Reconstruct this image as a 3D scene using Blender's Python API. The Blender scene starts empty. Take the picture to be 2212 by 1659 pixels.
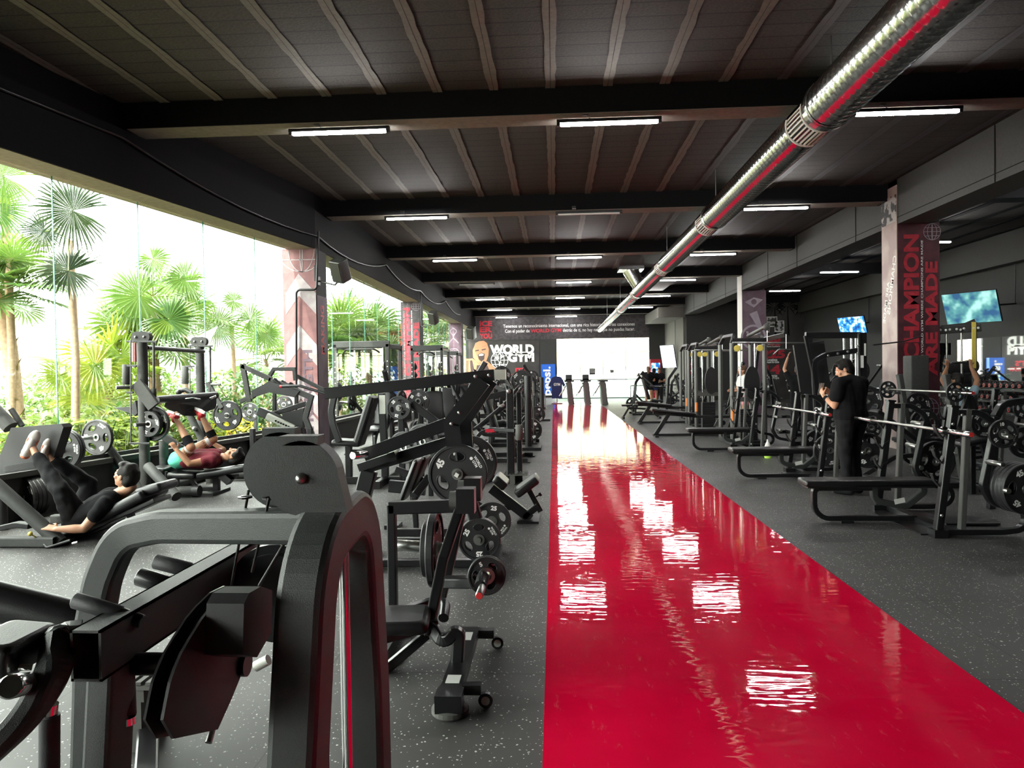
import bpy, bmesh, math, random
from mathutils import Vector, Matrix, noise
V = Vector
PI = math.pi
random.seed(7)
C = bpy.context.scene.collection
sc = bpy.context.scene
# ---------------------------------------------------------------- camera
H = 1.55; FP = 1534.0; CX, CY = 1106.0, 829.5
def _cam():
    d0 = V((91/FP, (CY-800)/FP, 1)).normalized()          # where world +Y falls, in right/up/forward axes
    up = V((-0.013, 1, 0)).normalized(); up = (up - d0*up.dot(d0)).normalized()
    rt = up.cross(d0) * 1.0
    if rt.x < 0: rt = -rt
    # rows: world X, Y, Z expressed in camera axes -> camera axes expressed in the world
    r = V((rt.x, d0.x, up.x)); u = V((rt.y, d0.y, up.y)); f = V((rt.z, d0.z, up.z))
    return r, u, f
CR, CU, CF = _cam(); EYE = V((0, 0, H))
cam = bpy.data.objects.new('camera', bpy.data.cameras.new('camera')); C.objects.link(cam)
cam.data.sensor_width = 36; cam.data.lens = 36*FP/2212; cam.data.clip_end = 500; cam.data.clip_start = 0.05
m = Matrix.Identity(4)
for i in range(3):
    m[i][0] = CR[i]; m[i][1] = CU[i]; m[i][2] = -CF[i]; m[i][3] = EYE[i]
cam.matrix_world = m
sc.camera = cam
def ray(px, py): return CR*((px-CX)/FP) - CU*((py-CY)/FP) + CF
def at(px, py, Y):
    d = ray(px, py); return EYE + d*(Y/d.y)
def fl(px, py, z=0.0):
    d = ray(px, py); return EYE + d*((z-H)/d.z)
def atx(px, py, X):
    d = ray(px, py); return EYE + d*(X/d.x)
def vv(p, loc=None):
    return V(p)
# a second, temporary scene evaluates lettering and remeshing quickly; it is removed at the end
TMP = bpy.data.scenes.new('workbench')
def evaluated(o):
    for c in list(o.users_collection): c.objects.unlink(o)
    TMP.collection.objects.link(o)
    with bpy.context.temp_override(scene=TMP, view_layer=TMP.view_layers[0]):
        dg = bpy.context.evaluated_depsgraph_get(); dg.update(); me = bpy.data.meshes.new_from_object(o.evaluated_get(dg), depsgraph=dg)
    TMP.collection.objects.unlink(o); return me
# ---------------------------------------------------------------- materials
MAT = {}
def nt(name):
    m = bpy.data.materials.new(name); m.use_nodes = True
    n = m.node_tree; b = n.nodes['Principled BSDF']; MAT[name] = m
    return m, n, b
def L(n, a, b): n.links.new(a, b)
def mat(name, col, rough=.5, metal=0., bump=0., bscale=300., spec=None, emit=None, es=0., trans=0., sub=0., sheen=0., coat=0., var=0.):
    m, n, b = nt(name)
    b.inputs['Base Color'].default_value = (*col, 1); b.inputs['Roughness'].default_value = rough; b.inputs['Metallic'].default_value = metal
    if spec is not None: b.inputs['Specular IOR Level'].default_value = spec
    if emit: b.inputs['Emission Color'].default_value = (*emit, 1); b.inputs['Emission Strength'].default_value = es
    if trans: b.inputs['Transmission Weight'].default_value = trans
    if sheen: b.inputs['Sheen Weight'].default_value = sheen
    if coat: b.inputs['Coat Weight'].default_value = coat
    if bump or var:
        tc = n.nodes.new('ShaderNodeTexCoord'); nz = n.nodes.new('ShaderNodeTexNoise'); nz.inputs['Scale'].default_value = bscale; nz.inputs['Detail'].default_value = 2
        L(n, tc.outputs['Object'], nz.inputs['Vector'])
        if bump:
            bp = n.nodes.new('ShaderNodeBump'); bp.inputs['Strength'].default_value = bump; bp.inputs['Distance'].default_value = .002
            L(n, nz.outputs['Fac'], bp.inputs['Height']); L(n, bp.outputs['Normal'], b.inputs['Normal'])
        if var:
            mx = n.nodes.new('ShaderNodeMix'); mx.data_type = 'RGBA'; mx.inputs[6].default_value = (*[c*(1-var) for c in col], 1); mx.inputs[7].default_value = (*[min(1, c*(1+var)) for c in col], 1)
            L(n, nz.outputs['Fac'], mx.inputs[0]); L(n, mx.outputs[2], b.inputs['Base Color'])
    return m
mat('black_steel', (.014, .014, .015), .42, 0, .25, 900)
mat('coarse_steel', (.03, .033, .032), .5, 0, .5, 500)
mat('satin_black', (.01, .01, .011), .3)
mat('grey_steel', (.12, .12, .115), .38, .4)
mat('vinyl', (.009, .009, .010), .36, 0, .25, 250)
mat('foam', (.028, .028, .03), .6, 0, .3, 400)
mat('rubber', (.017, .017, .018), .45, 0, .15, 600)
mat('rubber_grey', (.09, .088, .082), .7)
mat('chrome', (.75, .75, .74), .14, 1)
mat('steel', (.5, .5, .48), .3, 1)
mat('silver_paint', (.55, .56, .5), .35, .3)
mat('white_ink', (.85, .85, .83), .5)
mat('red_ink', (.55, .02, .04), .5)
mat('red_plastic', (.5, .03, .03), .35)
mat('cable', (.01, .01, .01), .5)
mat('concrete', (.13, .125, .11), .8, 0, .5, 30, var=.25)
mat('raw_concrete', (.30, .27, .22), .85, 0, .6, 14, var=.3)
mat('rib_concrete', (.125, .118, .098), .8, 0, .6, 18, var=.3)
mat('dark_paint', (.007, .007, .008), .75, 0, .3, 25, var=.3, spec=.12)
mat('beam_under', (.20, .185, .155), .85, 0, .6, 14, var=.3)
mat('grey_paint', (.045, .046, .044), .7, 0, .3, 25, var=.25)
mat('wall_paint', (.03, .03, .029), .75, 0, .3, 12, var=.2)
mat('conduit', (.03, .03, .03), .35, .5)
mat('wall_plate', (.7, .7, .66), .5)
mat('yellow', (.75, .6, .12), .5)
mat('orange', (.85, .25, .05), .5)
mat('skin', (.50, .26, .16), .5, 0, .1, 200, var=.08)
mat('skin_tan', (.46, .23, .13), .5, 0, .1, 200, var=.08)
mat('hair', (.008, .006, .005), .6, 0, .9, 90, spec=.25)
mat('hair_brown', (.14, .07, .035), .55, 0, .9, 60)
mat('black_cloth', (.007, .007, .008), .9, 0, .5, 60, spec=.15)
mat('black_pants', (.012, .012, .013), .9, 0, .5, 50, spec=.15)
mat('maroon_cloth', (.16, .01, .022), .85, 0, .5, 60)
mat('green_cloth', (.12, .6, .42), .8)
mat('pink_cloth', (.75, .3, .32), .8)
mat('blue_cloth', (.02, .03, .12), .8)
mat('lightblue_cloth', (.3, .42, .5), .8)
mat('white_cloth', (.75, .75, .73), .8)
mat('shoe_white', (.68, .62, .58), .7, 0, .3, 150)
mat('shoe_sole', (.72, .70, .68), .7)
mat('shoe_coral', (.85, .22, .12), .6)
mat('shoe_red', (.6, .03, .04), .6)
mat('red_board', (.45, .01, .03), .45)
mat('blue_board', (.01, .12, .62), .4)
mat('plate_sticker', (.75, .75, .72), .4)
mat('green_liquid', (.5, .8, .1), .3)
mat('lens_dark', (.005, .005, .005), .2)
mat('wheel_white', (.6, .6, .55), .4)
def add_emit(name, col, s):
    m = bpy.data.materials.new(name); m.use_nodes = True; n = m.node_tree; n.nodes.clear()
    e = n.nodes.new('ShaderNodeEmission'); e.inputs[0].default_value = (*col, 1); e.inputs[1].default_value = s
    o = n.nodes.new('ShaderNodeOutputMaterial'); L(n, e.outputs[0], o.inputs[0]); MAT[name] = m
add_emit('lamp_glow', (1, .985, .97), 62)
# ---------------------------------------------------------------- mesh building
class MB:
    """collects shapes, builds one mesh object"""
    def __init__(s): s.v = []; s.f = []; s.sm = []; s.marks = []; s.dep = 0
    def add(s, vs, fs, smooth=False):
        k = len(s.v); s.v += [V(p) for p in vs]; s.f += [tuple(i+k for i in f) for f in fs]; s.sm += [smooth]*len(fs); return s
    def sweep(s, rings, smooth=False, cap=True, closed=False):
        n = len(rings[0]); vs = [p for r in rings for p in r]; fs = []
        R = len(rings)
        for i in range(R if closed else R-1):
            for j in range(n):
                a, b = i*n+j, i*n+(j+1) % n; c, d = ((i+1) % R)*n+(j+1) % n, ((i+1) % R)*n+j
                fs.append((a, b, c, d))
        s.add(vs, fs, smooth)
        if cap and not closed:
            s.add(rings[0], [tuple(range(n))[::-1]]); s.add(rings[-1], [tuple(range(n))])
        return s
    def box(s, c, size, rot=None, bev=0.):
        x, y, z = size[0]/2, size[1]/2, size[2]/2; c = V(c)
        M = rot if rot is not None else Matrix.Identity(3)
        if bev <= 0:
            vs = [M @ V((a*x, b*y, d*z)) + c for a in (-1, 1) for b in (-1, 1) for d in (-1, 1)]
            s.add(vs, [(0, 1, 3, 2), (4, 6, 7, 5), (0, 4, 5, 1), (2, 3, 7, 6), (0, 2, 6, 4), (1, 5, 7, 3)])
            return s
        b = min(bev, x*.98, y*.98, z*.98)
        def ring(w, d, zz, r):
            o = []
            for sx, sy, a0 in ((1, 1, 0), (-1, 1, 90), (-1, -1, 180), (1, -1, 270)):
                for k in range(4):
                    a = math.radians(a0+k*30); o.append(M @ V((sx*(w-r)+r*math.cos(a), sy*(d-r)+r*math.sin(a), zz)) + c)
            return o
        rr = []
        for t in (0, 30, 60, 90):
            a = math.radians(t); q = b*(1-math.sin(a)); rr.append(ring(x-q, y-q, -z+b*(1-math.cos(a)), max(b-q*.0, .0001)))
        for t in (90, 60, 30, 0):
            a = math.radians(t); q = b*(1-math.sin(a)); rr.append(ring(x-q, y-q, z-b*(1-math.cos(a)), max(b, .0001)))
        s.sweep(rr, True); return s
    def rect(s, pts, w, h, n=None, fil=0., rnd=.15, seg=6, cap=True, closed=False, smooth=False):
        """rectangular tube along pts: w across the plane of the path (along n), h inside that plane"""
        P, nn = frame(pts, n, fil, seg)
        k = min(w, h)*rnd; prof = []
        for sx, sy, a0 in ((1, 1, 0), (-1, 1, 90), (-1, -1, 180), (1, -1, 270)):
            for q in ((0, 45, 90) if rnd > 0 else (0,)):
                a = math.radians(a0+q); prof.append((sx*(w/2-k)+k*math.cos(a), sy*(h/2-k)+k*math.sin(a)))
        return s.sweep(rings_of(P, nn, prof, closed), smooth, cap, closed)
    def tube(s, pts, r, n=None, fil=0., seg=6, sides=12, cap=True, closed=False, r2=None):
        P, nn = frame(pts, n, fil, seg)
        prof = [(math.cos(2*PI*i/sides), math.sin(2*PI*i/sides)) for i in range(sides)]
        N = len(P)
        rad = r if callable(r) else (lambda t: r if r2 is None else r+(r2-r)*t)
        return s.sweep(rings_of(P, nn, prof, closed, [rad(i/max(1, N-1)) for i in range(N)]), True, cap, closed)
    def lathe(s, prof, o, ax, sides=24, cap=True):
        """prof: (radius, distance along ax)"""
        o, ax = V(o), V(ax).normalized(); e1 = perp(ax); e2 = ax.cross(e1)
        rings = [[o + ax*d + (e1*math.cos(2*PI*i/sides) + e2*math.sin(2*PI*i/sides))*max(r, 1e-5) for i in range(sides)] for r, d in prof]
        n0 = len(s.f); s.sweep(rings, False, cap)
        for i in range(n0, len(s.f)): s.sm[i] = False
        return s
    def cyl(s, a, b, r, sides=16, r2=None, bev=0.):
        a, b = V(a), V(b); l = (b-a).length; r2 = r if r2 is None else r2
        pr = [(r, 0), (r2, l)] if not bev else [(r-bev, 0), (r, bev), (r2, l-bev), (r2-bev, l)]
        ax = (b-a).normalized(); e1 = perp(ax); e2 = ax.cross(e1)
        rings = [[a + ax*d + (e1*math.cos(2*PI*i/sides) + e2*math.sin(2*PI*i/sides))*q for i in range(sides)] for q, d in pr]
        return s.sweep(rings, True)
    def ball(s, c, r, sides=14, rings=9, scale=(1, 1, 1), rot=None):
        c = V(c); M = rot or Matrix.Identity(3); rr = []
        for i in range(rings+1):
            a = PI*i/rings; q = max(math.sin(a), 1e-4)
            rr.append([c + M @ V((r*scale[0]*q*math.cos(2*PI*j/sides), r*scale[1]*q*math.sin(2*PI*j/sides), -r*scale[2]*math.cos(a))) for j in range(sides)])
        return s.sweep(rr, True, False)
    def prism(s, out, o, ex, ey, t, smooth=False):
        """outline (2D) in the frame o, ex, ey; thickness t centred on the plane"""
        o, ex, ey = V(o), V(ex).normalized(), V(ey).normalized(); nz = ex.cross(ey).normalized()
        a = [o+ex*x+ey*y-nz*t/2 for x, y in out]; b = [p+nz*t for p in a]
        return s.sweep([a, b], smooth)
    def plate(s, pts, nrm, t):
        """polygon given by 3D points, thickened by t along nrm"""
        nrm = V(nrm).normalized(); a = [V(p)-nrm*t/2 for p in pts]; b = [V(p)+nrm*t/2 for p in pts]
        return s.sweep([a, b])
    def quad(s, *p): return s.add(p, [tuple(range(len(p)))])
    def build_each(s, name, m=None, parent=None, loc=None):
        mk = s.marks+[(len(s.v), len(s.f))]; o = None
        for (v0, f0), (v1, f1) in zip(mk[:-1], mk[1:]):
            if v1 == v0: continue
            q = MB(); q.v = s.v[v0:v1]; q.f = [tuple(i-v0 for i in f) for f in s.f[f0:f1]]; q.sm = s.sm[f0:f1]; o = q.build(name, m, parent, loc)
        return o
    def build(s, name, m=None, parent=None, loc=None, fix=True):
        me = bpy.data.meshes.new(name)
        inv = None
        if parent is not None and loc is None: inv = IM.get(parent.name)
        vs = s.v if inv is None else [inv @ p for p in s.v]
        if loc is not None: vs = [p-V(loc) for p in s.v]
        me.from_pydata([tuple(p) for p in vs], [], s.f)
        if fix:
            bm = bmesh.new(); bm.from_mesh(me)
            bmesh.ops.recalc_face_normals(bm, faces=bm.faces); bm.to_mesh(me); bm.free()
        me.polygons.foreach_set('use_smooth', s.sm)
        me.update()
        o = bpy.data.objects.new(name, me); C.objects.link(o)
        if m: me.materials.append(MAT[m] if isinstance(m, str) else m)
        if parent is not None: o.parent = parent; IM[o.name] = IM.get(parent.name, Matrix.Identity(4))
        if loc is not None and parent is None: o.location = loc; IM[o.name] = Matrix.Translation(-V(loc))
        return o
def _marked(fn):
    def g(s, *a, **k):
        if s.dep == 0: s.marks.append((len(s.v), len(s.f)))
        s.dep += 1
        try: return fn(s, *a, **k)
        finally: s.dep -= 1
    return g
for _n in ('box', 'rect', 'tube', 'lathe', 'cyl', 'ball', 'prism', 'plate'): setattr(MB, _n, _marked(getattr(MB, _n)))
IM = {}
def perp(t):
    t = V(t).normalized()
    r = V((0, 0, 1)) if abs(t.z) < .9 else V((1, 0, 0))
    return t.cross(r).normalized()
def fillet(pts, r, seg):
    pts = [V(p) for p in pts]
    if (not isinstance(r, (list, tuple)) and r <= 0) or len(pts) < 3: return pts
    rs = r if isinstance(r, (list, tuple)) else [r]*(len(pts)-2)
    out = [pts[0]]
    for i in range(1, len(pts)-1):
        a, b, c = pts[i-1], pts[i], pts[i+1]
        u, w = (a-b), (c-b); lu, lw = u.length, w.length; u.normalize(); w.normalize()
        ang = u.angle(w)
        if ang > PI-.02: out.append(b); continue
        d = min(rs[i-1]/math.tan(ang/2), lu*.49, lw*.49); rr = d*math.tan(ang/2)
        cen = b + (u+w).normalized()*(rr/math.sin(ang/2)); p, q = b+u*d, b+w*d
        e1, e2 = p-cen, q-cen; th = e1.angle(e2)
        for k in range(seg+1):
            t = k/seg; out.append(cen + (e1*math.sin((1-t)*th)+e2*math.sin(t*th))/math.sin(th))
    out.append(pts[-1]); return out
def frame(pts, n, fil, seg):
    pts = [V(p) for p in pts]
    if n is None:
        n = None
        for i in range(1, len(pts)-1):
            c = (pts[i]-pts[i-1]).normalized().cross((pts[i+1]-pts[i]).normalized())
            if c.length > .05: n = c; break
        if n is None: n = perp(pts[-1]-pts[0])
    return fillet(pts, fil, seg), V(n).normalized()
def rings_of(P, n, prof, closed=False, rad=None):
    N = len(P); out = []
    for i in range(N):
        a = P[(i-1) % N] if (i > 0 or closed) else None; b = P[(i+1) % N] if (i < N-1 or closed) else None
        t1 = (P[i]-a).normalized() if a is not None else None; t2 = (b-P[i]).normalized() if b is not None else None
        t1 = t1 or t2; t2 = t2 or t1
        t = (t1+t2); t = t.normalized() if t.length > 1e-6 else t1
        k = 1/max(.35, t.dot(t1))
        side = (n - t*n.dot(t));
        if side.length < 1e-3: side = perp(t)
        side.normalize(); o = t.cross(side).normalized(); q = rad[i] if rad else 1
        if rad: k = 1
        out.append([P[i] + side*x*q + o*y*k*q for x, y in prof])
    return out
# ---------------------------------------------------------------- things
def props(o, label=None, cat=None, group=None, kind=None):
    if label: o['label'] = label
    if cat: o['category'] = cat
    if group: o['group'] = group
    if kind: o['kind'] = kind
    return o
def thing(name, label, cat, loc=(0, 0, 0), rz=0., group=None):
    o = bpy.data.objects.new(name, None); C.objects.link(o); o.location = loc; o.rotation_euler = (0, 0, rz); o.empty_display_size = .1
    IM[o.name] = (Matrix.Translation(V(loc)) @ Matrix.Rotation(rz, 4, 'Z')).inverted()
    return props(o, label, cat, group)
def LOC(o): IM[o.name] = Matrix.Identity(4); return o      # parts given in the thing's own frame
def struct(o): o['kind'] = 'structure'; return o
KIDS = {}
def dup(root, loc, rz=0., label=None, group=None, rot=None, scale=None):
    """a copy of a thing with copies of its parts and sub-parts (shared meshes)"""
    if root.name not in KIDS: KIDS[root.name] = [(c, list(c.children)) for c in root.children]
    r = root.copy(); C.objects.link(r); r.location = loc
    if rot is not None: r.rotation_euler = rot.to_euler() if hasattr(rot, 'to_euler') else rot
    else: r.rotation_euler = (0, 0, rz)
    if scale: r.scale = (scale,)*3
    if label: r['label'] = label
    if group: r['group'] = group
    elif 'group' in r: del r['group']
    for c, gs in KIDS[root.name]:
        k = c.copy(); C.objects.link(k); k.parent = r
        for g in gs:
            q = g.copy(); C.objects.link(q); q.parent = k
    return r
_T = {}
def textmesh(s, bold=.0, ext=.0, align='CENTER', spacing=1., shear=0.):
    key = (s, bold, ext, align, spacing, shear)
    if key in _T: return _T[key]
    cu = bpy.data.curves.new('lettering', 'FONT'); cu.body = s; cu.size = 1; cu.offset = bold; cu.extrude = ext
    cu.align_x = align; cu.align_y = 'CENTER'; cu.space_character = spacing; cu.shear = shear; cu.resolution_u = 3
    o = bpy.data.objects.new('lettering', cu); me = evaluated(o)
    vs = [v.co.copy() for v in me.vertices]; fs = [tuple(p.vertices) for p in me.polygons]
    bpy.data.objects.remove(o); bpy.data.curves.remove(cu); bpy.data.meshes.remove(me)
    _T[key] = (vs, fs); return vs, fs
def text(mb, s, o, ex, ey, h, w=None, bold=.02, align='CENTER', ext=.0, spacing=1., shear=0., slab=False):
    """lettering of cap height h (and total width w if given) on the plane o, ex, ey"""
    vs, fs = textmesh(s, bold, ext, align, spacing, shear)
    if not vs: return
    ex, ey = V(ex).normalized(), V(ey).normalized(); nz = ex.cross(ey)
    k = h/.70; x0, x1 = min(v.x for v in vs), max(v.x for v in vs)
    kx = k if w is None else w/(x1-x0)
    y0, y1 = min(v.y for v in vs), max(v.y for v in vs); ym = (y0+y1)/2
    xm = (x0+x1)/2 if align == 'CENTER' else x0
    mb.add([V(o)+ex*(v.x-xm)*kx+ey*(v.y-ym)*k+nz*(v.z*k) for v in vs], fs)
def curve_mesh(outlines, t, bev=0., res=1):
    """flat shape with holes, extruded: outlines = list of closed 2D point lists; returns verts, faces"""
    cu = bpy.data.curves.new('shape', 'CURVE'); cu.dimensions = '2D'; cu.fill_mode = 'BOTH'; cu.extrude = t/2-bev; cu.bevel_depth = bev; cu.bevel_resolution = res
    for ol in outlines:
        sp = cu.splines.new('POLY'); sp.points.add(len(ol)-1); sp.use_cyclic_u = True
        for i, (x, y) in enumerate(ol): sp.points[i].co = (x, y, 0, 1)
    o = bpy.data.objects.new('shape', cu); me = evaluated(o)
    vs = [v.co.copy() for v in me.vertices]; fs = [tuple(p.vertices) for p in me.polygons]
    bpy.data.objects.remove(o); bpy.data.curves.remove(cu); bpy.data.meshes.remove(me)
    return vs, fs
# ================================================================ ROOM
XL, XR, XW, YF = -4.5, 6.33, 12.0, 41.0
ZB, ZC = H+3.1, H+3.42          # underside of cross beams, ceiling
FL = .184                       # the first bay of the window wall splays outward
def xl(Y, off=0.): return XL-off if Y >= 13.3 else XL-off-FL*(13.3-Y)
# --- floor materials
def floor_mat():
    m, n, b = nt('speckled_rubber')
    tc = n.nodes.new('ShaderNodeTexCoord')
    vo = n.nodes.new('ShaderNodeTexVoronoi'); vo.inputs['Scale'].default_value = 60; vo.inputs['Randomness'].default_value = 1
    nz = n.nodes.new('ShaderNodeTexNoise'); nz.inputs['Scale'].default_value = 90; nz.inputs['Detail'].default_value = 1
    mp = n.nodes.new('ShaderNodeVectorMath'); mp.operation = 'SCALE'; mp.inputs['Scale'].default_value = .012
    ad = n.nodes.new('ShaderNodeVectorMath'); ad.operation = 'ADD'
    L(n, tc.outputs['Object'], nz.inputs['Vector']); L(n, nz.outputs['Color'], mp.inputs[0]); L(n, tc.outputs['Object'], ad.inputs[0]); L(n, mp.outputs[0], ad.inputs[1]); L(n, ad.outputs[0], vo.inputs['Vector'])
    r = n.nodes.new('ShaderNodeMapRange'); r.inputs[1].default_value = .0; r.inputs[2].default_value = 1; r.inputs[3].default_value = .05; r.inputs[4].default_value = .30
    sp = n.nodes.new('ShaderNodeSeparateColor'); L(n, vo.outputs['Color'], sp.inputs[0]); L(n, sp.outputs[0], r.inputs[0])
    lt = n.nodes.new('ShaderNodeMath'); lt.operation = 'LESS_THAN'; L(n, vo.outputs['Distance'], lt.inputs[0]); L(n, r.outputs[0], lt.inputs[1])
    gt = n.nodes.new('ShaderNodeMath'); gt.operation = 'GREATER_THAN'; L(n, sp.outputs[1], gt.inputs[0]); gt.inputs[1].default_value = .42
    mu = n.nodes.new('ShaderNodeMath'); mu.operation = 'MULTIPLY'; L(n, lt.outputs[0], mu.inputs[0]); L(n, gt.outputs[0], mu.inputs[1])
    mx = n.nodes.new('ShaderNodeMix'); mx.data_type = 'RGBA'; mx.inputs[6].default_value = (.056, .055, .053, 1); mx.inputs[7].default_value = (.62, .61, .58, 1)
    # tile seams
    bk = n.nodes.new('ShaderNodeTexBrick'); bk.inputs['Scale'].default_value = 1; bk.inputs['Brick Width'].default_value = 1.2; bk.inputs['Row Height'].default_value = 1.2; bk.inputs['Mortar Size'].default_value = .0025; bk.inputs['Mortar Smooth'].default_value = 0; bk.offset = 0
    bk.inputs['Color1'].default_value = (1, 1, 1, 1); bk.inputs['Color2'].default_value = (.82, .82, .82, 1); bk.inputs['Mortar'].default_value = (.25, .25, .25, 1)
    L(n, tc.outputs['Object'], bk.inputs['Vector'])
    L(n, mu.outputs[0], mx.inputs[0])
    ml = n.nodes.new('ShaderNodeMix'); ml.data_type = 'RGBA'; ml.blend_type = 'MULTIPLY'; ml.inputs[0].default_value = 1
    L(n, mx.outputs[2], ml.inputs[6]); L(n, bk.outputs['Color'], ml.inputs[7]); L(n, ml.outputs[2], b.inputs['Base Color'])
    n2 = n.nodes.new('ShaderNodeTexNoise'); n2.inputs['Scale'].default_value = 1.3; n2.inputs['Detail'].default_value = 4; L(n, tc.outputs['Object'], n2.inputs['Vector'])
    rr = n.nodes.new('ShaderNodeMapRange'); rr.inputs[3].default_value = .42; rr.inputs[4].default_value = .6; b.inputs['Specular IOR Level'].default_value = .32; L(n, n2.outputs['Fac'], rr.inputs[0]); L(n, rr.outputs[0], b.inputs['Roughness'])
    bp = n.nodes.new('ShaderNodeBump'); bp.inputs['Strength'].default_value = .15; bp.inputs['Distance'].default_value = .002; L(n, mu.outputs[0], bp.inputs['Height']); L(n, bp.outputs[0], b.inputs['Normal'])
floor_mat()
def red_mat():
    m, n, b = nt('red_epoxy')
    tc = n.nodes.new('ShaderNodeTexCoord')
    nz = n.nodes.new('ShaderNodeTexNoise'); nz.inputs['Scale'].default_value = 3; nz.inputs['Detail'].default_value = 6; L(n, tc.outputs['Object'], nz.inputs['Vector'])
    mx = n.nodes.new('ShaderNodeMix'); mx.data_type = 'RGBA'; mx.inputs[6].default_value = (.66, .0, .03, 1); mx.inputs[7].default_value = (.88, .006, .06, 1)
    L(n, nz.outputs['Fac'], mx.inputs[0])
    # pale scuffs left by shoes
    mq = n.nodes.new('ShaderNodeMapping'); mq.inputs['Scale'].default_value = (9, 2.2, 1); mq.inputs['Rotation'].default_value = (0, 0, .35); L(n, tc.outputs['Object'], mq.inputs['Vector'])
    n3 = n.nodes.new('ShaderNodeTexNoise'); n3.inputs['Scale'].default_value = 2.2; n3.inputs['Detail'].default_value = 8; n3.inputs['Roughness'].default_value = .75; L(n, mq.outputs[0], n3.inputs['Vector'])
    r3 = n.nodes.new('ShaderNodeMapRange'); r3.inputs[1].default_value = .585; r3.inputs[2].default_value = .78; r3.inputs[3].default_value = 0; r3.inputs[4].default_value = .55; L(n, n3.outputs['Fac'], r3.inputs[0])
    m3 = n.nodes.new('ShaderNodeMix'); m3.data_type = 'RGBA'; m3.inputs[7].default_value = (.85, .25, .27, 1); L(n, r3.outputs[0], m3.inputs[0]); L(n, mx.outputs[2], m3.inputs[6]); L(n, m3.outputs[2], b.inputs['Base Color'])
    r4 = n.nodes.new('ShaderNodeMapRange'); r4.inputs[1].default_value = .45; r4.inputs[2].default_value = .7; r4.inputs[3].default_value = .02; r4.inputs[4].default_value = .07; L(n, n3.outputs['Fac'], r4.inputs[0]); L(n, r4.outputs[0], b.inputs['Roughness'])
    b.inputs['Specular IOR Level'].default_value = .5
    mpn = n.nodes.new('ShaderNodeMapping'); mpn.inputs['Scale'].default_value = (1.3, 5, 1); L(n, tc.outputs['Object'], mpn.inputs['Vector'])
    n2 = n.nodes.new('ShaderNodeTexNoise'); n2.inputs['Scale'].default_value = 3.2; n2.inputs['Detail'].default_value = 1.5; n2.inputs['Roughness'].default_value = .6; L(n, mpn.outputs[0], n2.inputs['Vector'])
    bp = n.nodes.new('ShaderNodeBump'); bp.inputs['Strength'].default_value = .5; bp.inputs['Distance'].default_value = .0028; L(n, n2.outputs['Fac'], bp.inputs['Height']); L(n, bp.outputs[0], b.inputs['Normal'])
red_mat()
def slab_mat():
    m, n, b = nt('block_ceiling')
    tc = n.nodes.new('ShaderNodeTexCoord')
    bk = n.nodes.new('ShaderNodeTexBrick'); bk.inputs['Scale'].default_value = 1; bk.inputs['Brick Width'].default_value = 30; bk.inputs['Row Height'].default_value = .27; bk.inputs['Mortar Size'].default_value = .013; bk.inputs['Mortar Smooth'].default_value = .3
    bk.inputs['Color1'].default_value = (.026, .0225, .018, 1); bk.inputs['Color2'].default_value = (.036, .031, .025, 1); bk.inputs['Mortar'].default_value = (.006, .006, .005, 1)
    L(n, tc.outputs['Object'], bk.inputs['Vector'])
    nz = n.nodes.new('ShaderNodeTexNoise'); nz.inputs['Scale'].default_value = 38; nz.inputs['Detail'].default_value = 5; L(n, tc.outputs['Object'], nz.inputs['Vector'])
    rp = n.nodes.new('ShaderNodeMapRange'); rp.inputs[1].default_value = .3; rp.inputs[2].default_value = .7; rp.inputs[3].default_value = .6; rp.inputs[4].default_value = 1.4; L(n, nz.outputs['Fac'], rp.inputs[0])
    ml = n.nodes.new('ShaderNodeMix'); ml.data_type = 'RGBA'; ml.blend_type = 'MULTIPLY'; ml.inputs[0].default_value = 1
    L(n, bk.outputs['Color'], ml.inputs[6]); L(n, rp.outputs[0], ml.inputs[7]); L(n, ml.outputs[2], b.inputs['Base Color'])
    b.inputs['Roughness'].default_value = .85
    bp = n.nodes.new('ShaderNodeBump'); bp.inputs['Strength'].default_value = .5; bp.inputs['Distance'].default_value = .008; L(n, nz.outputs['Fac'], bp.inputs['Height']); L(n, bp.outputs[0], b.inputs['Normal'])
slab_mat()
def glass_mat(name, tint, gl=1.0):
    m = bpy.data.materials.new(name); m.use_nodes = True; n = m.node_tree; n.nodes.clear(); MAT[name] = m
    t = n.nodes.new('ShaderNodeBsdfTransparent'); t.inputs[0].default_value = (*tint, 1)
    g = n.nodes.new('ShaderNodeBsdfGlossy'); g.inputs['Roughness'].default_value = .01
    lw = n.nodes.new('ShaderNodeLayerWeight'); lw.inputs[0].default_value = .5
    pw = n.nodes.new('ShaderNodeMath'); pw.operation = 'POWER'; pw.inputs[1].default_value = 5; L(n, lw.outputs['Facing'], pw.inputs[0])
    f = n.nodes.new('ShaderNodeMath'); f.operation = 'MULTIPLY_ADD'; f.inputs[1].default_value = .9; f.inputs[2].default_value = .035; L(n, pw.outputs[0], f.inputs[0])
    x = n.nodes.new('ShaderNodeMixShader'); o = n.nodes.new('ShaderNodeOutputMaterial')
    L(n, f.outputs[0], x.inputs[0]); L(n, t.outputs[0], x.inputs[1]); L(n, g.outputs[0], x.inputs[2]); L(n, x.outputs[0], o.inputs[0])
glass_mat('window_glass', (.95, .99, .965)); mat('glass_edge', (.02, .16, .10), .2)
# --- floor
MB().quad((xl(-9, .6), -9, 0), (13, -9, 0), (13, YF, 0), (XL-.6, YF, 0), (XL-.6, 13.3, 0)).build('floor', 'speckled_rubber')['kind'] = 'structure'
x0, x1 = -.065, 2.05
o = MB().box(((x0+x1)/2, 15.75, .003), (x1-x0, 37.5, .006)).build('lane_floor', 'red_epoxy', loc=(1, 16, 0)); struct(o)
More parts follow.
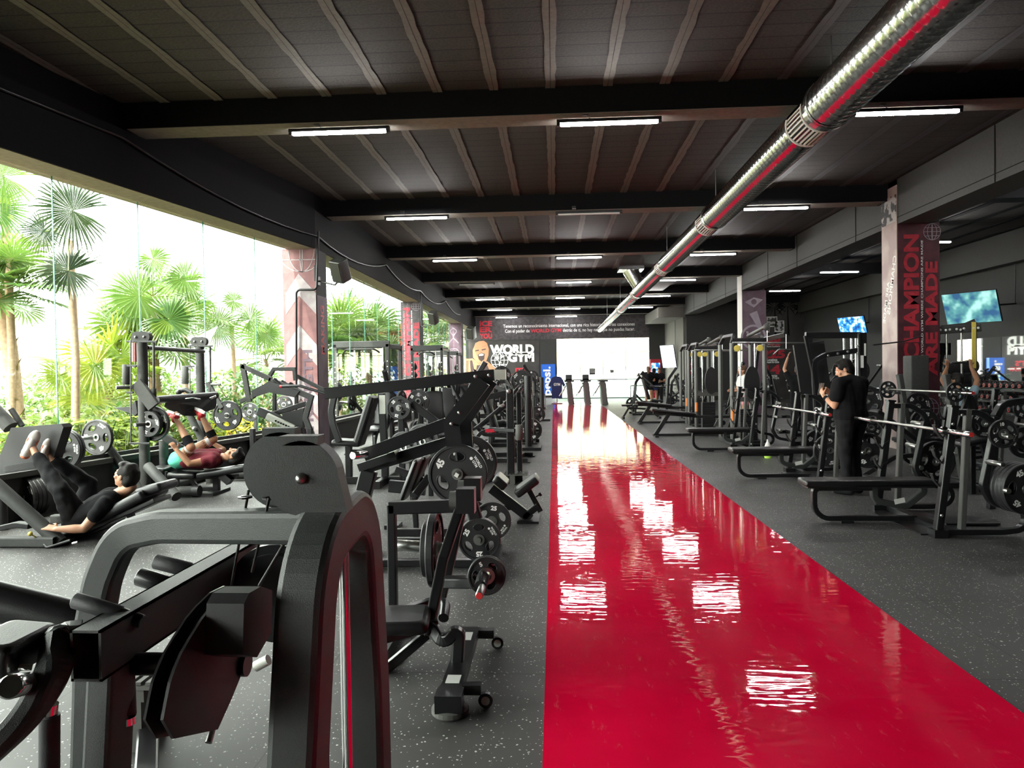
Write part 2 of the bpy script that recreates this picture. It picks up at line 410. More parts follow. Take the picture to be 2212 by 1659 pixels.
# --- ceiling with ribs
struct(MB().quad((xl(-9, .5), -9, ZC), (13, -9, ZC), (13, YF, ZC), (XL-.5, YF, ZC), (XL-.5, 13.3, ZC)).build('ceiling', 'block_ceiling'))
BY = [8.65+5.2*i for i in range(-1, 7)]
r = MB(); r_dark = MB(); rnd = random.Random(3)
for i in range(len(BY)+0):
    ya = BY[i]+.4 if i < len(BY) else 0; yb = BY[i+1] if i+1 < len(BY) else YF
    X = -.685*10
    while X < 6.4:
        if X > xl((ya+yb)/2)+.3:
            for s in (-1, 1):      # two joists side by side, ragged edges
                a = []; n_ = 26; j = .012
                for k in range(n_+1):
                    t = k/n_; y = ya+(yb-ya)*t; a.append((X+s*(.062+rnd.uniform(-j, j)), y))
                pts = [(X+s*.003, ya)]+[(x, y) for x, y in a]+[(X+s*.003, yb)]
                (r if X < 2.3 else r_dark).add([(x, y, ZC-.014) for x, y in pts], [tuple(range(len(pts)))])  # ribs away from the windows: light falloff put into a darker colour
        X += .685
struct(r.build('ribbed_ceiling', 'rib_concrete', fix=False)); struct(r_dark.build('shaded_ribbed_ceiling', 'grey_paint', fix=False))
r = MB(); X = 6.9
while X < 12:
    r.box((X, 19, ZC-.01), (.14, 44, .02)); X += .79
struct(r.build('side_ribbed_ceiling', 'dark_paint'))
for i, y in enumerate(BY):
    L0 = xl(y)
    struct(MB().box(((L0+XR)/2, y+.2, (ZB+ZC)/2), (XR-L0, .4, ZC-ZB)).build('ceiling_beam', 'dark_paint'))
    struct(MB().box(((L0+XR)/2, y+.2, ZB-.003), (XR-L0-.1, .385, .006)).build('trim_%d' % (10+i), 'beam_under'))
    if i in (0, 2, 4, 6): struct(MB().box(((XR+XW)/2+.3, y+.2, (ZB+ZC)/2), (XW-XR-.6, .4, ZC-ZB)).build('ceiling_beam_side', 'dark_paint'))
# --- window wall, sill, edge beam
ZL = H+2.38
def strip(mb, ys, off, off2, z0, z1):
    a = []
    for y in ys:
        a.append([V((xl(y, off), y, z0)), V((xl(y, off2), y, z0)), V((xl(y, off2), y, z1)), V((xl(y, off), y, z1))])
    mb.sweep(a)
ys = [-8.9, 13.3, YF]
mb = MB(); strip(mb, ys, 0, .55, ZL, ZC); struct(mb.build('wall_left_beam', 'dark_paint'))
mb = MB(); strip(mb, ys, .02, .55, ZL-.006, ZL); struct(mb.build('trim_5', 'raw_concrete'))
mb = MB(); strip(mb, ys, .32, .62, 0, .48); struct(mb.build('wall_left_sill', 'wall_paint'))
mb = MB(); strip(mb, ys, .26, .36, .46, .52); struct(mb.build('trim_1', 'rubber_grey'))
mb = MB(); strip(mb, ys, .38, .42, .52, .57); struct(mb.build('trim_2', 'grey_paint'))
def pane(k, ya, yb, off):
    f = MB(); strip(f, [ya+.006, yb-.006], off, off+.012, .53, ZL-.02); w = f.build('window_%d' % k, 'window_glass'); struct(w)
    e = MB(); e.box((xl(ya, off)-.004, ya, (.53+ZL)/2), (.016, .007, ZL-.55)); e.build('pane_edge', 'glass_edge', w)
k = 1
for ya, yb in [(-2.5+i*1.32, -2.5+(i+1)*1.32) for i in range(12)]+[(-8.9+i*1.28, -8.9+(i+1)*1.28) for i in range(5)]:
    pane(k, ya, yb, .40); k += 1
for c0, c1 in ((14.15, 23.65), (24.55, 34.5), (35.4, 40.9)):
    n_ = round((c1-c0)/1.35)
    for i in range(n_): pane(k, c0+(c1-c0)*i/n_, c0+(c1-c0)*(i+1)/n_, .40); k += 1
# --- columns
COLS_L, COLS_R = [13.3, 23.75, 34.6], [13.5, 24.3, 34.9]
for i, y in enumerate(COLS_L): struct(MB().box((XL-.32, y+.31, (ZL)/2), (.64, .62, ZL)).build('column_left_%d' % (i+1), 'wall_paint'))
for i, y in enumerate(COLS_R[:2]): struct(MB().box((XR+.37, y+.3, ZC/2), (.74, .6, ZC)).build('column_right_%d' % (i+1), 'wall_paint'))
# --- right longitudinal beam, right wall, far walls
ZR = H+2.6
struct(MB().box((XR+.3, 19, (ZR+ZC)/2), (.6, 44, ZC-ZR)).build('wall_right_beam', 'grey_paint'))
mb = MB()
for y in (5.2, 8.0, 10.6, 15.3, 18.9, 21.4, 26.6, 29.8, 32.5): mb.box((XR-.002, y, (ZR+ZC)/2), (.012, .02, ZC-ZR))
mb.box((XR-.002, 19, ZR+.12), (.008, 30, .012)); struct(mb.build('trim_3', 'dark_paint'))
struct(MB().box((XW+.1, 13, ZC/2), (.2, 44, ZC)).build('wall_right', 'wall_paint'))
struct(MB().box((XW-.14, 16, (ZR+ZC)/2), (.28, 38, ZC-ZR)).build('wall_right_upper_beam', 'grey_paint'))
struct(MB().box(((XR+XW)/2+.1, 35.1, ZC/2), (XW-XR, .3, ZC)).build('wall_far_right', 'wall_paint'))
struct(MB().box((XR+.12, 38.1, ZC/2), (.25, 5.8, ZC)).build('wall_far_side', 'concrete'))
struct(MB().box((2, -9.1, ZC/2), (24, .2, ZC)).build('wall_back', 'wall_paint'))
DX0, DX1, DZ = .17, 5.45, H+1.93
mb = MB(); mb.box(((-5.1+DX0)/2, YF+.1, ZC/2), (DX0+5.1, .2, ZC)); mb.box(((DX1+6.5)/2, YF+.1, ZC/2), (6.5-DX1, .2, ZC)); mb.box(((DX0+DX1)/2, YF+.1, (DZ+ZC)/2), (DX1-DX0, .2, ZC-DZ))
struct(mb.build('wall_far', 'wall_paint'))
# ================================================================ LIGHT FIXTURES
def light_fixture(loc, lit, label, group):
    t = thing('linear_light', label, 'ceiling light', loc, 0, group)
    a = V(loc)
    MB().box(a+V((0, 0, .02)), (1.26, .075, .04)).box(a+V((-.61, 0, -.012)), (.04, .06, .045)).box(a+V((.61, 0, -.012)), (.04, .06, .045)).build('housing', 'black_steel', t)
    o = MB().box(a+V((0, 0, -.018)), (1.18, .05, .036), None, .016).build('light_tube', 'lamp_glow' if lit else 'white_ink', t)
    MB().box(a+V((-.28, 0, .11)), (.07, .05, .05)).tube([a+V((-.28, 0, .1)), a+V((-.2, 0, .03))], .004, sides=6).build('junction_box', 'black_steel', t)
    return t
rows = [8.72, 13.7, 19.0, 24.3, 29.5, 34.7, 39.6]
nth = ['first', 'second', 'third', 'fourth', 'fifth', 'sixth', 'last']
for i, y in enumerate(rows):
    for X, side in ((-2.62, 'left'), (.70, 'middle'), (4.2, 'right')):
        if i == 6 and side == 'right': continue
        lit = (i, side) not in ((1, 'middle'), (3, 'left'))
        light_fixture((X, y, H+3.0), lit, '%s white linear ceiling light under the %s cross beam, %s row' % ('unlit' if not lit else 'glowing', nth[i], side), 'linear lights under the cross beams')
for i, y in enumerate((12.6, 17.8, 23.0, 28.3)):
    light_fixture((9.0, y, H+2.98), True, 'glowing linear light over the side bay, %s' % ('before the big bench side column', 'just past that column', 'third along', 'last one by the mural')[i], 'linear lights of the side bay')
# wires hanging free
for px, py, Y, l, lab in ((548, 362, 11.5, .22, 'thin bare wire hanging from ceiling before the second beam'), (1232, 655, 29, .9, 'thin dark pull cord with a small bob hanging over the lane')):
    p = at(px, py, Y); p.z = ZC; o = MB().tube([p, at(px, py, Y)-V((0, 0, l))], .006, sides=6).build('hanging_wire', 'conduit', loc=p); props(o, lab, 'wire')
# ================================================================ SPIRAL DUCT
def duct_ax(Y):
    t = (Y-7.9)/29.1; return V((2.90-.49*t, Y, H+2.74-.64*t))
mat('galvanised', (.62, .62, .60), .16, 1, .15, 6)
D = thing('air_duct', 'long shiny galvanised spiral air duct hanging above the red lane', 'air duct', (2.9, 8, H+2.74))
segs = [(1.0, 7.75, .255), (7.75, 12.6, .225), (12.6, 17.4, .205), (17.4, 22.5, .19), (22.5, 27, .17), (27, 32, .15), (32, 37.3, .13)]
for i, (a, b, r) in enumerate(segs):
    prof = []; y = a; A = duct_ax(a); ax = (duct_ax(b)-A).normalized(); ln = (duct_ax(b)-A).length; d = 0; st = .115 if i < 4 else .3
    while d < ln-.12:
        prof += [(r, d), (r, d+st-.018), (r+.005, d+st-.011), (r, d+st-.004)]; d += st
    prof += [(r, ln)]
    m_ = MB(); m_.lathe(prof, A, ax, 40); m_.sm = [True]*len(m_.sm)
    m_.build('duct_section', 'galvanised', D)
    c = MB(); c.lathe([(r+.002, ln-.10), (r+.012, ln-.09), (r+.012, ln-.02), (r-.01, ln+.005)], A, ax, 40); c.build('collar', 'galvanised', D)
    if i > 0 and i < 6:
        g = MB(); gb = MB()
        for row_, (w0, w1) in enumerate(((a+.06, a+.52),)):
            e1 = V((0, 0, 1)); e2 = V((1, 0, 0))
            for k in range(11):
                th = math.radians(170+k*11); cen = lambda Y, rr: duct_ax(Y)+(e2*math.cos(th)+e1*math.sin(th))*rr
                p, q = cen(w0+.03, r+.010), cen(w1-.03, r+.010)
                g.rect([p, q], .018, .010, n=(p-duct_ax(w0)).normalized().cross(V((0, 1, 0))), rnd=0)
            for Y_ in (w0, w1):
                ring = [duct_ax(Y_)+(e2*math.cos(math.radians(165+q*8))+e1*math.sin(math.radians(165+q*8)))*(r+.01) for q in range(16)]
                g.tube(ring, .014, n=(0, 1, 0), sides=6)
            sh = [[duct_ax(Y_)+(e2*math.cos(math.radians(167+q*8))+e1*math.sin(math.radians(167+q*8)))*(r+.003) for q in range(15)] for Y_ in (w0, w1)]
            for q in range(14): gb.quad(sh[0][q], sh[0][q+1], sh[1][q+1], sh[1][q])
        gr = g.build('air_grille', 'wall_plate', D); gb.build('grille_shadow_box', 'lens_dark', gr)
for Y in (7.6, 12.5, 17.3, 22.4, 27.5, 33):
    p = duct_ax(Y); r = [s[2] for s in segs if s[0] <= Y][-1]
    MB().tube([p+V((0, 0, r)), V((p.x, p.y, ZC))], .006, sides=6).lathe([(r+.006, -.012), (r+.006, .012), (r, .012), (r, -.012)], p, (0, 1, 0), 32, False).build('hanger', 'steel', D)
p = duct_ax(22.0)
MB().cyl(p, p+V((-.28, .1, .62)), .17, 24, .25).build('branch', 'galvanised', D)
MB().box(p+V((-.28, .1, .95)), (.75, .75, .7)).build('branch_box', 'galvanised', D)
struct(MB().box((3.95, 27.0, ZC-.12), (1.0, 4.5, .24)).build('dropped_ceiling', 'rib_concrete'))
# boxed duct at the far right corner
struct(MB().box((5.75, 37.5, H+2.75), (1.3, 5, .5)).build('boxed_ceiling', 'concrete'))
# ================================================================ CONDUIT, SPEAKERS
def beam_pt(Y, z): return V((xl(Y)+.03, Y, z))
c = MB(); pts = []
for ya, yb, za, zb, sag in ((2.0, 8.6, H+3.05, H+2.98, .04), (8.6, 13.35, H+2.98, H+2.62, .16), (13.35, 18.9, H+2.62, H+2.9, .22), (18.9, 23.8, H+2.9, H+2.75, .18), (23.8, 29.4, H+2.75, H+2.95, .25), (29.4, 34.6, H+2.95, H+2.8, .2)):
    for k in range(8):
        t = k/8; pts.append(beam_pt(ya+(yb-ya)*t, za+(zb-za)*t-sag*4*t*(1-t)))
c.tube(pts, .019, n=(1, 0, 0), sides=8); props(c.build('conduit', 'conduit', loc=(-5, 8, 4)), 'long black cable conduit sagging along the window beam', 'conduit')
q = MB().tube([at(640, 900, 13.2), at(640, 626, 13.2), at(684, 626, 13.2), at(688, 500, 13.2)], .022, n=(0, 1, 0), fil=.08, sides=8)
q.box(at(682, 590, 13.26), (.05, .03, .3)); props(q.build('conduit', 'conduit', loc=V((-4.8, 13.2, 0))), 'bent black conduit pipe running down the pink chevron column', 'conduit')
q = MB().tube([beam_pt(23.7, H+2.7)+V((.03, -.03, 0)), beam_pt(23.7, H+1.55)+V((.03, -.03, 0)), V((XL+.25, 23.6, H+1.5))], .022, fil=.06, sides=8); props(q.build('conduit', 'conduit', loc=V((XL, 23.7, 3))), 'black conduit pipe down the red lettered left column', 'conduit')
def speaker(p, s, label, sc_=1.):
    t = thing('wall_speaker', label, 'loudspeaker', p)
    R = Matrix.Rotation(math.radians(-32), 3, 'Z') @ Matrix.Rotation(math.radians(28), 3, 'X') @ Matrix.Rotation(math.radians(14), 3, 'Y')
    b = MB(); b.box(p, (.26*sc_, .24*sc_, .42*sc_), R, .02); b.build('cabinet', 'grey_steel', t)
    MB().box(p+R @ V((.0, -.125*sc_, 0)), (.23*sc_, .012, .38*sc_), R).build('grille', 'black_steel', t)
    MB().tube([p+R @ V((0, .1, -.1)), p+V((-.12, .05, -.26)), s], .018, sides=8).box(s, (.04, .14, .16)).build('bracket', 'black_steel', t)
    MB().tube([p+V((-.02, 0, -.2)), p+V((-.1, -.02, -.36)), p+V((-.16, 0, -.28))], .008, sides=6).build('lead', 'cable', t)
p = at(735, 584, 12.9); speaker(p, V((XL+.01, 13.4, p.z-.12)), 'grey tilted loudspeaker bracketed to the pink chevron column')
p = at(936, 686, 23.4); speaker(p, V((XL+.01, 23.9, p.z-.15)), 'grey tilted loudspeaker bracketed to the red lettered left column')
p = at(1018, 719, 34.0); speaker(p, V((XL+.01, 34.7, p.z-.15)), 'grey tilted loudspeaker on the farthest left column', 1.4)
# ================================================================ BANNERS AND WALL GRAPHICS
def vinyl_mat(name, c1, c2, sc_, thr=.5, soft=.1):
    m, n, b = nt(name); tc = n.nodes.new('ShaderNodeTexCoord'); nz = n.nodes.new('ShaderNodeTexNoise'); nz.inputs['Scale'].default_value = sc_; nz.inputs['Detail'].default_value = 3
    L(n, tc.outputs['Object'], nz.inputs['Vector']); mr = n.nodes.new('ShaderNodeMapRange'); mr.inputs[1].default_value = thr-soft; mr.inputs[2].default_value = thr+soft; L(n, nz.outputs['Fac'], mr.inputs[0])
    mx = n.nodes.new('ShaderNodeMix'); mx.data_type = 'RGBA'; mx.inputs[6].default_value = (*c1, 1); mx.inputs[7].default_value = (*c2, 1); L(n, mr.outputs[0], mx.inputs[0]); L(n, mx.outputs[2], b.inputs['Base Color']); b.inputs['Roughness'].default_value = .6
vinyl_mat('banner_rose', (.20, .085, .09), (.26, .12, .12), 4); vinyl_mat('banner_pale', (.33, .28, .29), (.42, .37, .38), 5)
vinyl_mat('banner_black', (.03, .028, .03), (.06, .05, .055), 6); vinyl_mat('banner_plum', (.10, .055, .08), (.16, .11, .14), 1.6); vinyl_mat('banner_lilac', (.35, .30, .34), (.30, .25, .3), 3)
vinyl_mat('banner_photo', (.42, .31, .30), (.58, .47, .44), 2.2); vinyl_mat('letter_red', (.36, .015, .03), (.48, .03, .05), 9, .5, .2); vinyl_mat('banner_maroon', (.05, .012, .018), (.09, .02, .03), 3)
vinyl_mat('mural_black', (.022, .020, .020), (.04, .035, .032), 1.2); vinyl_mat('art_grey', (.03, .03, .03), (.5, .48, .48), 7, .5, .03)
X_, Z_ = V((1, 0, 0)), V((0, 0, 1))
def banner(name, x0, x1, z0, z1, y, base, label):
    o = MB().box(((x0+x1)/2, y-.006, (z0+z1)/2), (x1-x0, .01, z1-z0)).build(name, base, loc=((x0+x1)/2, y, z0)); return props(o, label, 'banner')
def globe(mb, c, r, ex, ey, w=.02, full=True):
    nz = V(ex).cross(V(ey))
    def ell(rx, ry, off=0, a0=0, a1=360, n_=28):
        return [V(c)+V(ex)*rx*math.cos(math.radians(a0+(a1-a0)*k/n_))+V(ey)*(ry*math.sin(math.radians(a0+(a1-a0)*k/n_))+off) for k in range(n_+1)]
    for pts in (ell(r, r), ell(r*.55, r), ell(r*.05, r), [V(c)-V(ex)*r, V(c)+V(ex)*r], [V(c)-V(ex)*r*.87+V(ey)*r*.5, V(c)+V(ex)*r*.87+V(ey)*r*.5], [V(c)-V(ex)*r*.87-V(ey)*r*.5, V(c)+V(ex)*r*.87-V(ey)*r*.5]):
        mb.rect(pts, .004, w, n=nz, rnd=0)
ly = COLS_L[0]-.006; xa, xb = XL-.64, XL
B = banner('column_banner', xa, xb, .0, ZL, ly, 'banner_rose', 'rose and pale chevron banner on the nearest left column')
m_ = MB()
zt = H+1.93; w_ = (xb-xa)
for k in range(4):
    z = zt-.02-k*.98; mid = (xa+xb)/2-.01; l_, r_ = xa+.05, xb-.0
    m_.plate([(mid, ly-.014, z), (l_, ly-.014, z-.38), (l_, ly-.014, z-.78), (mid, ly-.014, z-.42)], (0, 1, 0), .004)
    m_.plate([(mid, ly-.014, z), (mid, ly-.014, z-.42), (r_, ly-.014, z-.78), (r_, ly-.014, z-.38)], (0, 1, 0), .004)
m_.plate([(mid, ly-.0135, H-.5), (l_, ly-.0135, H-.9), (l_, ly-.0135, .1), (r_, ly-.0135, .1), (r_, ly-.0135, H-.9)], (0, 1, 0), .004)
m_.build('chevron', 'banner_pale', B)
g = MB(); globe(g, V(((xa+xb)/2+.05, ly-.014, ZL+.02)), .46, X_, Z_, .016)
g.v = [V((min(max(p.x, xa), xb), p.y, min(p.z, ZL-.02))) for p in g.v]; g.build('globe_emblem', 'banner_pale', B)
g = MB(); text(g, 'STRENGTH', (xb-.18, ly-.018, H-.42), Z_, -X_, .17, 1.75, .03); g.build('lettering', 'banner_plum', B)
MB().box((XL+.006, COLS_L[0]+.31, H+.0), (.01, .6, 3.0)).build('side_banner', 'banner_plum', B)
g = MB(); text(g, 'MAKING', (XL+.014, COLS_L[0]+.3, H+.85), Z_, -V((0, 1, 0)), .2, .95, .03); g.build('lettering', 'red_ink', B)
def lettered(x0, x1, y, zt, label, base, dz=0.):
    B = banner('column_banner', x0, x1, 0, zt, y, base, label); w = x1-x0
    g = MB(); text(g, 'CHAMPION', (x0+w*.32, y-.014, zt-1.35+dz), Z_, -X_, w*.34, 2.3, .04); text(g, 'WHERE', (x0+w*.32, y-.014, zt-3.3+dz), Z_, -X_, w*.34, 1.25, .04)
    text(g, 'ARE MADE', (x0+w*.80, y-.014, zt-1.75+dz), Z_, -X_, w*.27, 2.1, .04); g.build('lettering', 'letter_red', B)
    g = MB(); text(g, 'WHERE CHAMPIONS ARE MADE WORLD GYM WHERE CHAMPIONS ARE MADE', (x0+w*.575, y-.014, zt/2), Z_, -X_, .035, zt*.85, .01); g.build('lettering', 'white_ink', B)
    g = MB(); globe(g, V((x0+w*.82, y-.016, zt-.16)), .15, X_, Z_, .008); globe(g, V((x0+w*.7, y-.016, .75)), .2, X_, Z_, .012); g.build('globe_emblem', 'banner_lilac', B); return B
lettered(XL-.64, XL, COLS_L[1]-.006, ZL, 'black and red lettered banner on the second left column', 'banner_black')
y = COLS_L[2]-.006; B = banner('column_banner', XL-.64, XL, 0, ZL, y, 'banner_plum', 'plum banner with pale swirls on the farthest left column')
g = MB(); c = V((XL-.34, y-.014, H+.95))
g.lathe([(.2, 0), (.2, .004), (.16, .004), (.16, 0), (.2, 0)], c, (0, -1, 0), 24, False); text(g, 'W', c, X_, Z_, .17, .22, .03); g.rect([(XL-.5, y-.014, H+2.2), (XL-.2, y-.014, H+2.0), (XL-.45, y-.014, H+1.7), (XL-.15, y-.014, H+1.4)], .004, .05, n=(0, 1, 0), fil=.1); g.build('emblem', 'banner_lilac', B)
ry = COLS_R[0]-.006
B = lettered(XR+.0, XR+.74, ry, H+2.60, 'dark banner with huge red letters on the nearest right column', 'banner_maroon')
MB().box((XR-.006, COLS_R[0]+.3, (ZC-.1)/2), (.01, .6, ZC-.1)).build('side_banner', 'banner_photo', B)
MB().box((XR-.014, COLS_R[0]+.3, H+2.9), (.006, .58, .5)).build('side_artwork', 'art_grey', B)
g = MB(); text(g, 'CHAMPIONS', (XR-.014, COLS_R[0]+.2, H+1.5), (0, .25, -1), (0, 1, .25), .12, 1.1, .02); text(g, 'ARE MADE', (XR-.014, COLS_R[0]+.42, H+1.2), (0, .25, -1), (0, 1, .25), .1, .8, .02); g.v = [V((XR-.015, p.y, p.z)) for p in g.v]; g.build('lettering', 'white_ink', B)
y = COLS_R[1]-.006; B = banner('column_banner', XR, XR+.78, 0, H+2.58, y, 'banner_plum', 'plum banner with large pale emblem on the farther right column')
MB().box((XR-.006, COLS_R[1]+.3, (ZC-.3)/2), (.01, .6, ZC-.3)).build('side_banner', 'wall_plate', B)
g = MB(); c = V((XR+.36, y-.014, H+1.02)); g.lathe([(.42, 0), (.42, .004), (.35, .004), (.35, 0), (.42, 0)], c, (0, -1, 0), 28, False); text(g, 'W', c, X_, Z_, .36, .5, .04)
c = V((XR+.38, y-.014, H+2.15)); g.plate([c+V((-.3, 0, .05)), c+V((0, 0, .2)), c+V((.3, 0, .12)), c+V((0, 0, -.14))], (0, 1, 0), .004); g.plate([c+V((-.15, 0, -.35)), c+V((.1, 0, -.25)), c+V((.3, 0, -.9)), c+V((.2, 0, -.95))], (0, 1, 0), .004); g.build('emblem', 'banner_lilac', B)
MB().lathe([(.09, 0), (.09, .004)], c+V((0, -.004, .05)), (0, -1, 0), 16).build('emblem_eye', 'banner_plum', B)
# --- far wall: header banner and poster
W0 = YF-.012
def rectpx(mb, x0, y0, x1, y1, Y, t=.02):
    a, b = at(x0, y0, Y), at(x1, y1, Y); mb.box(((a.x+b.x)/2, Y, (a.z+b.z)/2), (abs(b.x-a.x), t, abs(b.z-a.z))); return mb
B = rectpx(MB(), 1003, 687, 1402, 729, W0).build('header_banner', 'banner_black', loc=at(1200, 729, W0)); props(B, 'long dark header banner with a white two line sentence above the doorway', 'banner')
g = MB()
for s, x0, x1, y, h in (('Tenemos un reconocimiento internacional, con una rica historia y fuertes conexiones', 1087, 1371, 703.5, .19), ('Con el poder de', 1091, 1144, 716, .19), ('detrás de ti, no hay nada que no puedas hacer.', 1216, 1371, 713, .19)):
    a, b = at(x0, y+1.5 if x1-x0 > 200 else y, W0), at(x1, y-2 if x1-x0 > 200 else y, W0); text(g, s, (a+b)/2-V((0, .016, 0)), X_, Z_, h, (b-a).length, .008)
g.build('lettering', 'white_ink', B)
g = MB(); a, b = at(1146, 714, W0), at(1212, 714, W0); text(g, 'WORLD GYM', (a+b)/2-V((0, .016, 0)), X_, Z_, .2, (b-a).length, .03)
for s, y in (('ICE', 699), ('ER', 712), ('YOU', 726)):
    a, b = at(1036, y, W0), at(1063, y, W0); text(g, s, (a+b)/2-V((0, .016, 0)), X_, Z_, .28, (b-a).length, .04)
g.build('lettering', 'red_ink', B)
P_ = rectpx(MB(), 1006, 738, 1166, 862, W0).build('wall_poster', 'mural_black', loc=at(1090, 862, W0)); props(P_, 'black gym poster with shouting bald man and white logo', 'poster')
g = MB(); W1 = W0-.016
for s, x0, x1, y, h in (('WORLD', 1058, 1154, 755, .5), ('GYM', 1097, 1154, 772, .46)):
    a, b = at(x0, y, W1), at(x1, y, W1); text(g, s, (a+b)/2, X_, Z_, h, (b-a).length, .06)
    c_ = (a+b)/2
globe(g, at(1079, 778, W1), .49, X_, Z_, .035)
g.plate([at(x, y, W1) for x, y in ((1068, 768), (1082, 764), (1087, 771), (1080, 777), (1084, 785), (1077, 781), (1071, 775))], (0, 1, 0), .004)
g.plate([at(x, y, W1) for x, y in ((1084, 787), (1091, 790), (1086, 796), (1080, 793))], (0, 1, 0), .004)
for x, w in ((1128, 8), (1140, 14), (1112, 6)): rectpx(g, x, 810, x+w, 812, W1, .004)
g.build('lettering', 'white_ink', P_)
g = MB()
for s, x0, x1, y, h in (("IT'S", 1113, 1139, 800, .26), ('MORE THAN', 1100, 1150, 812, .22)):
    a, b = at(x0, y, W1), at(x1, y, W1); text(g, s, (a+b)/2, X_, Z_, h, (b-a).length, .04)
g.build('lettering', 'red_ink', P_)
mat('print_skin', (.45, .21, .11), .6); mat('print_shade', (.42, .17, .09), .6); mat('print_dark', (.05, .03, .03), .6)
def blob(mb, pts, Yp): mb.plate([at(x, y, Yp) for x, y in pts], (0, 1, 0), .003)
g = MB()
blob(g, [(1022, 772), (1021, 757), (1027, 741), (1035, 737), (1045, 736), (1052, 741), (1056, 754), (1055, 768), (1050, 781), (1042, 790), (1034, 789), (1028, 780)], W1)
blob(g, [(1007, 776), (1021, 774), (1028, 780), (1042, 790), (1052, 780), (1063, 789), (1071, 797), (1071, 806), (1007, 806)], W1+.003); g.build('portrait', 'print_skin', P_)
g = MB(); blob(g, [(1032, 766), (1040, 762), (1047, 764), (1046, 776), (1040, 781), (1034, 776)], W1-.004)
blob(g, [(1026, 757), (1034, 755), (1035, 757.5), (1027, 759)], W1-.004); blob(g, [(1040, 755), (1049, 753), (1050, 755), (1041, 757.5)], W1-.004)
blob(g, [(1015, 779), (1020, 778), (1026, 806), (1017, 806)], W1-.004); blob(g, [(1030, 789), (1052, 788), (1060, 806), (1028, 806)], W1-.004); g.build('portrait_shade', 'print_dark', P_)
g = MB(); blob(g, [(1029, 779), (1034, 783), (1041, 783), (1047, 778), (1050, 781), (1042, 790), (1034, 789), (1028, 781)], W1-.002); blob(g, [(1036, 757), (1039, 757), (1041, 762), (1035, 762.5)], W1-.002); blob(g, [(1027, 751), (1034, 749.5), (1034, 751), (1028, 752.5)], W1-.002); blob(g, [(1040, 748.5), (1050, 746), (1050, 748), (1041, 750)], W1-.002); g.build('portrait_beard', 'print_shade', P_)
g = MB(); blob(g, [(1034, 766.5), (1040, 763.5), (1045, 765), (1044, 768), (1035, 769)], W1-.008); g.build('portrait_teeth', 'white_ink', P_)
o = rectpx(MB(), 1169, 787, 1200, 850, YF-.3, .25).build('blue_kiosk', 'blue_board', loc=at(1185, 850, YF-.3)); props(o, 'tall blue drinks fridge with white lettering beside the doorway', 'fridge')
g = MB(); a = at(1184, 823, YF-.44); text(g, 'pepsi.', a, Z_, -X_, .42, 1.65, .03); g.build('lettering', 'white_ink', o)
# --- far right mural
MY = 34.93
M_ = rectpx(MB(), 1645, 643, 1757, 880, MY).build('wall_mural', 'mural_black', loc=at(1700, 880, MY)); props(M_, 'dark mural with red numbers and palm silhouettes', 'mural')
g = MB()
for s, x0, x1, y, h in (('48', 1655, 1687, 738, .4), ('225', 1645, 1696, 765, .36), ('14', 1653, 1686, 798, .42)):
    a, b = at(x0, y, MY-.016), at(x1, y, MY-.016); text(g, s, (a+b)/2, X_, Z_, h, (b-a).length, .05)
g.build('lettering', 'letter_red', M_)
g = MB()
for s, x0, x1, y, h in (('Years of Elite-Serving', 1657, 1684, 744, .07), ('Fitness Excellence', 1656, 1685, 748, .08), ('Locations', 1657, 1679, 777, .12), ('Around the Globe', 1654, 1683, 782, .1), ('Countries', 1657, 1679, 811.5, .12), ('& 16 World Gyms', 1654, 1683, 817, .1)):
    a, b = at(x0, y, MY-.016), at(x1, y, MY-.016); text(g, s, (a+b)/2, X_, Z_, h, (b-a).length, .02)
g.build('lettering', 'white_ink', M_)
g = MB()
for x, y in ((1672, 652), (1700, 650), (1737, 652)):
    c = at(x, y+12, MY-.014)
    for k in range(12):
        a_ = k*PI/6+.2; d = V((math.cos(a_), 0, math.sin(a_)*.7)); g.plate([c, c+d*.35+V((0, 0, .06)), c+d*.6-V((0, 0, .12)), c+d*.33-V((0, 0, .02))], (0, 1, 0), .003)
    g.plate([c, c+V((.05, 0, 0)), c+V((.12, 0, -1.4)), c+V((.02, 0, -1.4))], (0, 1, 0), .003)
g.build('palm_silhouette', 'lens_dark', M_)
for x0, y0, x1, y1, r in ((1644, 698, 1662, 718, .0), (1656, 684, 1679, 706, .05), (1673, 693, 1694, 717, -.05)):
    f = rectpx(MB(), x0, y0, x1, y1, MY-.02, .01); f.build('printed_photo', 'wall_plate', M_)
    f = rectpx(MB(), x0+1.5, y0+1.5, x1-1.5, y1-2.5, MY-.028, .006); f.build('printed_photo_image', 'art_grey', M_)
o = rectpx(MB(), 1741, 681, 1747, 688, MY-.03, .05).build('emergency_light', 'wall_plate', loc=at(1744, 684, MY)); props(o, 'small white emergency lamp on the palm mural wall', 'lamp')
for y0, y1, s in ((783, 795, 'upper'), (797, 810, 'lower')):
    o = rectpx(MB(), 1481, y0, 1496, y1, MY, .03).build('notice_board', 'red_board', loc=at(1488, y1, MY)); props(o, 'small red notice on the dark end wall, %s one of the pair' % s, 'sign')
    g = MB(); rectpx(g, 1483, y0+3, 1494, y0+5, MY-.02, .004); g.build('lettering', 'wall_plate', o)
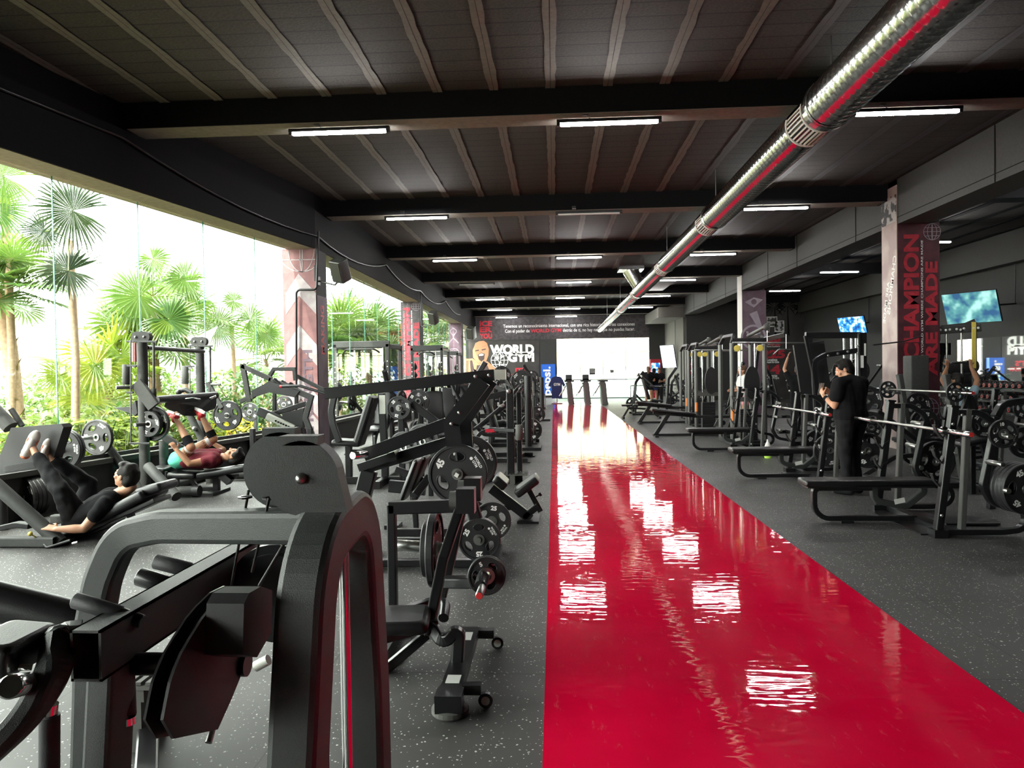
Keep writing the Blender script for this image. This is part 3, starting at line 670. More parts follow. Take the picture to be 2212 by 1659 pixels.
# --- mirror and screens
ma, mb_ = 17.0, 21.9
o = MB().box((XW-.012, (ma+mb_)/2, 1.25), (.012, mb_-ma, 2.06)); mat('mirror', (.82, .84, .83), .02, 1); o = o.build('wall_mirror', 'mirror', loc=(XW, 19, .2)); props(o, 'large frameless mirror on the right wall behind dumbbell racks', 'mirror')
def screen(p, q, tilt, rz, w, h, m1, label):
    t = thing('wall_television', label, 'television', p, 0)
    R = Matrix.Rotation(rz, 3, 'Z') @ Matrix.Rotation(tilt, 3, 'X')
    MB().box(p, (w, .05, h), R, .01).build('cabinet', 'black_steel', t)
    MB().box(p+R @ V((0, -.028, 0)), (w-.03, .006, h-.03), R).build('display', m1, t)
    MB().tube([p+R @ V((0, .03, 0)), q], .025, sides=8).build('bracket', 'black_steel', t)
    MB().tube([V((q.x-.02, q.y, q.z)), V((q.x-.02, q.y, ZR))], .012, sides=6).build('cable_drop', 'conduit', t)
def scr(name, c1, c2, c3, s_, k):
    m = bpy.data.materials.new(name); m.use_nodes = True; n = m.node_tree; n.nodes.clear(); MAT[name] = m
    tc = n.nodes.new('ShaderNodeTexCoord'); nz = n.nodes.new('ShaderNodeTexNoise'); nz.inputs['Scale'].default_value = s_; cr = n.nodes.new('ShaderNodeValToRGB')
    cr.color_ramp.elements[0].position = .35; cr.color_ramp.elements[1].position = .65; cr.color_ramp.elements[0].color = (*c1, 1); cr.color_ramp.elements[1].color = (*c3, 1); e_ = cr.color_ramp.elements.new(.5); e_.color = (*c2, 1)
    e = n.nodes.new('ShaderNodeEmission'); e.inputs[1].default_value = k; o = n.nodes.new('ShaderNodeOutputMaterial')
    L(n, tc.outputs['Object'], nz.inputs[0]); L(n, nz.outputs['Fac'], cr.inputs[0]); L(n, cr.outputs[0], e.inputs[0]); L(n, e.outputs[0], o.inputs[0])
scr('screen_green', (.02, .06, .12), (.06, .18, .18), (.22, .42, .38), 3, .8); scr('screen_blue', (.01, .05, .18), (.03, .22, .6), (.6, .7, .85), 6, .8); scr('screen_white', (.6, .65, .7), (.7, .75, .8), (.9, .95, 1), 2, .9)
p = at(2098, 664, 18.9); screen(p, V((XW-.02, 19.2, p.z+.1)), math.radians(20), math.radians(-58), 1.35, .84, 'screen_green', 'tilted television with green picture on the right wall')
p = at(1841, 702, 27.5); screen(p, V((XW-.02, 27.8, p.z+.1)), math.radians(18), math.radians(-60), 1.15, .66, 'screen_blue', 'tilted television showing blue figures on the right wall')
p = at(1444, 770, 37.2); screen(p, V((XR-.02, 37.3, p.z)), math.radians(10), math.radians(-62), 1.15, 1.2, 'screen_white', 'pale tilted television on the bright far side wall')
# ================================================================ OUTSIDE
def leaf_mat(name, c1, c2):
    m = bpy.data.materials.new(name); m.use_nodes = True; n = m.node_tree; n.nodes.clear(); MAT[name] = m
    oi = n.nodes.new('ShaderNodeObjectInfo'); tc = n.nodes.new('ShaderNodeTexCoord'); nz = n.nodes.new('ShaderNodeTexNoise'); nz.inputs['Scale'].default_value = 3; L(n, tc.outputs['Object'], nz.inputs['Vector'])
    ad = n.nodes.new('ShaderNodeMath'); ad.operation = 'ADD'; L(n, oi.outputs['Random'], ad.inputs[0]); L(n, nz.outputs['Fac'], ad.inputs[1])
    fr = n.nodes.new('ShaderNodeMath'); fr.operation = 'FRACT'; L(n, ad.outputs[0], fr.inputs[0])
    mx = n.nodes.new('ShaderNodeMix'); mx.data_type = 'RGBA'; mx.inputs[6].default_value = (*c1, 1); mx.inputs[7].default_value = (*c2, 1); L(n, fr.outputs[0], mx.inputs[0])
    d = n.nodes.new('ShaderNodeBsdfDiffuse'); t = n.nodes.new('ShaderNodeBsdfTranslucent'); g = n.nodes.new('ShaderNodeBsdfGlossy'); g.inputs['Roughness'].default_value = .35
    L(n, mx.outputs[2], d.inputs[0]); L(n, mx.outputs[2], t.inputs[0]); a = n.nodes.new('ShaderNodeMixShader'); a.inputs[0].default_value = .5; L(n, d.outputs[0], a.inputs[1]); L(n, t.outputs[0], a.inputs[2])
    b = n.nodes.new('ShaderNodeMixShader'); b.inputs[0].default_value = .06; L(n, a.outputs[0], b.inputs[1]); L(n, g.outputs[0], b.inputs[2]); o = n.nodes.new('ShaderNodeOutputMaterial'); L(n, b.outputs[0], o.inputs[0])
leaf_mat('palm_leaf', (.04, .10, .018), (.13, .2, .03)); leaf_mat('lime_leaf', (.10, .18, .015), (.24, .29, .03)); leaf_mat('shrub_leaf', (.045, .12, .025), (.17, .23, .04)); leaf_mat('dark_leaf', (.012, .028, .012), (.045, .07, .02)); leaf_mat('yellow_leaf', (.55, .5, .03), (.75, .7, .1))
mat('palm_bark', (.36, .25, .16), .9, 0, 1, 18, var=.5); mat('paving', (.45, .45, .43), .8, var=.1, bscale=3); mat('white_wall', (.8, .8, .77), .7); mat('soil', (.12, .10, .06), .9, var=.3)
struct(MB().quad((-60, -14, -.06), (-4.6, -14, -.06), (-4.6, 80, -.06), (-60, 80, -.06)).build('ground_outside', 'soil'))
R_ = random.Random(11)
def fan_leaf(R=.8, n_=34, span=300, pet=.6, droop=.18, seed=0):
    """a fan palm leaf: stalk along +Z bending to +X, blades spread in a disc"""
    r = random.Random(seed); blades = MB(); st = MB()
    hub = V((pet*.55, 0, pet*.8)); st.tube([V((0, 0, 0)), V((pet*.2, 0, pet*.5)), hub], .012, n=(0, 1, 0), sides=5, r2=.007)
    d = V((.75, 0, .62)).normalized(); s = V((0, 1, 0)); nn = d.cross(s)
    for k in range(n_):
        a = math.radians(-span/2+span*k/(n_-1)); l = R*(1-.22*abs(a)/PI*1.2)*r.uniform(.88, 1.05)
        u = (d*math.cos(a)+s*math.sin(a)); w = (-d*math.sin(a)+s*math.cos(a)); b = math.radians(span/(n_-1))*.40
        p1 = hub+u*l*.5; wid = l*.5*b; fold = nn*(.03*(1 if k % 2 else -1)); tip = hub+u*l-V((0, 0, droop*l*r.uniform(.3, 1.4)))+nn*.05
        mid = hub+u*l*.78-V((0, 0, droop*.3*l))
        blades.add([hub, p1+w*wid+fold*.4, p1-w*wid-fold*.4, mid+w*wid*.55, mid-w*wid*.55, tip], [(0, 1, 2), (1, 3, 4, 2), (3, 5, 4)])
    return blades, st
FANS = []
def fan_obj(k, m_):
    b, s = fan_leaf(seed=k, n_=30+4*(k % 3), span=(300, 270, 330)[k % 3], droop=(.12, .25, .4)[k % 3]); o = b.build('frond', m_, fix=False); q = s.build('stalk', 'lime_leaf', o); return o
def palm(base, h, n_, label, lm='palm_leaf', R=1., bark=.13, lean=(0, 0), seed=0, group='fan palms outside the window wall'):
    r = random.Random(seed); t = thing('fan_palm', label, 'palm tree', base, 0, group); LOC(t)
    top = V((lean[0], lean[1], h)); tr = MB(); prof = []
    k = 16; P = [V((lean[0]*(i/k)**2, lean[1]*(i/k)**2, h*i/k-.08)) for i in range(k+1)]
    tr.tube(P, lambda q: bark*(1.25-.35*q)*(1+.10*math.sin(q*95)), n=(0, 1, 0), sides=12)
    for i in range(60):
        q = r.uniform(.1, 1); z = h*q; a = r.uniform(0, 2*PI); c = V((lean[0]*q*q, lean[1]*q*q, z)); d = V((math.cos(a), math.sin(a), .5)); e = V((-d.y, d.x, 0))
        tr.add([c+d*bark*.8-e*.04, c+d*bark*.8+e*.04, c+d*(bark+.07)+V((0, 0, .09))], [(0, 1, 2)])
    tr.build('trunk', 'palm_bark', t)
    proto = [fan_obj(j, lm) for j in range(3)]
    for i in range(n_):
        o = proto[i] if i < 3 else proto[i % 3].copy()
        if i >= 3:
            C.objects.link(o)
            q = proto[i % 3].children[0].copy(); C.objects.link(q); q.parent = o
        o.parent = t; tilt = -.4+1.9*((i+.5)/n_)**.8; az = i*2.399+r.uniform(-.3, .3)
        o.location = top+V((0, 0, .05-.12*i/n_)); o.rotation_euler = (0, tilt-.35, az); s = R*r.uniform(.8, 1.15); o.scale = (s, s, s)
        M = o.rotation_euler.to_matrix(); o.rotation_euler = (Matrix.Rotation(az, 3, 'Z') @ Matrix.Rotation(tilt-.2, 3, 'Y')).to_euler()
    return t
def shrub(base, size, n_, lm, label, group, leaf=.12, seed=0, name='shrub', cat='shrub', stem=True):
    r = random.Random(seed); f = MB()
    for i in range(n_):
        while True:
            p = V((r.uniform(-1, 1), r.uniform(-1, 1), r.uniform(-1, 1)))
            if p.length < 1 and p.length > .35: break
        c = V((p.x*size[0], p.y*size[1], size[2]*(.55+.5*p.z))); a = V((r.gauss(0, 1), r.gauss(0, 1), r.gauss(0, .6))).normalized(); b = perp(a); l = leaf*r.uniform(.6, 1.3)
        f.add([c-a*l*.5, c+b*l*.28, c+a*l*.6, c-b*l*.28], [(0, 1, 2, 3)])
    t = thing(name, label, cat, base, 0, group); LOC(t); f.build('foliage', lm, t, fix=False)
    s = MB()
    for k in range(5): s.tube([V((0, 0, -.05)), V((r.uniform(-.5, .5)*size[0], r.uniform(-.5, .5)*size[1], size[2]*.8))], .015, sides=5)
    s.build('stem', 'palm_bark', t); return t
def gpos(px, Y): p = at(px, 800, Y); return V((p.x, p.y, -.06))
for i, (px, Y, h, n_, lm, R, lean, lab) in enumerate([
    (36, 11.0, 3.0, 20, 'palm_leaf', .95, (-.25, 0), 'tall fan palm with shaggy trunk at the far left of the window'),
    (338, 14.5, 2.45, 20, 'palm_leaf', 1.15, (-.1, 0), 'bushy fan palm behind the leg machine with thick brown trunk'),
    (250, 13.5, 1.35, 11, 'lime_leaf', 1.25, (-.2, 0), 'mid height lime fan palm left of the brown trunk'),
    (400, 16.5, 3.0, 11, 'palm_leaf', 1.1, (0, 0), 'slim dark fan palm behind the bushy one'),
    (575, 21, 2.0, 11, 'palm_leaf', 1.3, (0, 0), 'distant fan palm close to the chevron column'),
    (735, 27, 2.3, 22, 'palm_leaf', 2.0, (0, 0), 'fan palm seen just right of the chevron column'),
    (800, 29, 2.6, 22, 'palm_leaf', 2.0, (0, 0), 'fan palm in the middle of the second window bay'),
    (855, 31, 2.0, 18, 'palm_leaf', 2.0, (0, 0), 'fan palm left of the red lettered column'),
    (940, 48, 3.6, 18, 'palm_leaf', 2.4, (0, 0), 'far fan palm in the third window bay')]):
    palm(gpos(px, Y), h, n_, lab, lm, R, (.12, .10)[i] if i < 2 else .07, lean, seed=i)
# big fans turned towards the hall, each on a long stalk of its own palm
def big_fan(t, px, py, Y, rpx, lm, top, seed):
    r = random.Random(seed); R = rpx*Y/1534; hub = at(px, py, Y); nn = (EYE-hub).normalized()+V((r.uniform(-.5, .5), r.uniform(-.2, .2), r.uniform(-.1, .6))); nn.normalize()
    s = perp(nn); d = nn.cross(s); a0 = r.uniform(0, 6); b = MB(); n_ = 46
    for k in range(n_):
        a = a0+math.radians(-158+316*k/(n_-1)); u = d*math.cos(a)+s*math.sin(a); w = d*-math.sin(a)+s*math.cos(a); l = R*r.uniform(.85, 1.08)*(1-.15*abs(k/(n_-1)-.5)); f = nn*R*.03*(1 if k % 2 else -1)
        p = hub+u*l*.5; m_ = hub+u*l*.8-V((0, 0, l*.05)); q = hub+u*l-V((0, 0, l*r.uniform(.05, .22)))
        b.add([hub, p+w*l*.030+f, p-w*l*.030-f, m_+w*l*.020, m_-w*l*.020, q], [(0, 1, 2), (1, 3, 4, 2), (3, 5, 4)])
    o = b.build('frond', lm, t, fix=False); MB().tube([top, (top+hub)/2+V((0, 0, .1)), hub], .012, sides=5).build('stalk', 'lime_leaf', o)
for j, (tx, tz, Y, lm, lab, fans) in enumerate([
    (150, 520, 10.2, 'dark_leaf', 'palm with two huge dark round fans high against the sky', [(158, 455, 92), (148, 585, 88), (95, 500, 55)]),
    (330, 640, 13.8, 'palm_leaf', 'palm with broad olive fans in front of the brown trunk', [(300, 640, 95), (255, 700, 90), (400, 600, 62), (365, 690, 80), (330, 560, 55), (420, 660, 60)]),
    (210, 800, 11.5, 'lime_leaf', 'low palm with lime fans close to the glass', [(205, 790, 85), (180, 860, 80), (262, 770, 70), (130, 810, 60)]),
    (500, 700, 17.5, 'palm_leaf', 'palm with starry pale fans before the chevron column', [(470, 705, 62), (540, 690, 50), (575, 720, 45), (505, 650, 40)]),
    (10, 420, 10.6, 'palm_leaf', 'palm cut by the window end with drooping olive fans', [(8, 380, 80), (-10, 450, 80), (15, 560, 50)]),
    (790, 740, 27, 'palm_leaf', 'palm with upright fans in the second window bay', [(745, 735, 42), (800, 725, 45), (845, 745, 36)])]):
    top = at(tx, tz, Y+.3); base = V((top.x, top.y, -.06)); t = thing('fan_palm', lab, 'palm tree', base)
    MB().tube([base, (base+top)/2+V((.05, 0, 0)), top], .06, sides=9).build('trunk', 'palm_bark', t)
    for k, (x, y, r_) in enumerate(fans): big_fan(t, x, y, Y+(k % 3)*.25-.25, r_, lm, top, j*10+k)
kinds = [('shrub_leaf', (.9, .9, 1.1), 900, .14), ('lime_leaf', (.8, .8, .9), 700, .16), ('shrub_leaf', (1.2, 1.2, 1.7), 1100, .17), ('yellow_leaf', (.6, .6, .7), 500, .12)]
pos = [(15, 10.0, 1), (70, 11.5, 0), (120, 9.4, 1), (60, 9.2, 0), (165, 11, 0), (230, 11.5, 1), (290, 12.5, 0), (330, 17, 2), (390, 13.4, 1), (430, 15, 0), (470, 16, 0), (505, 14.6, 3), (545, 17, 2), (585, 19, 0), (140, 19, 2), (60, 20, 2), (220, 20, 2), (300, 21, 2), (400, 21, 2), (480, 23, 2), (560, 25, 2), (725, 24, 2), (760, 30, 2), (805, 26, 0), (845, 30, 2), (700, 33, 2), (930, 40, 2), (955, 45, 2), (880, 36, 2)]
protos = {}
desc = ['leafy green shrub', 'lime green shrub', 'tall green bush', 'yellow flowering shrub']
for i, (px, Y, k) in enumerate(pos):
    p = gpos(px, Y); where = 'outside the first window bay' if px < 600 else 'outside the second window bay' if px < 900 else 'outside the third window bay'
    lab = '%s among the palms %s' % (desc[k], where); gr = desc[k]+'s '+where
    if k not in protos: protos[k] = shrub(p, kinds[k][1], kinds[k][2], kinds[k][0], lab, gr, kinds[k][3], seed=i)
    else: dup(protos[k], p, i*1.3, lab, gr)
# big lobed-leaf plants right at the glass
for i, (px, Y) in enumerate(((88, 8.6), (160, 9.3), (205, 9.6), (262, 10.2))):
    t = thing('lobed_leaf_plant', 'broad lobed leaf plant against the glass, %s from the left' % ('first', 'second', 'third', 'fourth')[i], 'plant', gpos(px, Y), 0, 'lobed plants along the glass'); LOC(t)
    s = MB(); f = MB(); r = random.Random(i)
    for k in range(9):
        a = k*2.4; top = V((math.cos(a)*.3, math.sin(a)*.25, r.uniform(.5, 1.05))); s.tube([V((0, 0, 0)), top*.6+V((0, 0, .1)), top], .008, sides=5)
        for q in range(7):
            b = q*2*PI/7; d = V((math.cos(b), math.sin(b), r.uniform(-.3, .1))); e = V((-math.sin(b), math.cos(b), 0)); l = .2
            f.add([top, top+d*l*.5+e*.035, top+d*l, top+d*l*.5-e*.035], [(0, 1, 2, 3)])
    s.build('stem', 'shrub_leaf', t); f.build('foliage', 'lime_leaf', t, fix=False)
# ---- beyond the doorway
struct(MB().quad((-12, YF+.2, -.02), (25, YF+.2, -.02), (25, 75, -.02), (-12, 75, -.02)).build('plaza_ground', 'paving'))
t = thing('cream_building', 'cream building with vertical fins beyond the glass doors', 'building', (3, 60, 0)); mat('cream', (.6, .48, .26), .7); mat('far_wall', (.6, .6, .58), .8)
MB().box((3, 60.3, 4), (30, .4, 8)).build('wall', 'far_wall', t)
f = MB()
for i in range(38): f.box((-9+i*.62, 59.9, 3.9), (.24, .3, 4.2))
f.build('fins', 'cream', t); MB().box((3, 59.8, 1.9), (26, .5, .25)).build('ledge', 'cream', t)
# glass doors
for i, (a, b) in enumerate(((DX0, 1.5), (1.5, 2.8), (2.8, 4.1), (4.1, DX1))):
    o = MB().box(((a+b)/2, YF+.05, DZ/2), (b-a-.02, .014, DZ-.05)).build('door_%d' % (i+1), 'window_glass'); struct(o)
    MB().box((b, YF+.05, DZ/2), (.03, .03, DZ-.05)).build('door_edge', 'grey_steel', o)
    MB().tube([(b-.12, YF-.02, .9), (b-.12, YF-.02, 1.5)], .015, sides=8).build('door_handle', 'steel', o)
struct(MB().box(((DX0+DX1)/2, YF-.02, 2.55), (DX1-DX0, .05, .03)).build('trim_4', 'wall_plate'))
for x0, y0, x1, y1, lab in ((1273, 796, 1286, 809, 'larger dark notice stuck on the glass doors'), (1318, 799, 1326, 805, 'smaller dark notice stuck on the glass doors')):
    o = rectpx(MB(), x0, y0, x1, y1, YF-.02, .01).build('door_notice', 'black_steel', loc=at(x0, y1, YF)); props(o, lab, 'sign')
    g = MB(); [rectpx(g, x0+1.5, y0+q, x1-1.5, y0+q+.8, YF-.028, .004) for q in (2, 5, 8) if y0+q+1 < y1]; g.build('lettering', 'wall_plate', o)
# ================================================================ KIT: plates, bars, benches
def kidney(cx, cy, ang, w, h, n_=18):
    o = []
    for k in range(n_):
        a = 2*PI*k/n_; x = w*math.cos(a); y = h*math.sin(a)
        y += -.22*h*(1-(x/w)**2)*(1 if y < 0 else -.3) - .10*abs(x)
        o.append((cx+x*math.cos(ang)-y*math.sin(ang), cy+x*math.sin(ang)+y*math.cos(ang)))
    return o
PL = {}
def circ(r, n_=40): return [(r*math.cos(2*PI*k/n_), r*math.sin(2*PI*k/n_)) for k in range(n_)]
def make_plate(key, r, t, num):
    o = thing('weight_plate', 'x', 'weight plate', (0, -50, 0)); LOC(o)
    hs = []
    if r > .09:
        for k in range(3):
            a = PI/2+k*2*PI/3; hs.append(kidney(math.cos(a)*r*.60, math.sin(a)*r*.60, a-PI/2, r*.27, r*.15))
    vs, fs = curve_mesh([circ(r*.93)]+hs+[circ(.026, 20)], t*.55, .002)
    b = MB(); b.add([V((x, z, y)) for x, y, z in [(v.x, v.y, v.z) for v in vs]], fs)
    b.lathe([(r*.90, -t/2), (r*.975, -t/2), (r, -t*.36), (r, t*.36), (r*.975, t/2), (r*.90, t/2), (r*.885, 0)], (0, 0, 0), (0, 1, 0), 44, False)
    b.f.append(tuple()) if False else None
    n0 = len(b.v)
    # close the rim ring
    b.lathe([(r*.90, t/2), (r*.885, 0), (r*.90, -t/2)], (0, 0, 0), (0, 1, 0), 44, False)
    for hl in hs:      # raised lips round the grips
        b.tube([V((x, -t*.27, y)) for x, y in hl], r*.022, n=(0, 1, 0), sides=6, closed=True); b.tube([V((x, t*.27, y)) for x, y in hl], r*.022, n=(0, 1, 0), sides=6, closed=True)
    b.build('plate_body', 'rubber', o)
    MB().lathe([(.026, -t*.5), (.043, -t*.5), (.045, -t*.3), (.045, t*.3), (.043, t*.5), (.026, t*.5), (.026, -t*.5)], (0, 0, 0), (0, 1, 0), 24, False).build('hub_ring', 'steel', o)
    g = MB(); yy = -t*.30
    for s in (-1, 1):
        ex = V((-s, 0, 0)) if s > 0 else V((1, 0, 0)); ey = V((0, 0, 1)); y_ = s*t*.31
        def put(txt, ang, h, rr=.66, bold=.045):
            c = V((math.cos(ang)*r*rr*(1 if s < 0 else -1), y_, math.sin(ang)*r*rr)); e2 = V((c.x, 0, c.z)).normalized(); e1 = e2.cross(V((0, s, 0))) if False else None
            up = V((c.x, 0, c.z)).normalized(); rt = up.cross(V((0, -s, 0))) * -1
            rt = V((0, s, 0)).cross(up) * -1
            rt = up.cross(V((0, s, 0)))
            text(g, txt, c, rt, up, h, None, bold)
        put(num, math.radians(150), r*.22, .68); put(num, math.radians(-90), r*.22, .68)
        if r > .12:
            put('WORLD', math.radians(30), r*.085, .80, .03); put('GYM', math.radians(30), r*.085, .68, .03)
            c = V((math.cos(math.radians(48))*r*.70*(1 if s < 0 else -1), y_, math.sin(math.radians(48))*r*.70)); g.lathe([(r*.055, 0), (r*.055, s*.001)], c, (0, 1, 0), 12)
    g.build('lettering', 'white_ink', o)
    PL[key] = o
for key, r, t in ((45, .225, .046), (35, .19, .04), (25, .165, .036), (10, .125, .028), (5, .10, .024)): make_plate(key, r, t, str(key))
PSIZE = {45: (.225, .046), 35: (.19, .04), 25: (.165, .036), 10: (.125, .028), 5: (.10, .024)}
used_proto = set()
def plate(key, pos, nrm=(0, -1, 0), spin=0., label='', group=None):
    """nrm: the way the plate faces"""
    n_ = V(nrm).normalized(); y = -n_; up = V((0, 0, 1)) if abs(y.z) < .95 else V((1, 0, 0))
    x = y.cross(up).normalized(); z = x.cross(y).normalized()
    M = Matrix((x, y, z)).transposed() @ Matrix.Rotation(spin, 3, 'Y')
    if key not in used_proto:
        used_proto.add(key); o = PL[key]
        if o.name not in KIDS: KIDS[o.name] = [(c, list(c.children)) for c in o.children]
        o.location = pos; o.rotation_euler = M.to_euler(); o['label'] = label
        if group: o['group'] = group
        return o
    return dup(PL[key], pos, label=label, group=group, rot=M)
def stack(key, n_, pos, nrm, label, group=None, spin=0., gap=.002):
    """n plates side by side on one sleeve, starting at pos and stacking along nrm"""
    u = V(nrm).normalized(); t = PSIZE[key][1]+gap
    for i in range(n_):
        top = i == n_-1
        lab = label if n_ == 1 else ('%s, %s' % (label, 'outermost' if top else 'inner'))
        plate(key, V(pos)+u*t*(i+.5), nrm, spin+(0 if top else i*.7), lab, group or (label if n_ > 1 else None))
    return V(pos)+u*t*n_
def horn(mb, a, d, l=.28, r=.024): a = V(a); d = V(d).normalized(); mb.cyl(a, a+d*l, r, 16, bev=.004); return mb
def collar(mb, a, d, r=.045): a = V(a); d = V(d).normalized(); mb.cyl(a, a+d*.02, r, 18); return mb
def bolts(parent, pts, d, r=.012, m_='steel'):
    b = MB(); d = V(d).normalized()
    for p in pts: b.lathe([(r, 0), (r, r*.4), (r*.6, r*.8), (0, r*.9)], p, d, 10)
    return b.build('bolts', m_, parent)
def pad(p, parent, c, size, rot=None, name='pad', m_='vinyl', bev=.025, seam=True):
    q = MB().box(c, size, rot, bev).build(name, m_, parent); return q
def rotx(a): return Matrix.Rotation(math.radians(a), 3, 'X')
def roty(a): return Matrix.Rotation(math.radians(a), 3, 'Y')
def rotz(a): return Matrix.Rotation(math.radians(a), 3, 'Z')
# ---- olympic bar along local X
def make_bar():
    t = thing('barbell', 'x', 'barbell', (0, -52, 0)); LOC(t)
    MB().cyl((-.66, 0, 0), (.66, 0, 0), .014, 14).build('shaft', 'steel', t)
    for s in (-1, 1):
        q = MB(); q.cyl((s*.66, 0, 0), (s*.69, 0, 0), .038, 20).cyl((s*.69, 0, 0), (s*1.08, 0, 0), .025, 20, bev=.003); q = q.build('sleeve', 'chrome', t)
        MB().cyl((s*1.08, 0, 0), (s*1.084, 0, 0), .02, 16).build('end_cap', 'red_plastic', q)
    return t
BAR = make_bar(); bar_used = []
def barbell(pos, rz, label, group=None, tilt=0.):
    if not bar_used:
        bar_used.append(1); KIDS[BAR.name] = [(c, list(c.children)) for c in BAR.children]; BAR.location = pos; BAR.rotation_euler = (0, tilt, rz); BAR['label'] = label; return BAR
    return dup(BAR, pos, label=label, group=group, rot=(0, tilt, rz))
# ---- olympic bench: bench toward -X, rack at origin, bar along Y
def make_bench_press():
    t = thing('bench_press', 'x', 'weight bench', (0, -54, 0)); LOC(t)
    MB().box((-.42, 0, .405), (1.26, .27, .065), None, .022).build('bench_pad', 'vinyl', t)
    MB().box((-.42, 0, .366), (1.2, .2, .018)).build('pad_board', 'black_steel', t)
    MB().rect([(-.2, 0, .345), (-.93, 0, .345), (-.93, 0, .045), (.05, 0, .045)], .065, .05, fil=[.05, .22]).box((-.62, 0, .012), (.12, .09, .024)).build('bench_frame', 'satin_black', t)
    MB().rect([(-.35, 0, .35), (-.35, 0, .22), (-.05, 0, .16), (.12, 0, .30), (.12, 0, .34)], .07, .06, fil=.08).build('bench_brace', 'coarse_steel', t)
    MB().box((-.12, -.037, .22), (.1, .004, .05), roty(-12)).build('maker_label', 'wall_plate', t)
    for s in (-1, 1):
        y = s*.60
        MB().box((-.05, y, .035), (.12, .13, .07)).rect([(-.05, y, .045), (.50, y, .045), (.70, y, .07), (.72, y, .24), (.42, y, .30), (.34, y, .45), (.44, y, .95)], .07, .05, n=(0, 1, 0), fil=[.12, .12, .12, .12, .1]).build('side_frame', 'satin_black', t)
        u = MB().rect([(-.05, y, .06), (.09, y, 1.17)], .075, .065, n=(0, 1, 0)).box((.09, y, 1.175), (.08, .08, .02), roty(7)).build('upright', 'satin_black', t)
        MB().rect([(.155, y, .06), (.21, y, 1.15)], .06, .05, n=(0, 1, 0)).build('upright_face', 'silver_paint' if False else 'grey_steel', u)
        MB().rect([(.13, y, 1.12), (.30, y, 1.12), (.43, y, 1.03), (.48, y, .90), (.50, y, .82)], .055, .05, n=(0, 1, 0), fil=.12).build('storage_arm', 'satin_black', t)
        c = MB()
        for zz in (.92, .70, .48): c.rect([(.02+zz*.05, y-s*.02, zz+.05), (-.03+zz*.05, y-s*.02, zz+.02), (-.05+zz*.05, y-s*.02, zz-.03), (-.10+zz*.05, y-s*.02, zz+.03), (-.12+zz*.05, y-s*.02, zz+.09)], .05, .012, n=(0, 1, 0))
        c.build_each('bar_catch', 'black_steel', t)
        h = MB()
        for x, z in ((.43, .92), (.37, .68), (.42, .45)): horn(h, (x, y+s*.02, z), (0, s, 0), .22)
        h.build_each('storage_horn', 'steel', t)
        bolts(t, [(-.04, y+s*.04, .2), (.06, y+s*.04, 1.02), (.14, y+s*.04, 1.1)], (0, s, 0), .014)
    MB().box((.06, 0, .035), (.08, 1.2, .05)).box((.10, 0, .008), (.55, 1.1, .012)).build('cross_brace', 'satin_black', t)
    MB().box((.5, 0, .018), (.5, .35, .02)).build('spotter_platform', 'black_steel', t)
    return t
# ---- generic flat/adjustable bench, along local X, feet at x=-.55 and .55
def adj_bench(loc, rz, label, back=0., seat=0., group=None, decline=False):
    t = thing('exercise_bench', label, 'bench', loc, rz, group); LOC(t)
    h = .42
    MB().box((-.48, 0, h), (.34, .27, .06), roty(seat), .02).build('seat_pad', 'vinyl', t)
    M = roty(-back); c = V((-.29, 0, h)) + M @ V((.43, 0, 0))
    MB().box(c, (.84, .28, .06), M, .02).build('back_pad', 'vinyl', t)
    MB().rect([(-.6, 0, .05), (-.42, 0, .34), (.1, 0, .30), (.52, 0, .05)], .06, .06, fil=.05).build('frame', 'black_steel', t)
    MB().box((-.6, 0, .035), (.07, .42, .06)).build('foot', 'black_steel', t); MB().box((.52, 0, .035), (.07, .42, .06)).build('foot', 'black_steel', t)
    if back > 3: MB().rect([(0.05, 0, .3), c - V((0, 0, .03))], .04, .04).build('support_strut', 'black_steel', t)
    return t
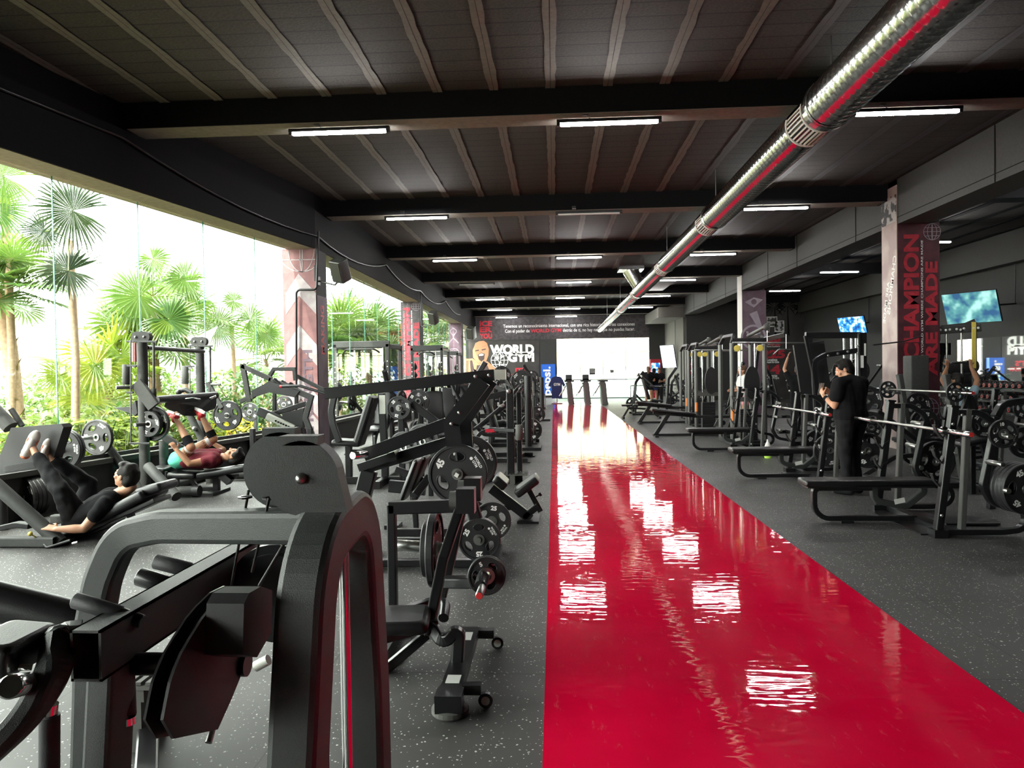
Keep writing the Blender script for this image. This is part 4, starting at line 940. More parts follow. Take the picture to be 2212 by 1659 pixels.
# ---- generic plate-loaded lever machines; front toward -Y; arms loaded at the sides
def lever_machine(loc, rz, label, var=0, s=1., group='plate loaded machines in the left hand rows', plates=None, kind='press', tag_=''):
    t = thing('lever_machine', label, 'gym machine', loc, rz, group); LOC(t); r = random.Random(var)
    w = .42; fr = 'satin_black'
    for sx in (-1, 1):
        MB().rect([(sx*w, -.62, .04), (sx*w, .60, .04)], .06, .07).box((sx*w, -.60, .01), (.12, .12, .02)).build('base_rail', fr, t)
    MB().rect([(-w, -.45, .06), (w, -.45, .06)], .06, .07).rect([(-w, .5, .06), (w, .5, .06)], .06, .07).build_each('cross_member', fr, t)
    hh = 1.35+.12*(var % 4)
    MB().rect([(0, .5, .08), (0, .42, hh*.75), (0, .15, hh)], .08, .09, n=(1, 0, 0), fil=.15).rect([(-w, .5, .06), (-.12, .44, hh*.7)], .05, .06).rect([(w, .5, .06), (.12, .44, hh*.7)], .05, .06).build('upright', fr, t)
    MB().rect([(0, -.35, .08), (0, -.32, .40), (0, .2, .44), (0, .44, .7)], .06, .06, n=(1, 0, 0), fil=.1).build_each('seat_frame', fr, t)
    MB().box((0, -.28, .47), (.34, .40, .07), rotx(6), .03).build('seat', 'vinyl', t)
    MB().box((0, .08, .86), (.32, .09, .72), rotx(-16), .035).build('backrest', 'vinyl', t)
    for sx in (-1, 1):
        py = .30; pz = hh-.08 if kind == 'press' else .72
        if kind == 'press':
            P = [(sx*.10, py, pz), (sx*.34, py-.02, pz-.05), (sx*.46, -.12, .95), (sx*.40, -.50, .93)]
        else:
            P = [(sx*.12, .35, .55), (sx*.40, .25, .6), (sx*.48, -.25, 1.0), (sx*.36, -.45, 1.25)]
        MB().rect(P, .05, .06, fil=.06).build('lever_arm', fr, t)
        e = V(P[-1]); MB().tube([e, e+V((-sx*.14, -.02, .05))], .02, sides=10).build('handgrip', 'foam', t)
        hp = V(P[1 if kind == 'press' else 2])+V((0, .02, -.02)); q = MB(); horn(q, hp, (sx, 0, 0), .30); q.build('weight_horn', 'steel', t)
        q = MB(); horn(q, (sx*(w-.02), .48, .35), (sx, 0, 0), .25); q.rect([(sx*w, .5, .06), (sx*w, .48, .42)], .05, .05).build('storage_post', fr, t)
    if plates is None: plates = [(45, 2, -1, 'a'), (45, 1, 1, 'a'), (25, 1, -1, 's'), (45, 2, 1, 's')]
    R = Matrix.Rotation(rz, 3, 'Z'); k = 0
    for key, n_, sx, where in plates:
        if where == 'a': hp = V((sx*.38, .30, hh-.13)) if kind == 'press' else V((sx*.50, -.23, .98))
        else: hp = V((sx*(w+.03), .48, .35))
        d = R @ V((sx, 0, 0))
        stack(key, n_, V(loc)+R @ hp, d, '%d pound plate, %s %s of %s' % (key, 'window side' if sx < 0 else 'lane side', 'arm' if where == 'a' else 'peg', tag_ or label), None, r.uniform(0, 6)); k += 1
    return t
# ================================================================ FOREGROUND CABLE MACHINE (left, closest to the camera)
t = thing('cable_machine', 'big matt black cable machine with round pulley guards and an open square arm', 'gym machine', (-.75, 1.8, 0))
K = 'coarse_steel'
XA = -.555
ax_, bx_, cx_ = at(615, 1620, 1.45).x, at(648, 1200, 1.5).x, at(784, 1300, 2.08).x
MB().rect([(ax_, 1.515, 0.0), (ax_+.005, 1.515, .7), (bx_, 1.56, 1.16), (cx_+.005, 2.02, 1.18), (cx_, 2.12, .6), (cx_, 2.14, 0)], .108, .125, n=(1, 0, 0), fil=[.4, .17, .2, .5], rnd=.16, seg=10).build('arch_frame', K, t)
o_ = A_ = None
def zb(x, y): return x/3.463, 1180+y/3.463          # pixel in the enlarged corner view -> photograph
# cross arm to the left and its left leg
MB().rect([at(700, 1136, 1.72), at(350, 1136, 1.86), at(262, 1155, 1.9), at(222, 1250, 1.9), at(205, 1345, 1.9), at(195, 1700, 1.9)], .075, .085, n=(0.02, 1, 0), fil=[.3, .16, .3, .1], rnd=.2, seg=8).build('cross_arm', K, t)
MB().box((-1.23, 1.9, .03), (.3, .12, .06)).box((XA, 1.83, .03), (.1, .85, .06)).build('base_foot', K, t)
def guard(cx, cy, Y, rp, tt, leg):
    s = 1534/Y; r = rp/s; c = at(cx, cy, Y); o = []
    for k in range(29):
        a = math.radians(-12+k*(282+12)/28) if leg else math.radians(k*360/29)
        o.append((r*math.cos(a), r*math.sin(a)))
    if leg: o = [(r*1.22, -r*.90)]+[(r*math.cos(math.radians(5+k*255/26)), r*math.sin(math.radians(5+k*255/26))) for k in range(27)]+[(r*.05, -r*.9)]
    q = MB().prism(o, c, (1, 0, 0), (0, 0, 1), tt).box(c+V((-.005, 0, r*1.0)), (.09, tt, .022)).build('pulley_guard', K, t)
    MB().ball(c-V((0, tt/2+.002, 0)), .013, 12, 8).build('guard_bolt', 'steel', q); return c
guard(659, 1030, 1.62, 82, .05, True); guard(614, 1014, 1.90, 84, .05, True)
m_ = MB()
for (x0, y0, Y0, x1, y1, Y1) in ((537, 1060, 1.8, 500, 1265, 1.9), (582, 1075, 1.72, 545, 1235, 1.85), (640, 1130, 1.7, 560, 1265, 1.8)): m_.tube([at(x0, y0, Y0), at(x1, y1, Y1)], .004, sides=6)
m_.build_each('pulley_cable', 'cable', t)
m_ = MB()
for x, y in ((530, 1099), (583, 1101)): m_.lathe([(.018, 0), (.018, .004), (.011, .004), (.011, -.002)], at(x, y+14, 1.76)+V((0, 0, .044)), (0, 0, 1), 16, False)
m_.build_each('cable_grommet', 'satin_black', t)
m_ = MB(); m_.cyl((-.565, 1.86, .05), (-.565, 1.86, 1.15), .011, 14).cyl((-.60, 1.95, .05), (-.60, 1.95, 1.15), .011, 14); m_.build_each('guide_rod', 'chrome', t)
# square tube running away from the camera, open toward us
def tube_open(x, y0, y1, z, w, h, th=.006):
    q = MB(); 
    for a, b, c_, d in ((0, h/2-th/2, w, th), (0, -h/2+th/2, w, th), (-w/2+th/2, 0, th, h), (w/2-th/2, 0, th, h)): q.box((x+a, (y0+y1)/2, z+b), (c_, y1-y0, d))
    return q
xs_ = at(186, 1435, 1.47).x
tube_open(xs_, 1.47, 2.3, .945, .07, .112).build('swing_tube', K, t)
MB().rect([(xs_-.0, 1.56, .89), (xs_-.01, 1.53, .5), (xs_-.03, 1.5, 0)], .10, .062, n=(0, 1, 0), fil=.2).build('swing_post', K, t)
m_ = MB()
for (xa, ya, Ya, xb, yb, Yb, ra) in ((160, 1296, 1.6, 262, 1327, 1.6, .019), (335, 1212, 2.1, 412, 1232, 2.1, .023)): m_.cyl(at(xa, ya, Ya), at(xb, yb, Yb), ra, 16, bev=.004)
m_.build_each('roller_pad', 'foam', t)
m_ = MB()
for (xa, ya, Ya, xb, yb, Yb, ra) in ((255, 1325, 1.6, 308, 1343, 1.6, .016), (405, 1230, 2.1, 455, 1243, 2.1, .018), (300, 1245, 2.25, 380, 1270, 2.25, .03), (365, 1265, 2.2, 430, 1262, 2.2, .02)): m_.cyl(at(xa, ya, Ya), at(xb, yb, Yb), ra, 16, bev=.003)
m_.build_each('roller_axle', 'satin_black', t)
# cam (quadrant) with two flanges and counterweight, in the plane X = const
def px_poly(pts, X): return [atx(*zb(x, y), X) for x, y in pts]
F1 = [(1240, 1140), (1265, 1020), (1300, 920), (1350, 800), (1420, 680), (1500, 550), (1580, 450), (1680, 350), (1780, 300), (1950, 330), (1960, 620), (1850, 830), (1720, 1150), (1620, 1370), (1290, 1440), (1210, 1300)]
m_ = MB(); m_.plate(px_poly(F1, -.735), (1, 0, 0), .006); m_.build('cam_plate', 'black_steel', t)
F2 = [(p.y, p.z) for p in px_poly(F1, -.735)]
q = MB(); q.plate([V((-.765, y-.006, z+.003)) for y, z in F2], (1, 0, 0), .005); q.plate([V((-.75, 1.56+(y-1.56)*.9, .93+(z-.93)*.9)) for y, z in F2], (1, 0, 0), .022); q.build('cam_groove', 'satin_black', t)
cw = [(1790, 430), (1830, 350), (1920, 300), (2005, 330), (2000, 640), (1890, 830), (1780, 810)]
m_ = MB(); P = px_poly(cw, -.66); m_.plate([p+V((-.03, 0, 0)) for p in P], (1, 0, 0), .08); m_.build('counterweight', 'black_steel', t)
MB().cyl((xs_, 1.6, .875), (-.72, 1.6, .875), .026, 18).build('cam_shaft', 'satin_black', t)
MB().tube([atx(*zb(1600, 1340), -.74), atx(*zb(1560, 1470), -.74)], .006, sides=8, r2=.008).build('cable_end', 'steel', t)
# handle grips hanging down
g = MB().cyl(at(272, 1445, 1.62), at(276, 1548, 1.58), .019, 16, bev=.003).build('handgrip', 'foam', t); MB().cyl(at(276, 1548, 1.58), at(277, 1563, 1.58), .018, 16).build('grip_end', 'chrome', g)
g = MB().cyl(at(107, 1545, 1.42), at(106, 1800, 1.42), .02, 16).build('handgrip', 'foam', t); MB().cyl(at(110, 1520, 1.42), at(107, 1545, 1.42), .015, 16).build('grip_end', 'chrome', g)
# long bench pad, small pad, curved lever with chrome pin
def padpx(cx, cy, Y, w, d, h, rot, name, m_='vinyl', bev=.03): MB().box(at(cx, cy, Y), (w, d, h), rot, bev).build(name, m_, t)
MB().tube([at(-260, 1235, 1.95), at(150, 1338, 1.95), at(185, 1346, 1.95)], lambda q: .056 if q < .9 else .046, sides=20).build('bench_pad', 'vinyl', t)
padpx(20, 1400, 1.45, .12, .16, .07, roty(4) @ rotx(0), 'thigh_pad', bev=.016)
MB().rect([at(175, 1368, 1.52), at(128, 1372, 1.5), at(118, 1450, 1.42), at(60, 1550, 1.35), at(-40, 1640, 1.3)], .065, .05, n=(0, 1, .0), fil=[.03, .12, .2], rnd=.3).build('curved_lever', K, t)
m_ = MB(); m_.cyl(at(22, 1484, 1.24), at(70, 1474, 1.42), .022, 20, bev=.003).cyl(at(25, 1441, 1.4), at(70, 1441, 1.42), .008, 12); m_.build('selector_pin', 'chrome', t)
m_ = MB(); c = at(600, 1278, 2.12); m_.prism(circ(.15, 30), c, (1, 0, 0), (0, 0, 1), .04).prism(circ(.125, 30), c-V((0, .03, 0)), (1, 0, 0), (0, 0, 1), .03); m_.build('pulley_wheel', 'satin_black', t)
q = MB(); c = fl(318, 1448, .30)
for i in range(7): q.box((c.x-.13+i*.042, c.y, .30), (.022, .26, .012))
q.box((c.x, c.y, .285), (.30, .28, .014)).box((c.x+.03, c.y-.1, .25), (.05, .04, .06)).box((c.x, c.y, .14), (.06, .2, .28)); q.build('foot_platform', 'rubber_grey', t)
MB().rect([(-1.0, 1.6, .2), (c.x, c.y, .06)], .08, .06).build('base_rail', 'satin_black', t)
m_ = MB(); m_.tube([at(140, 1430, 1.9), at(60, 1490, 1.95)], .03); m_.build_each('under_brace', 'satin_black', t)
MB().cyl(at(552, 1440, 2.65), at(580, 1425, 2.65), .02, 14).build('rubber_foot', 'wheel_white', t)
# ================================================================ ARM CURL MACHINE with wheeled foot
S = 'satin_black'
t = thing('plate_loaded_machine', 'plate loaded machine with wheeled foot bar behind the front arch', 'gym machine', (-.7, 3.7, 0))
m_ = MB(); m_.box((-.49, 3.55, .085), (.10, .84, .045)).box((-.49, 3.15, .07), (.12, .10, .08)); m_.build('foot_bar', S, t)
MB().lathe([(.075, 0), (.085, .01), (.085, .03), (.06, .04)], (-.49, 3.17, 0), (0, 0, 1), 24).build('rubber_foot', 'rubber_grey', t)
for y in (3.24, 3.93):
    w_ = MB().box((-.40, y, .085), (.09, .045, .045)).build('wheel_bracket', S, t)
    MB().lathe([(.034, -.013), (.034, .013), (.03, .018)], (-.335, y, .034), (0, 1, 0), 20).build('wheel', 'rubber', w_); MB().lathe([(.02, -.019), (.02, .019)], (-.335, y, .034), (0, 1, 0), 14).build('wheel_hub', 'wheel_white', w_)
MB().box((-.49, 3.28, .110), (.065, .085, .003)).box((-.485, 3.82, .110), (.04, .11, .003)).build('maker_label', 'plate_sticker', t)
MB().rect([(-.50, 3.50, .1), (-.49, 3.52, .28), at(960, 1392, 3.5), at(938, 1358, 3.55), at(926, 1345, 3.6)], .06, .06, fil=[.1, .1, .05], n=(0, 1, 0)).build('curved_upright', S, t)
kn = at(929, 1352, 3.58)
MB().box(kn, (.07, .08, .07), rotz(20)).ball(kn+V((.0, -.05, -.01)), .022).build('pivot_joint', S, t)
m_ = MB(); m_.rect([kn, at(760, 1398, 3.3)], .05, .04).rect([at(930, 1300, 3.9), at(790, 1345, 3.6)], .05, .04).rect([at(920, 1372, 3.8), at(840, 1440, 3.6), at(700, 1520, 3.5)], .05, .04, fil=.1); m_.build_each('seat_frame', S, t)
MB().box(at(838, 1340, 3.5), (.42, .3, .07), rotz(6), .03).build('seat', 'vinyl', t)
m_ = MB(); m_.rect([kn, at(957, 1209, 3.85), at(993, 1100, 4.0)], .07, .055, n=(0, 1, 0)).rect([at(955, 1290, 4.0), at(969, 1231, 4.05), at(998, 1105, 4.15)], .06, .05, n=(0, 1, 0)); m_.build('lever_arm', S, t)
for cx, cy, Y in ((1007, 1080, 3.9), (1022, 1055, 4.25)):
    c = at(cx, cy, Y); MB().box(c, (.10, .10, .135)).build('bearing_block', S, t); MB().cyl(c+V((-.09, 0, 0)), c+V((-.05, 0, 0)), .05, 20).build('bearing_ring', 'grey_steel', t)
MB().rect([at(842, 1097, 4.1), at(1000, 1092, 4.1)], .06, .075, n=(0, 1, 0)).rect([at(846, 1090, 4.1), (at(846, 1090, 4.1).x, 4.1, .03)], .06, .05, n=(0, 1, 0)).box((at(846, 1090, 4.1).x, 4.0, .03), (.1, .7, .06)).build('rear_frame', S, t)
MB().rect([at(850, 1150, 4.6), at(985, 1150, 4.6)], .05, .05).rect([at(850, 1175, 4.9), at(985, 1175, 4.9)], .05, .09).build_each('rear_rail', S, t)
MB().tube([at(952, 1290, 4.1), at(962, 1310, 4.0), at(958, 1335, 3.9)], .03).build('damper', S, t)
a = at(948, 1185, 4.2); m_ = MB(); m_.cyl(a+V((.08, 0, 0)), at(845, 1176, 4.2), .033, 18, bev=.006); m_.build('weight_horn', 'steel', t)
stack(45, 1, a+V((.0, 0, 0)), (-1, 0, 0), 'black 45 pound plate seen edge-on beside the front arch'); stack(25, 1, a+V((-.05, 0, 0)), (-1, 0, 0), 'smaller black plate outside the edge-on 45 pound plate')
MB().rect([at(962, 1257, 3.95), at(1036, 1257, 3.72)], .06, .06, n=(0, 1, 0)).cyl(at(1043, 1247, 3.66), at(1038, 1268, 3.5), .032, 18).build('side_arm', S, t)
c = at(1049, 1250, 3.66); d = (at(1035, 1288, 3.36)-c).normalized()
h = MB().cyl(c-d*.1, at(1035, 1287, 3.36), .019, 18, bev=.003).build('weight_horn', 'steel', t); MB().cyl(at(1035, 1287, 3.36), at(1035, 1287, 3.36)+d*.004, .016, 16).build('end_cap', 'red_plastic', h)
plate(5, c+V((0, .05, 0)), (.12, -1, .1), .6, 'small black 5 pound plate with red capped sleeve in front'); plate(5, c+V((0, .075, 0)), (.12, -1, .1), 1.6, 'small black plate right behind the 5 pound plate')
# ================================================================ LEVER ROW MACHINE
t = thing('lever_row_machine', 'large black lever machine with long slanting beams in the centre left', 'gym machine', (-1.1, 5.6, 0))
def z5(x, y): return 680+x/4.096, 720+y/4.096
def b5(x, y, Y): return at(*z5(x, y), Y)
N0 = (0, 1, 0)
MB().rect([b5(100, 533, 5.3), b5(1592, 367, 5.3)], .075, .085, n=N0, rnd=.06).build('top_beam', S, t)
MB().box(b5(1640, 365, 5.3), (.085, .075, .075)).build('beam_end', 'silver_paint', t)
MB().rect([b5(440, 1075, 5.25), b5(1170, 800, 5.3)], .075, .095, n=N0, rnd=.06).build('lower_beam', S, t)
m_ = MB(); m_.rect([b5(1490, 420, 5.22), b5(1205, 800, 5.22), b5(1235, 1000, 5.22)], .02, .115, n=N0, rnd=0, fil=.03); m_.build('link_plate', S, t)
m_ = MB(); m_.rect([b5(1565, 415, 5.48), b5(1330, 770, 5.48), b5(1340, 1000, 5.48)], .02, .10, n=N0, rnd=0, fil=.03); m_.build('link_plate', S, t)
bolts(t, [b5(x, y, 5.2)-V((0, .012, 0)) for x, y in ((1425, 381), (1545, 370), (1280, 700), (1212, 800))], (0, -1, 0), .014)
MB().cyl(b5(450, 1070, 5.05), b5(335, 1083, 4.9), .028, 20, bev=.004).build('pivot_pin', 'chrome', t)
MB().rect([b5(430, 1195, 5.5), b5(1210, 955, 5.5)], .08, .09, n=N0, rnd=.06).build('guide_rail', S, t)
MB().box(b5(560, 1130, 5.45), (.30, .12, .06), roty(-18)).box(b5(700, 1085, 5.4), (.06, .14, .07), roty(-18)).build('slide_block', S, t)
lg = b5(500, 1230, 5.5); MB().rect([b5(480, 1215, 5.5), b5(415, 1480, 5.5), V((b5(380, 1600, 5.5).x-.05, 5.5, .03))], .09, .13, n=N0).box((b5(380, 1600, 5.5).x-.05, 5.6, .03), (.2, .9, .06)).build('front_leg', S, t)
rp = b5(1290, 980, 5.5); MB().rect([rp, V((rp.x+.06, 5.5, .6)), V((rp.x+.20, 5.5, .03))], .09, .10, n=N0).box((rp.x+.2, 5.6, .03), (.14, .95, .06)).rect([(rp.x+.2, 5.55, .04), (lg.x-.1, 5.55, .04)], .07, .06).build('rear_leg', S, t)
c = b5(1265, 1243, 5.3); MB().cyl(c+V((0, .3, 0)), c-V((0, .06, 0)), .024, 18).build('weight_horn', 'chrome', t)
MB().box(c-V((0, .065, 0)), (.03, .012, .03), roty(30)).build('sleeve_end', 'wall_plate', t)
c1 = at(1016, 999, 5.9); MB().cyl(c1+V((-.1, .1, 0)), c1-V((0, .03, 0)), .024, 18).rect([c1+V((0, .08, 0)), rp+V((0, .1, 0))], .06, .06).build('weight_horn', 'steel', t)
plate(45, c, (0, -1, 0), .0, 'black 45 pound plate facing the camera on the long lever machine'); plate(45, c1, (0, -1, 0), .15, 'black 45 pound plate half hidden behind the front facing one')
c = at(1034, 1166, 5.45); stack(25, 2, c+V((0, .07, 0)), (.05, -1, 0), 'black 25 pound plate low on the storage leg'); MB().cyl(c+V((0, .25, 0)), c-V((0, .03, 0)), .022).rect([c+V((.0, .18, 0)), (rp.x+.2, 5.6, .1)], .05, .05).build_each('storage_horn', 'steel', t)
c = at(1063, 1125, 6.1); plate(25, c, (.05, -1, 0), 1.2, 'black 25 pound plate behind the lowest pair near the lane'); MB().cyl(c+V((0, .2, 0)), c-V((0, .03, 0)), .022).rect([c+V((0, .15, 0)), V((c.x+.05, 6.25, .0))], .05, .05).build_each('storage_horn', 'steel', t)
# ---- foot brace bench with pads by the lane
t = thing('foot_brace_bench', 'black foot brace bench with two slanted pads beside the red lane', 'gym machine', (-.45, 7.3, 0))
P = lambda x, y, Y=7.3: b5(x, y, Y)
MB().rect([P(1560, 1370), P(1910, 1640)], .06, .10, n=N0).rect([P(1490, 1540), P(1780, 1540)], .06, .05, n=N0).rect([P(1850, 1625), P(1975, 1525)], .06, .07, n=N0).rect([P(1895, 1385), P(1998, 1575)], .05, .055, n=N0).box(V((P(1890, 1645).x, 7.35, .012)), (.22, .4, .024)).build('frame', S, t)
MB().box(P(1648, 1305), (.15, .35, .09), roty(42), .02).build('foot_pad', 'vinyl', t); MB().box(P(1880, 1342), (.27, .35, .085), roty(-36), .02).build('foot_pad', 'vinyl', t)
MB().cyl(P(1935, 1460), P(1985, 1430), .008, 8).cyl(P(1985, 1430), P(2005, 1418), .02, 12).build('adjusting_knob', S, t)
MB().rect([P(1490, 1540), V((P(1300, 1540).x, 7.3, .3)), V((P(1300, 1540).x, 7.3, .0))], .06, .06, n=N0).build('rear_leg', S, t)
# ---- upright post machine with foam roller, Y about 9.4
t = thing('post_machine', 'tall black post machine with grey foam roller beside the lane', 'gym machine', (-.6, 9.5, 0))
c0 = fl(1104, 1045); 
MB().rect([V((c0.x, c0.y, 0)), V((c0.x, c0.y, at(1104, 840, c0.y).z))], .085, .10, n=N0).rect([V((c0.x+.11, c0.y+.25, 0)), V((c0.x+.11, c0.y+.25, 1.25))], .06, .07, n=N0).build('post', S, t)
MB().rect([b5(1700, 530, c0.y), b5(1400, 590, c0.y), b5(1200, 760, c0.y+.3), b5(900, 900, c0.y+.4)], .06, .08, n=N0, fil=.1).build('top_arm', S, t)
bolts(t, [b5(1718, 512, c0.y)-V((0, .06, 0))], (0, -1, 0), .03)
MB().rect([b5(1400, 960, c0.y), b5(1470, 880, c0.y), b5(1560, 850, c0.y), b5(1770, 860, c0.y-.1)], .06, .055, n=N0, fil=.1).build('roller_arm', S, t)
MB().box(b5(1552, 862, c0.y-.04), (.14, .01, .045)).build('maker_label', 'red_board', t)
MB().cyl(b5(1808, 945, c0.y-.1), b5(1808, 808, c0.y-.1), .052, 20, bev=.008).build('foam_roller', 'rubber_grey', t)
q = MB()
for i in range(8): q.box((c0.x+.05+(i%8)*.045-.15, c0.y+.1, .14), (.02, .3, .01))
q.box((c0.x+.02, c0.y+.1, .125), (.42, .32, .012)).box((c0.x+.02, c0.y+.1, .06), (.07, .3, .12)).build('foot_platform', 'rubber_grey', t)
MB().rect([(c0.x-1.0, c0.y+.2, .05), (c0.x+.15, c0.y+.2, .05)], .08, .09).rect([(c0.x-.5, c0.y-.3, .05), (c0.x-.5, c0.y+.8, .05)], .08, .09).build('base_frame', S, t)
MB().box((c0.x-.75, c0.y+.1, .55), (.4, .34, .08), None, .03).rect([(c0.x-.75, c0.y+.2, .08), (c0.x-.75, c0.y+.2, .5)], .06, .06).build('seat', 'vinyl', t)
# ---- chest press with tilted back pad, 25 plate (Y about 9.7)
t = thing('incline_press', 'incline press with tall slanted back pad and a 25 pound plate', 'gym machine', (-2.3, 9.9, 0))
Q = lambda x, y, Y=9.8: b5(x, y, Y)
MB().rect([Q(395, 960), Q(520, 560)], .34, .11, n=N0, rnd=.3).build('backrest', 'vinyl', t)
MB().box(Q(300, 965), (.40, .36, .08), roty(4), .03).build('seat', 'vinyl', t)
MB().rect([Q(590, 530), Q(620, 1060), V((Q(620, 1060).x, 9.8, 0))], .08, .10, n=N0).rect([Q(300, 1000), V((Q(300, 990).x, 9.8, 0))], .08, .09, n=N0).rect([V((Q(150, 990).x, 9.8, .05)), V((Q(760, 990).x, 9.8, .05))], .09, .1, n=N0).rect([V((Q(620, 990).x, 9.3, .05)), V((Q(620, 990).x, 10.5, .05))], .09, .1).build('frame', S, t)
MB().box(Q(598, 630, 9.74), (.085, .02, .26)).build('upright_face', 'silver_paint', t)
MB().rect([Q(215, 960, 9.6), Q(160, 800, 9.6), Q(145, 690, 9.6), Q(170, 560, 9.6)], .06, .085, n=N0, fil=.2).build('lever_arm', S, t)
MB().rect([Q(760, 700), Q(770, 900), V((Q(770, 900).x, 9.8, 0))], .06, .085, n=N0).rect([Q(860, 620), Q(1080, 790)], .07, .10, n=N0).build('rear_arm', S, t)
c = Q(745, 660, 9.7); MB().cyl(c+V((0, .25, 0)), c-V((0, .07, 0)), .024).build('weight_horn', 'steel', t); plate(25, c, (0, -1, 0), .3, 'black 25 pound plate facing the camera beside the incline back pad')
c = Q(915, 600, 10.3); plate(25, c, (0, -1, 0), 2.2, 'black plate half hidden behind the incline press arm'); MB().cyl(c+V((0, .2, 0)), c, .024).rect([c+V((0, .2, 0)), V((c.x, 10.5, 0))], .07, .07).build('storage_post', S, t)
for (x, y, Y, k, lab) in ((960, 960, 8.6, 45, 'black 45 pound plate low behind the slanted guide rail'), (790, 1010, 8.2, 35, 'black plate low in front of the guide rail bench')):
    c = b5(x, y, Y); plate(k, c, (-.3, -1, 0), 1., lab)
    MB().cyl(c+V((.05, .2, 0)), c, .024).rect([c+V((.05, .18, 0)), V((c.x+.05, c.y+.2, 0))], .06, .06).build('storage_post', S, t)
# ---- low roller bench between (edge-on pads)
t = thing('roller_bench', 'low black bench with tilted roller pads under the slanted rail', 'gym machine', (-1.6, 6.9, 0))
MB().box(b5(850, 1290, 6.6), (.05, .3, .42), roty(22), .024).build('leg_pad', 'vinyl', t); MB().box(b5(930, 1230, 6.9), (.05, .3, .36), roty(24), .024).build('leg_pad', 'vinyl', t)
MB().rect([b5(660, 1350, 7.0), b5(980, 1380, 7.0)], .08, .12, n=N0).box(V((b5(690, 1390, 7.0).x, 7.0, .02)), (.14, .2, .04)).rect([b5(1000, 1290, 6.5), b5(880, 1450, 6.3)], .1, .07, n=N0).rect([b5(880, 1450, 6.3), V((b5(900, 1500, 6.3).x, 6.3, 0))], .05, .05).rect([b5(720, 1200, 7.0), b5(960, 1300, 7.0)], .06, .06, n=N0).build_each('frame', S, t)
# ================================================================ ANGLED LEG PRESS with a man in black (far left)
def z1(x, y): return x/3.95, 860+y/3.95
def p1(x, y, Y): return at(*z1(x, y), Y)
def z4(x, y): return 220+x/4.424, 700+y/4.424
def p4(x, y, Y): return at(*z4(x, y), Y)
t = thing('leg_press', 'angled leg press sled machine under the window', 'gym machine', (-4.5, 6.6, 0))
for Y, n in ((6.25, 0), (7.15, 1)):
    MB().tube([p1(-700, 150, Y), p1(0, 770, Y), p1(520, 1235, Y)], .062, n=N0, sides=18).build('guide_rail', 'grey_paint', t)
MB().tube([p1(-300, -160, 7.2), p1(90, 250, 7.2)], .075, n=N0, sides=18).tube([p1(95, 95, 7.3), p1(190, 240, 7.3)], .03, n=N0).build('rear_post', 'grey_paint', t)
P = [p1(x, y, 6.75) for x, y in ((135, 250), (560, 215), (580, 245), (470, 590), (290, 610), (20, 650), (10, 560))]
MB().plate(P, (.25, 1, 0), .10).build('foot_plate', 'black_steel', t)
m_ = MB()
for i in range(7): a, b = p1(30, 630-i*8, 6.69), p1(300, 590-i*8, 6.69); m_.rect([a, b], .008, .006)
m_.build('foot_plate_tread', 'rubber', t)
b0, b1 = p1(-200, 1215, 6.2), p1(480, 1255, 6.2)
MB().rect([V((b0.x, 6.2, .05)), V((b1.x, 6.2, .05))], .09, .09).rect([V((b0.x, 7.2, .05)), V((b1.x, 7.2, .05))], .09, .09).rect([V((b1.x-.05, 6.2, .05)), V((b1.x-.05, 7.2, .05))], .09, .09).build('base_frame', 'grey_paint', t)
MB().rect([p1(0, 1110, 6.4), p1(150, 1075, 6.4), p1(260, 1090, 6.4)], .08, .05, n=N0, fil=.1).tube([p1(20, 850, 6.9), V((p1(20, 850, 6.9).x, 6.9, .02))], .045).build_each('lower_brace', 'black_steel', t)
def slab(a, b, w, th, parent, name, m_='vinyl', bev=.03, up=(0, 1, 0)):
    a, b = V(a), V(b); x = (b-a).normalized(); y = V(up).normalized(); z = x.cross(y).normalized(); y = z.cross(x)
    return MB().box((a+b)/2, ((b-a).length, w, th), Matrix((x, y, z)).transposed(), bev).build(name, m_, parent)
slab(p1(640, 1150, 6.62), p1(1330, 790, 6.62), .46, .10, t, 'back_pad'); slab(p1(1230, 790, 6.62), p1(1450, 735, 6.62), .34, .09, t, 'head_pad'); slab(p1(470, 1110, 6.62), p1(680, 1160, 6.62), .42, .09, t, 'seat_pad')
slab(p1(560, 1215, 6.6), p1(1390, 850, 6.6), .30, .05, t, 'pad_frame', 'black_steel', .01)
MB().rect([p1(1100, 960, 6.6), V((p1(1100, 960, 6.6).x+.1, 6.6, 0))], .06, .06).rect([p1(560, 1230, 6.6), V((p1(620, 1230, 6.6).x, 6.6, 0))], .3, .1).build('pad_support', 'black_steel', t)
m_ = MB().tube([p1(320, 1190, 6.2), p1(405, 1275, 6.15), p1(600, 1215, 6.2)], .014, n=N0, fil=.02); m_.build('safety_handle', 'black_steel', t)
MB().cyl(p1(620, 1240, 6.2), p1(665, 1228, 6.2), .012, 10).build('handle_sleeve', 'chrome', t)
MB().ball(p1(258, 1158, 6.15), .021).tube([p1(258, 1158, 6.15), p1(330, 1200, 6.2)], .006).build('stop_knob', 'yellow', t)
c = p1(620, 425, 7.6); MB().cyl(c+V((-.1, -.7, 0)), c+V((0, .12, 0)), .03).build('weight_horn', 'steel', t)
stack(45, 2, c-V((0, .1, 0)), (0, -1, 0), 'black 45 pound plate on the leg press sled behind the shoes', spin=.5)
# floor stack behind the rail
c = p1(215, 850, 7.5); m_ = MB().rect([V((c.x-.0, 7.75, .02)), V((c.x, 7.75, .6))], .07, .07, n=N0); horn(m_, (c.x, 7.75, c.z), (-.3, -1, 0), .35); m_.build('storage_post', 'black_steel', t)
stack(45, 4, V((c.x, 7.7, c.z)), (-.35, -1, 0), 'black 45 pound plate in the stack behind the leg press rail')
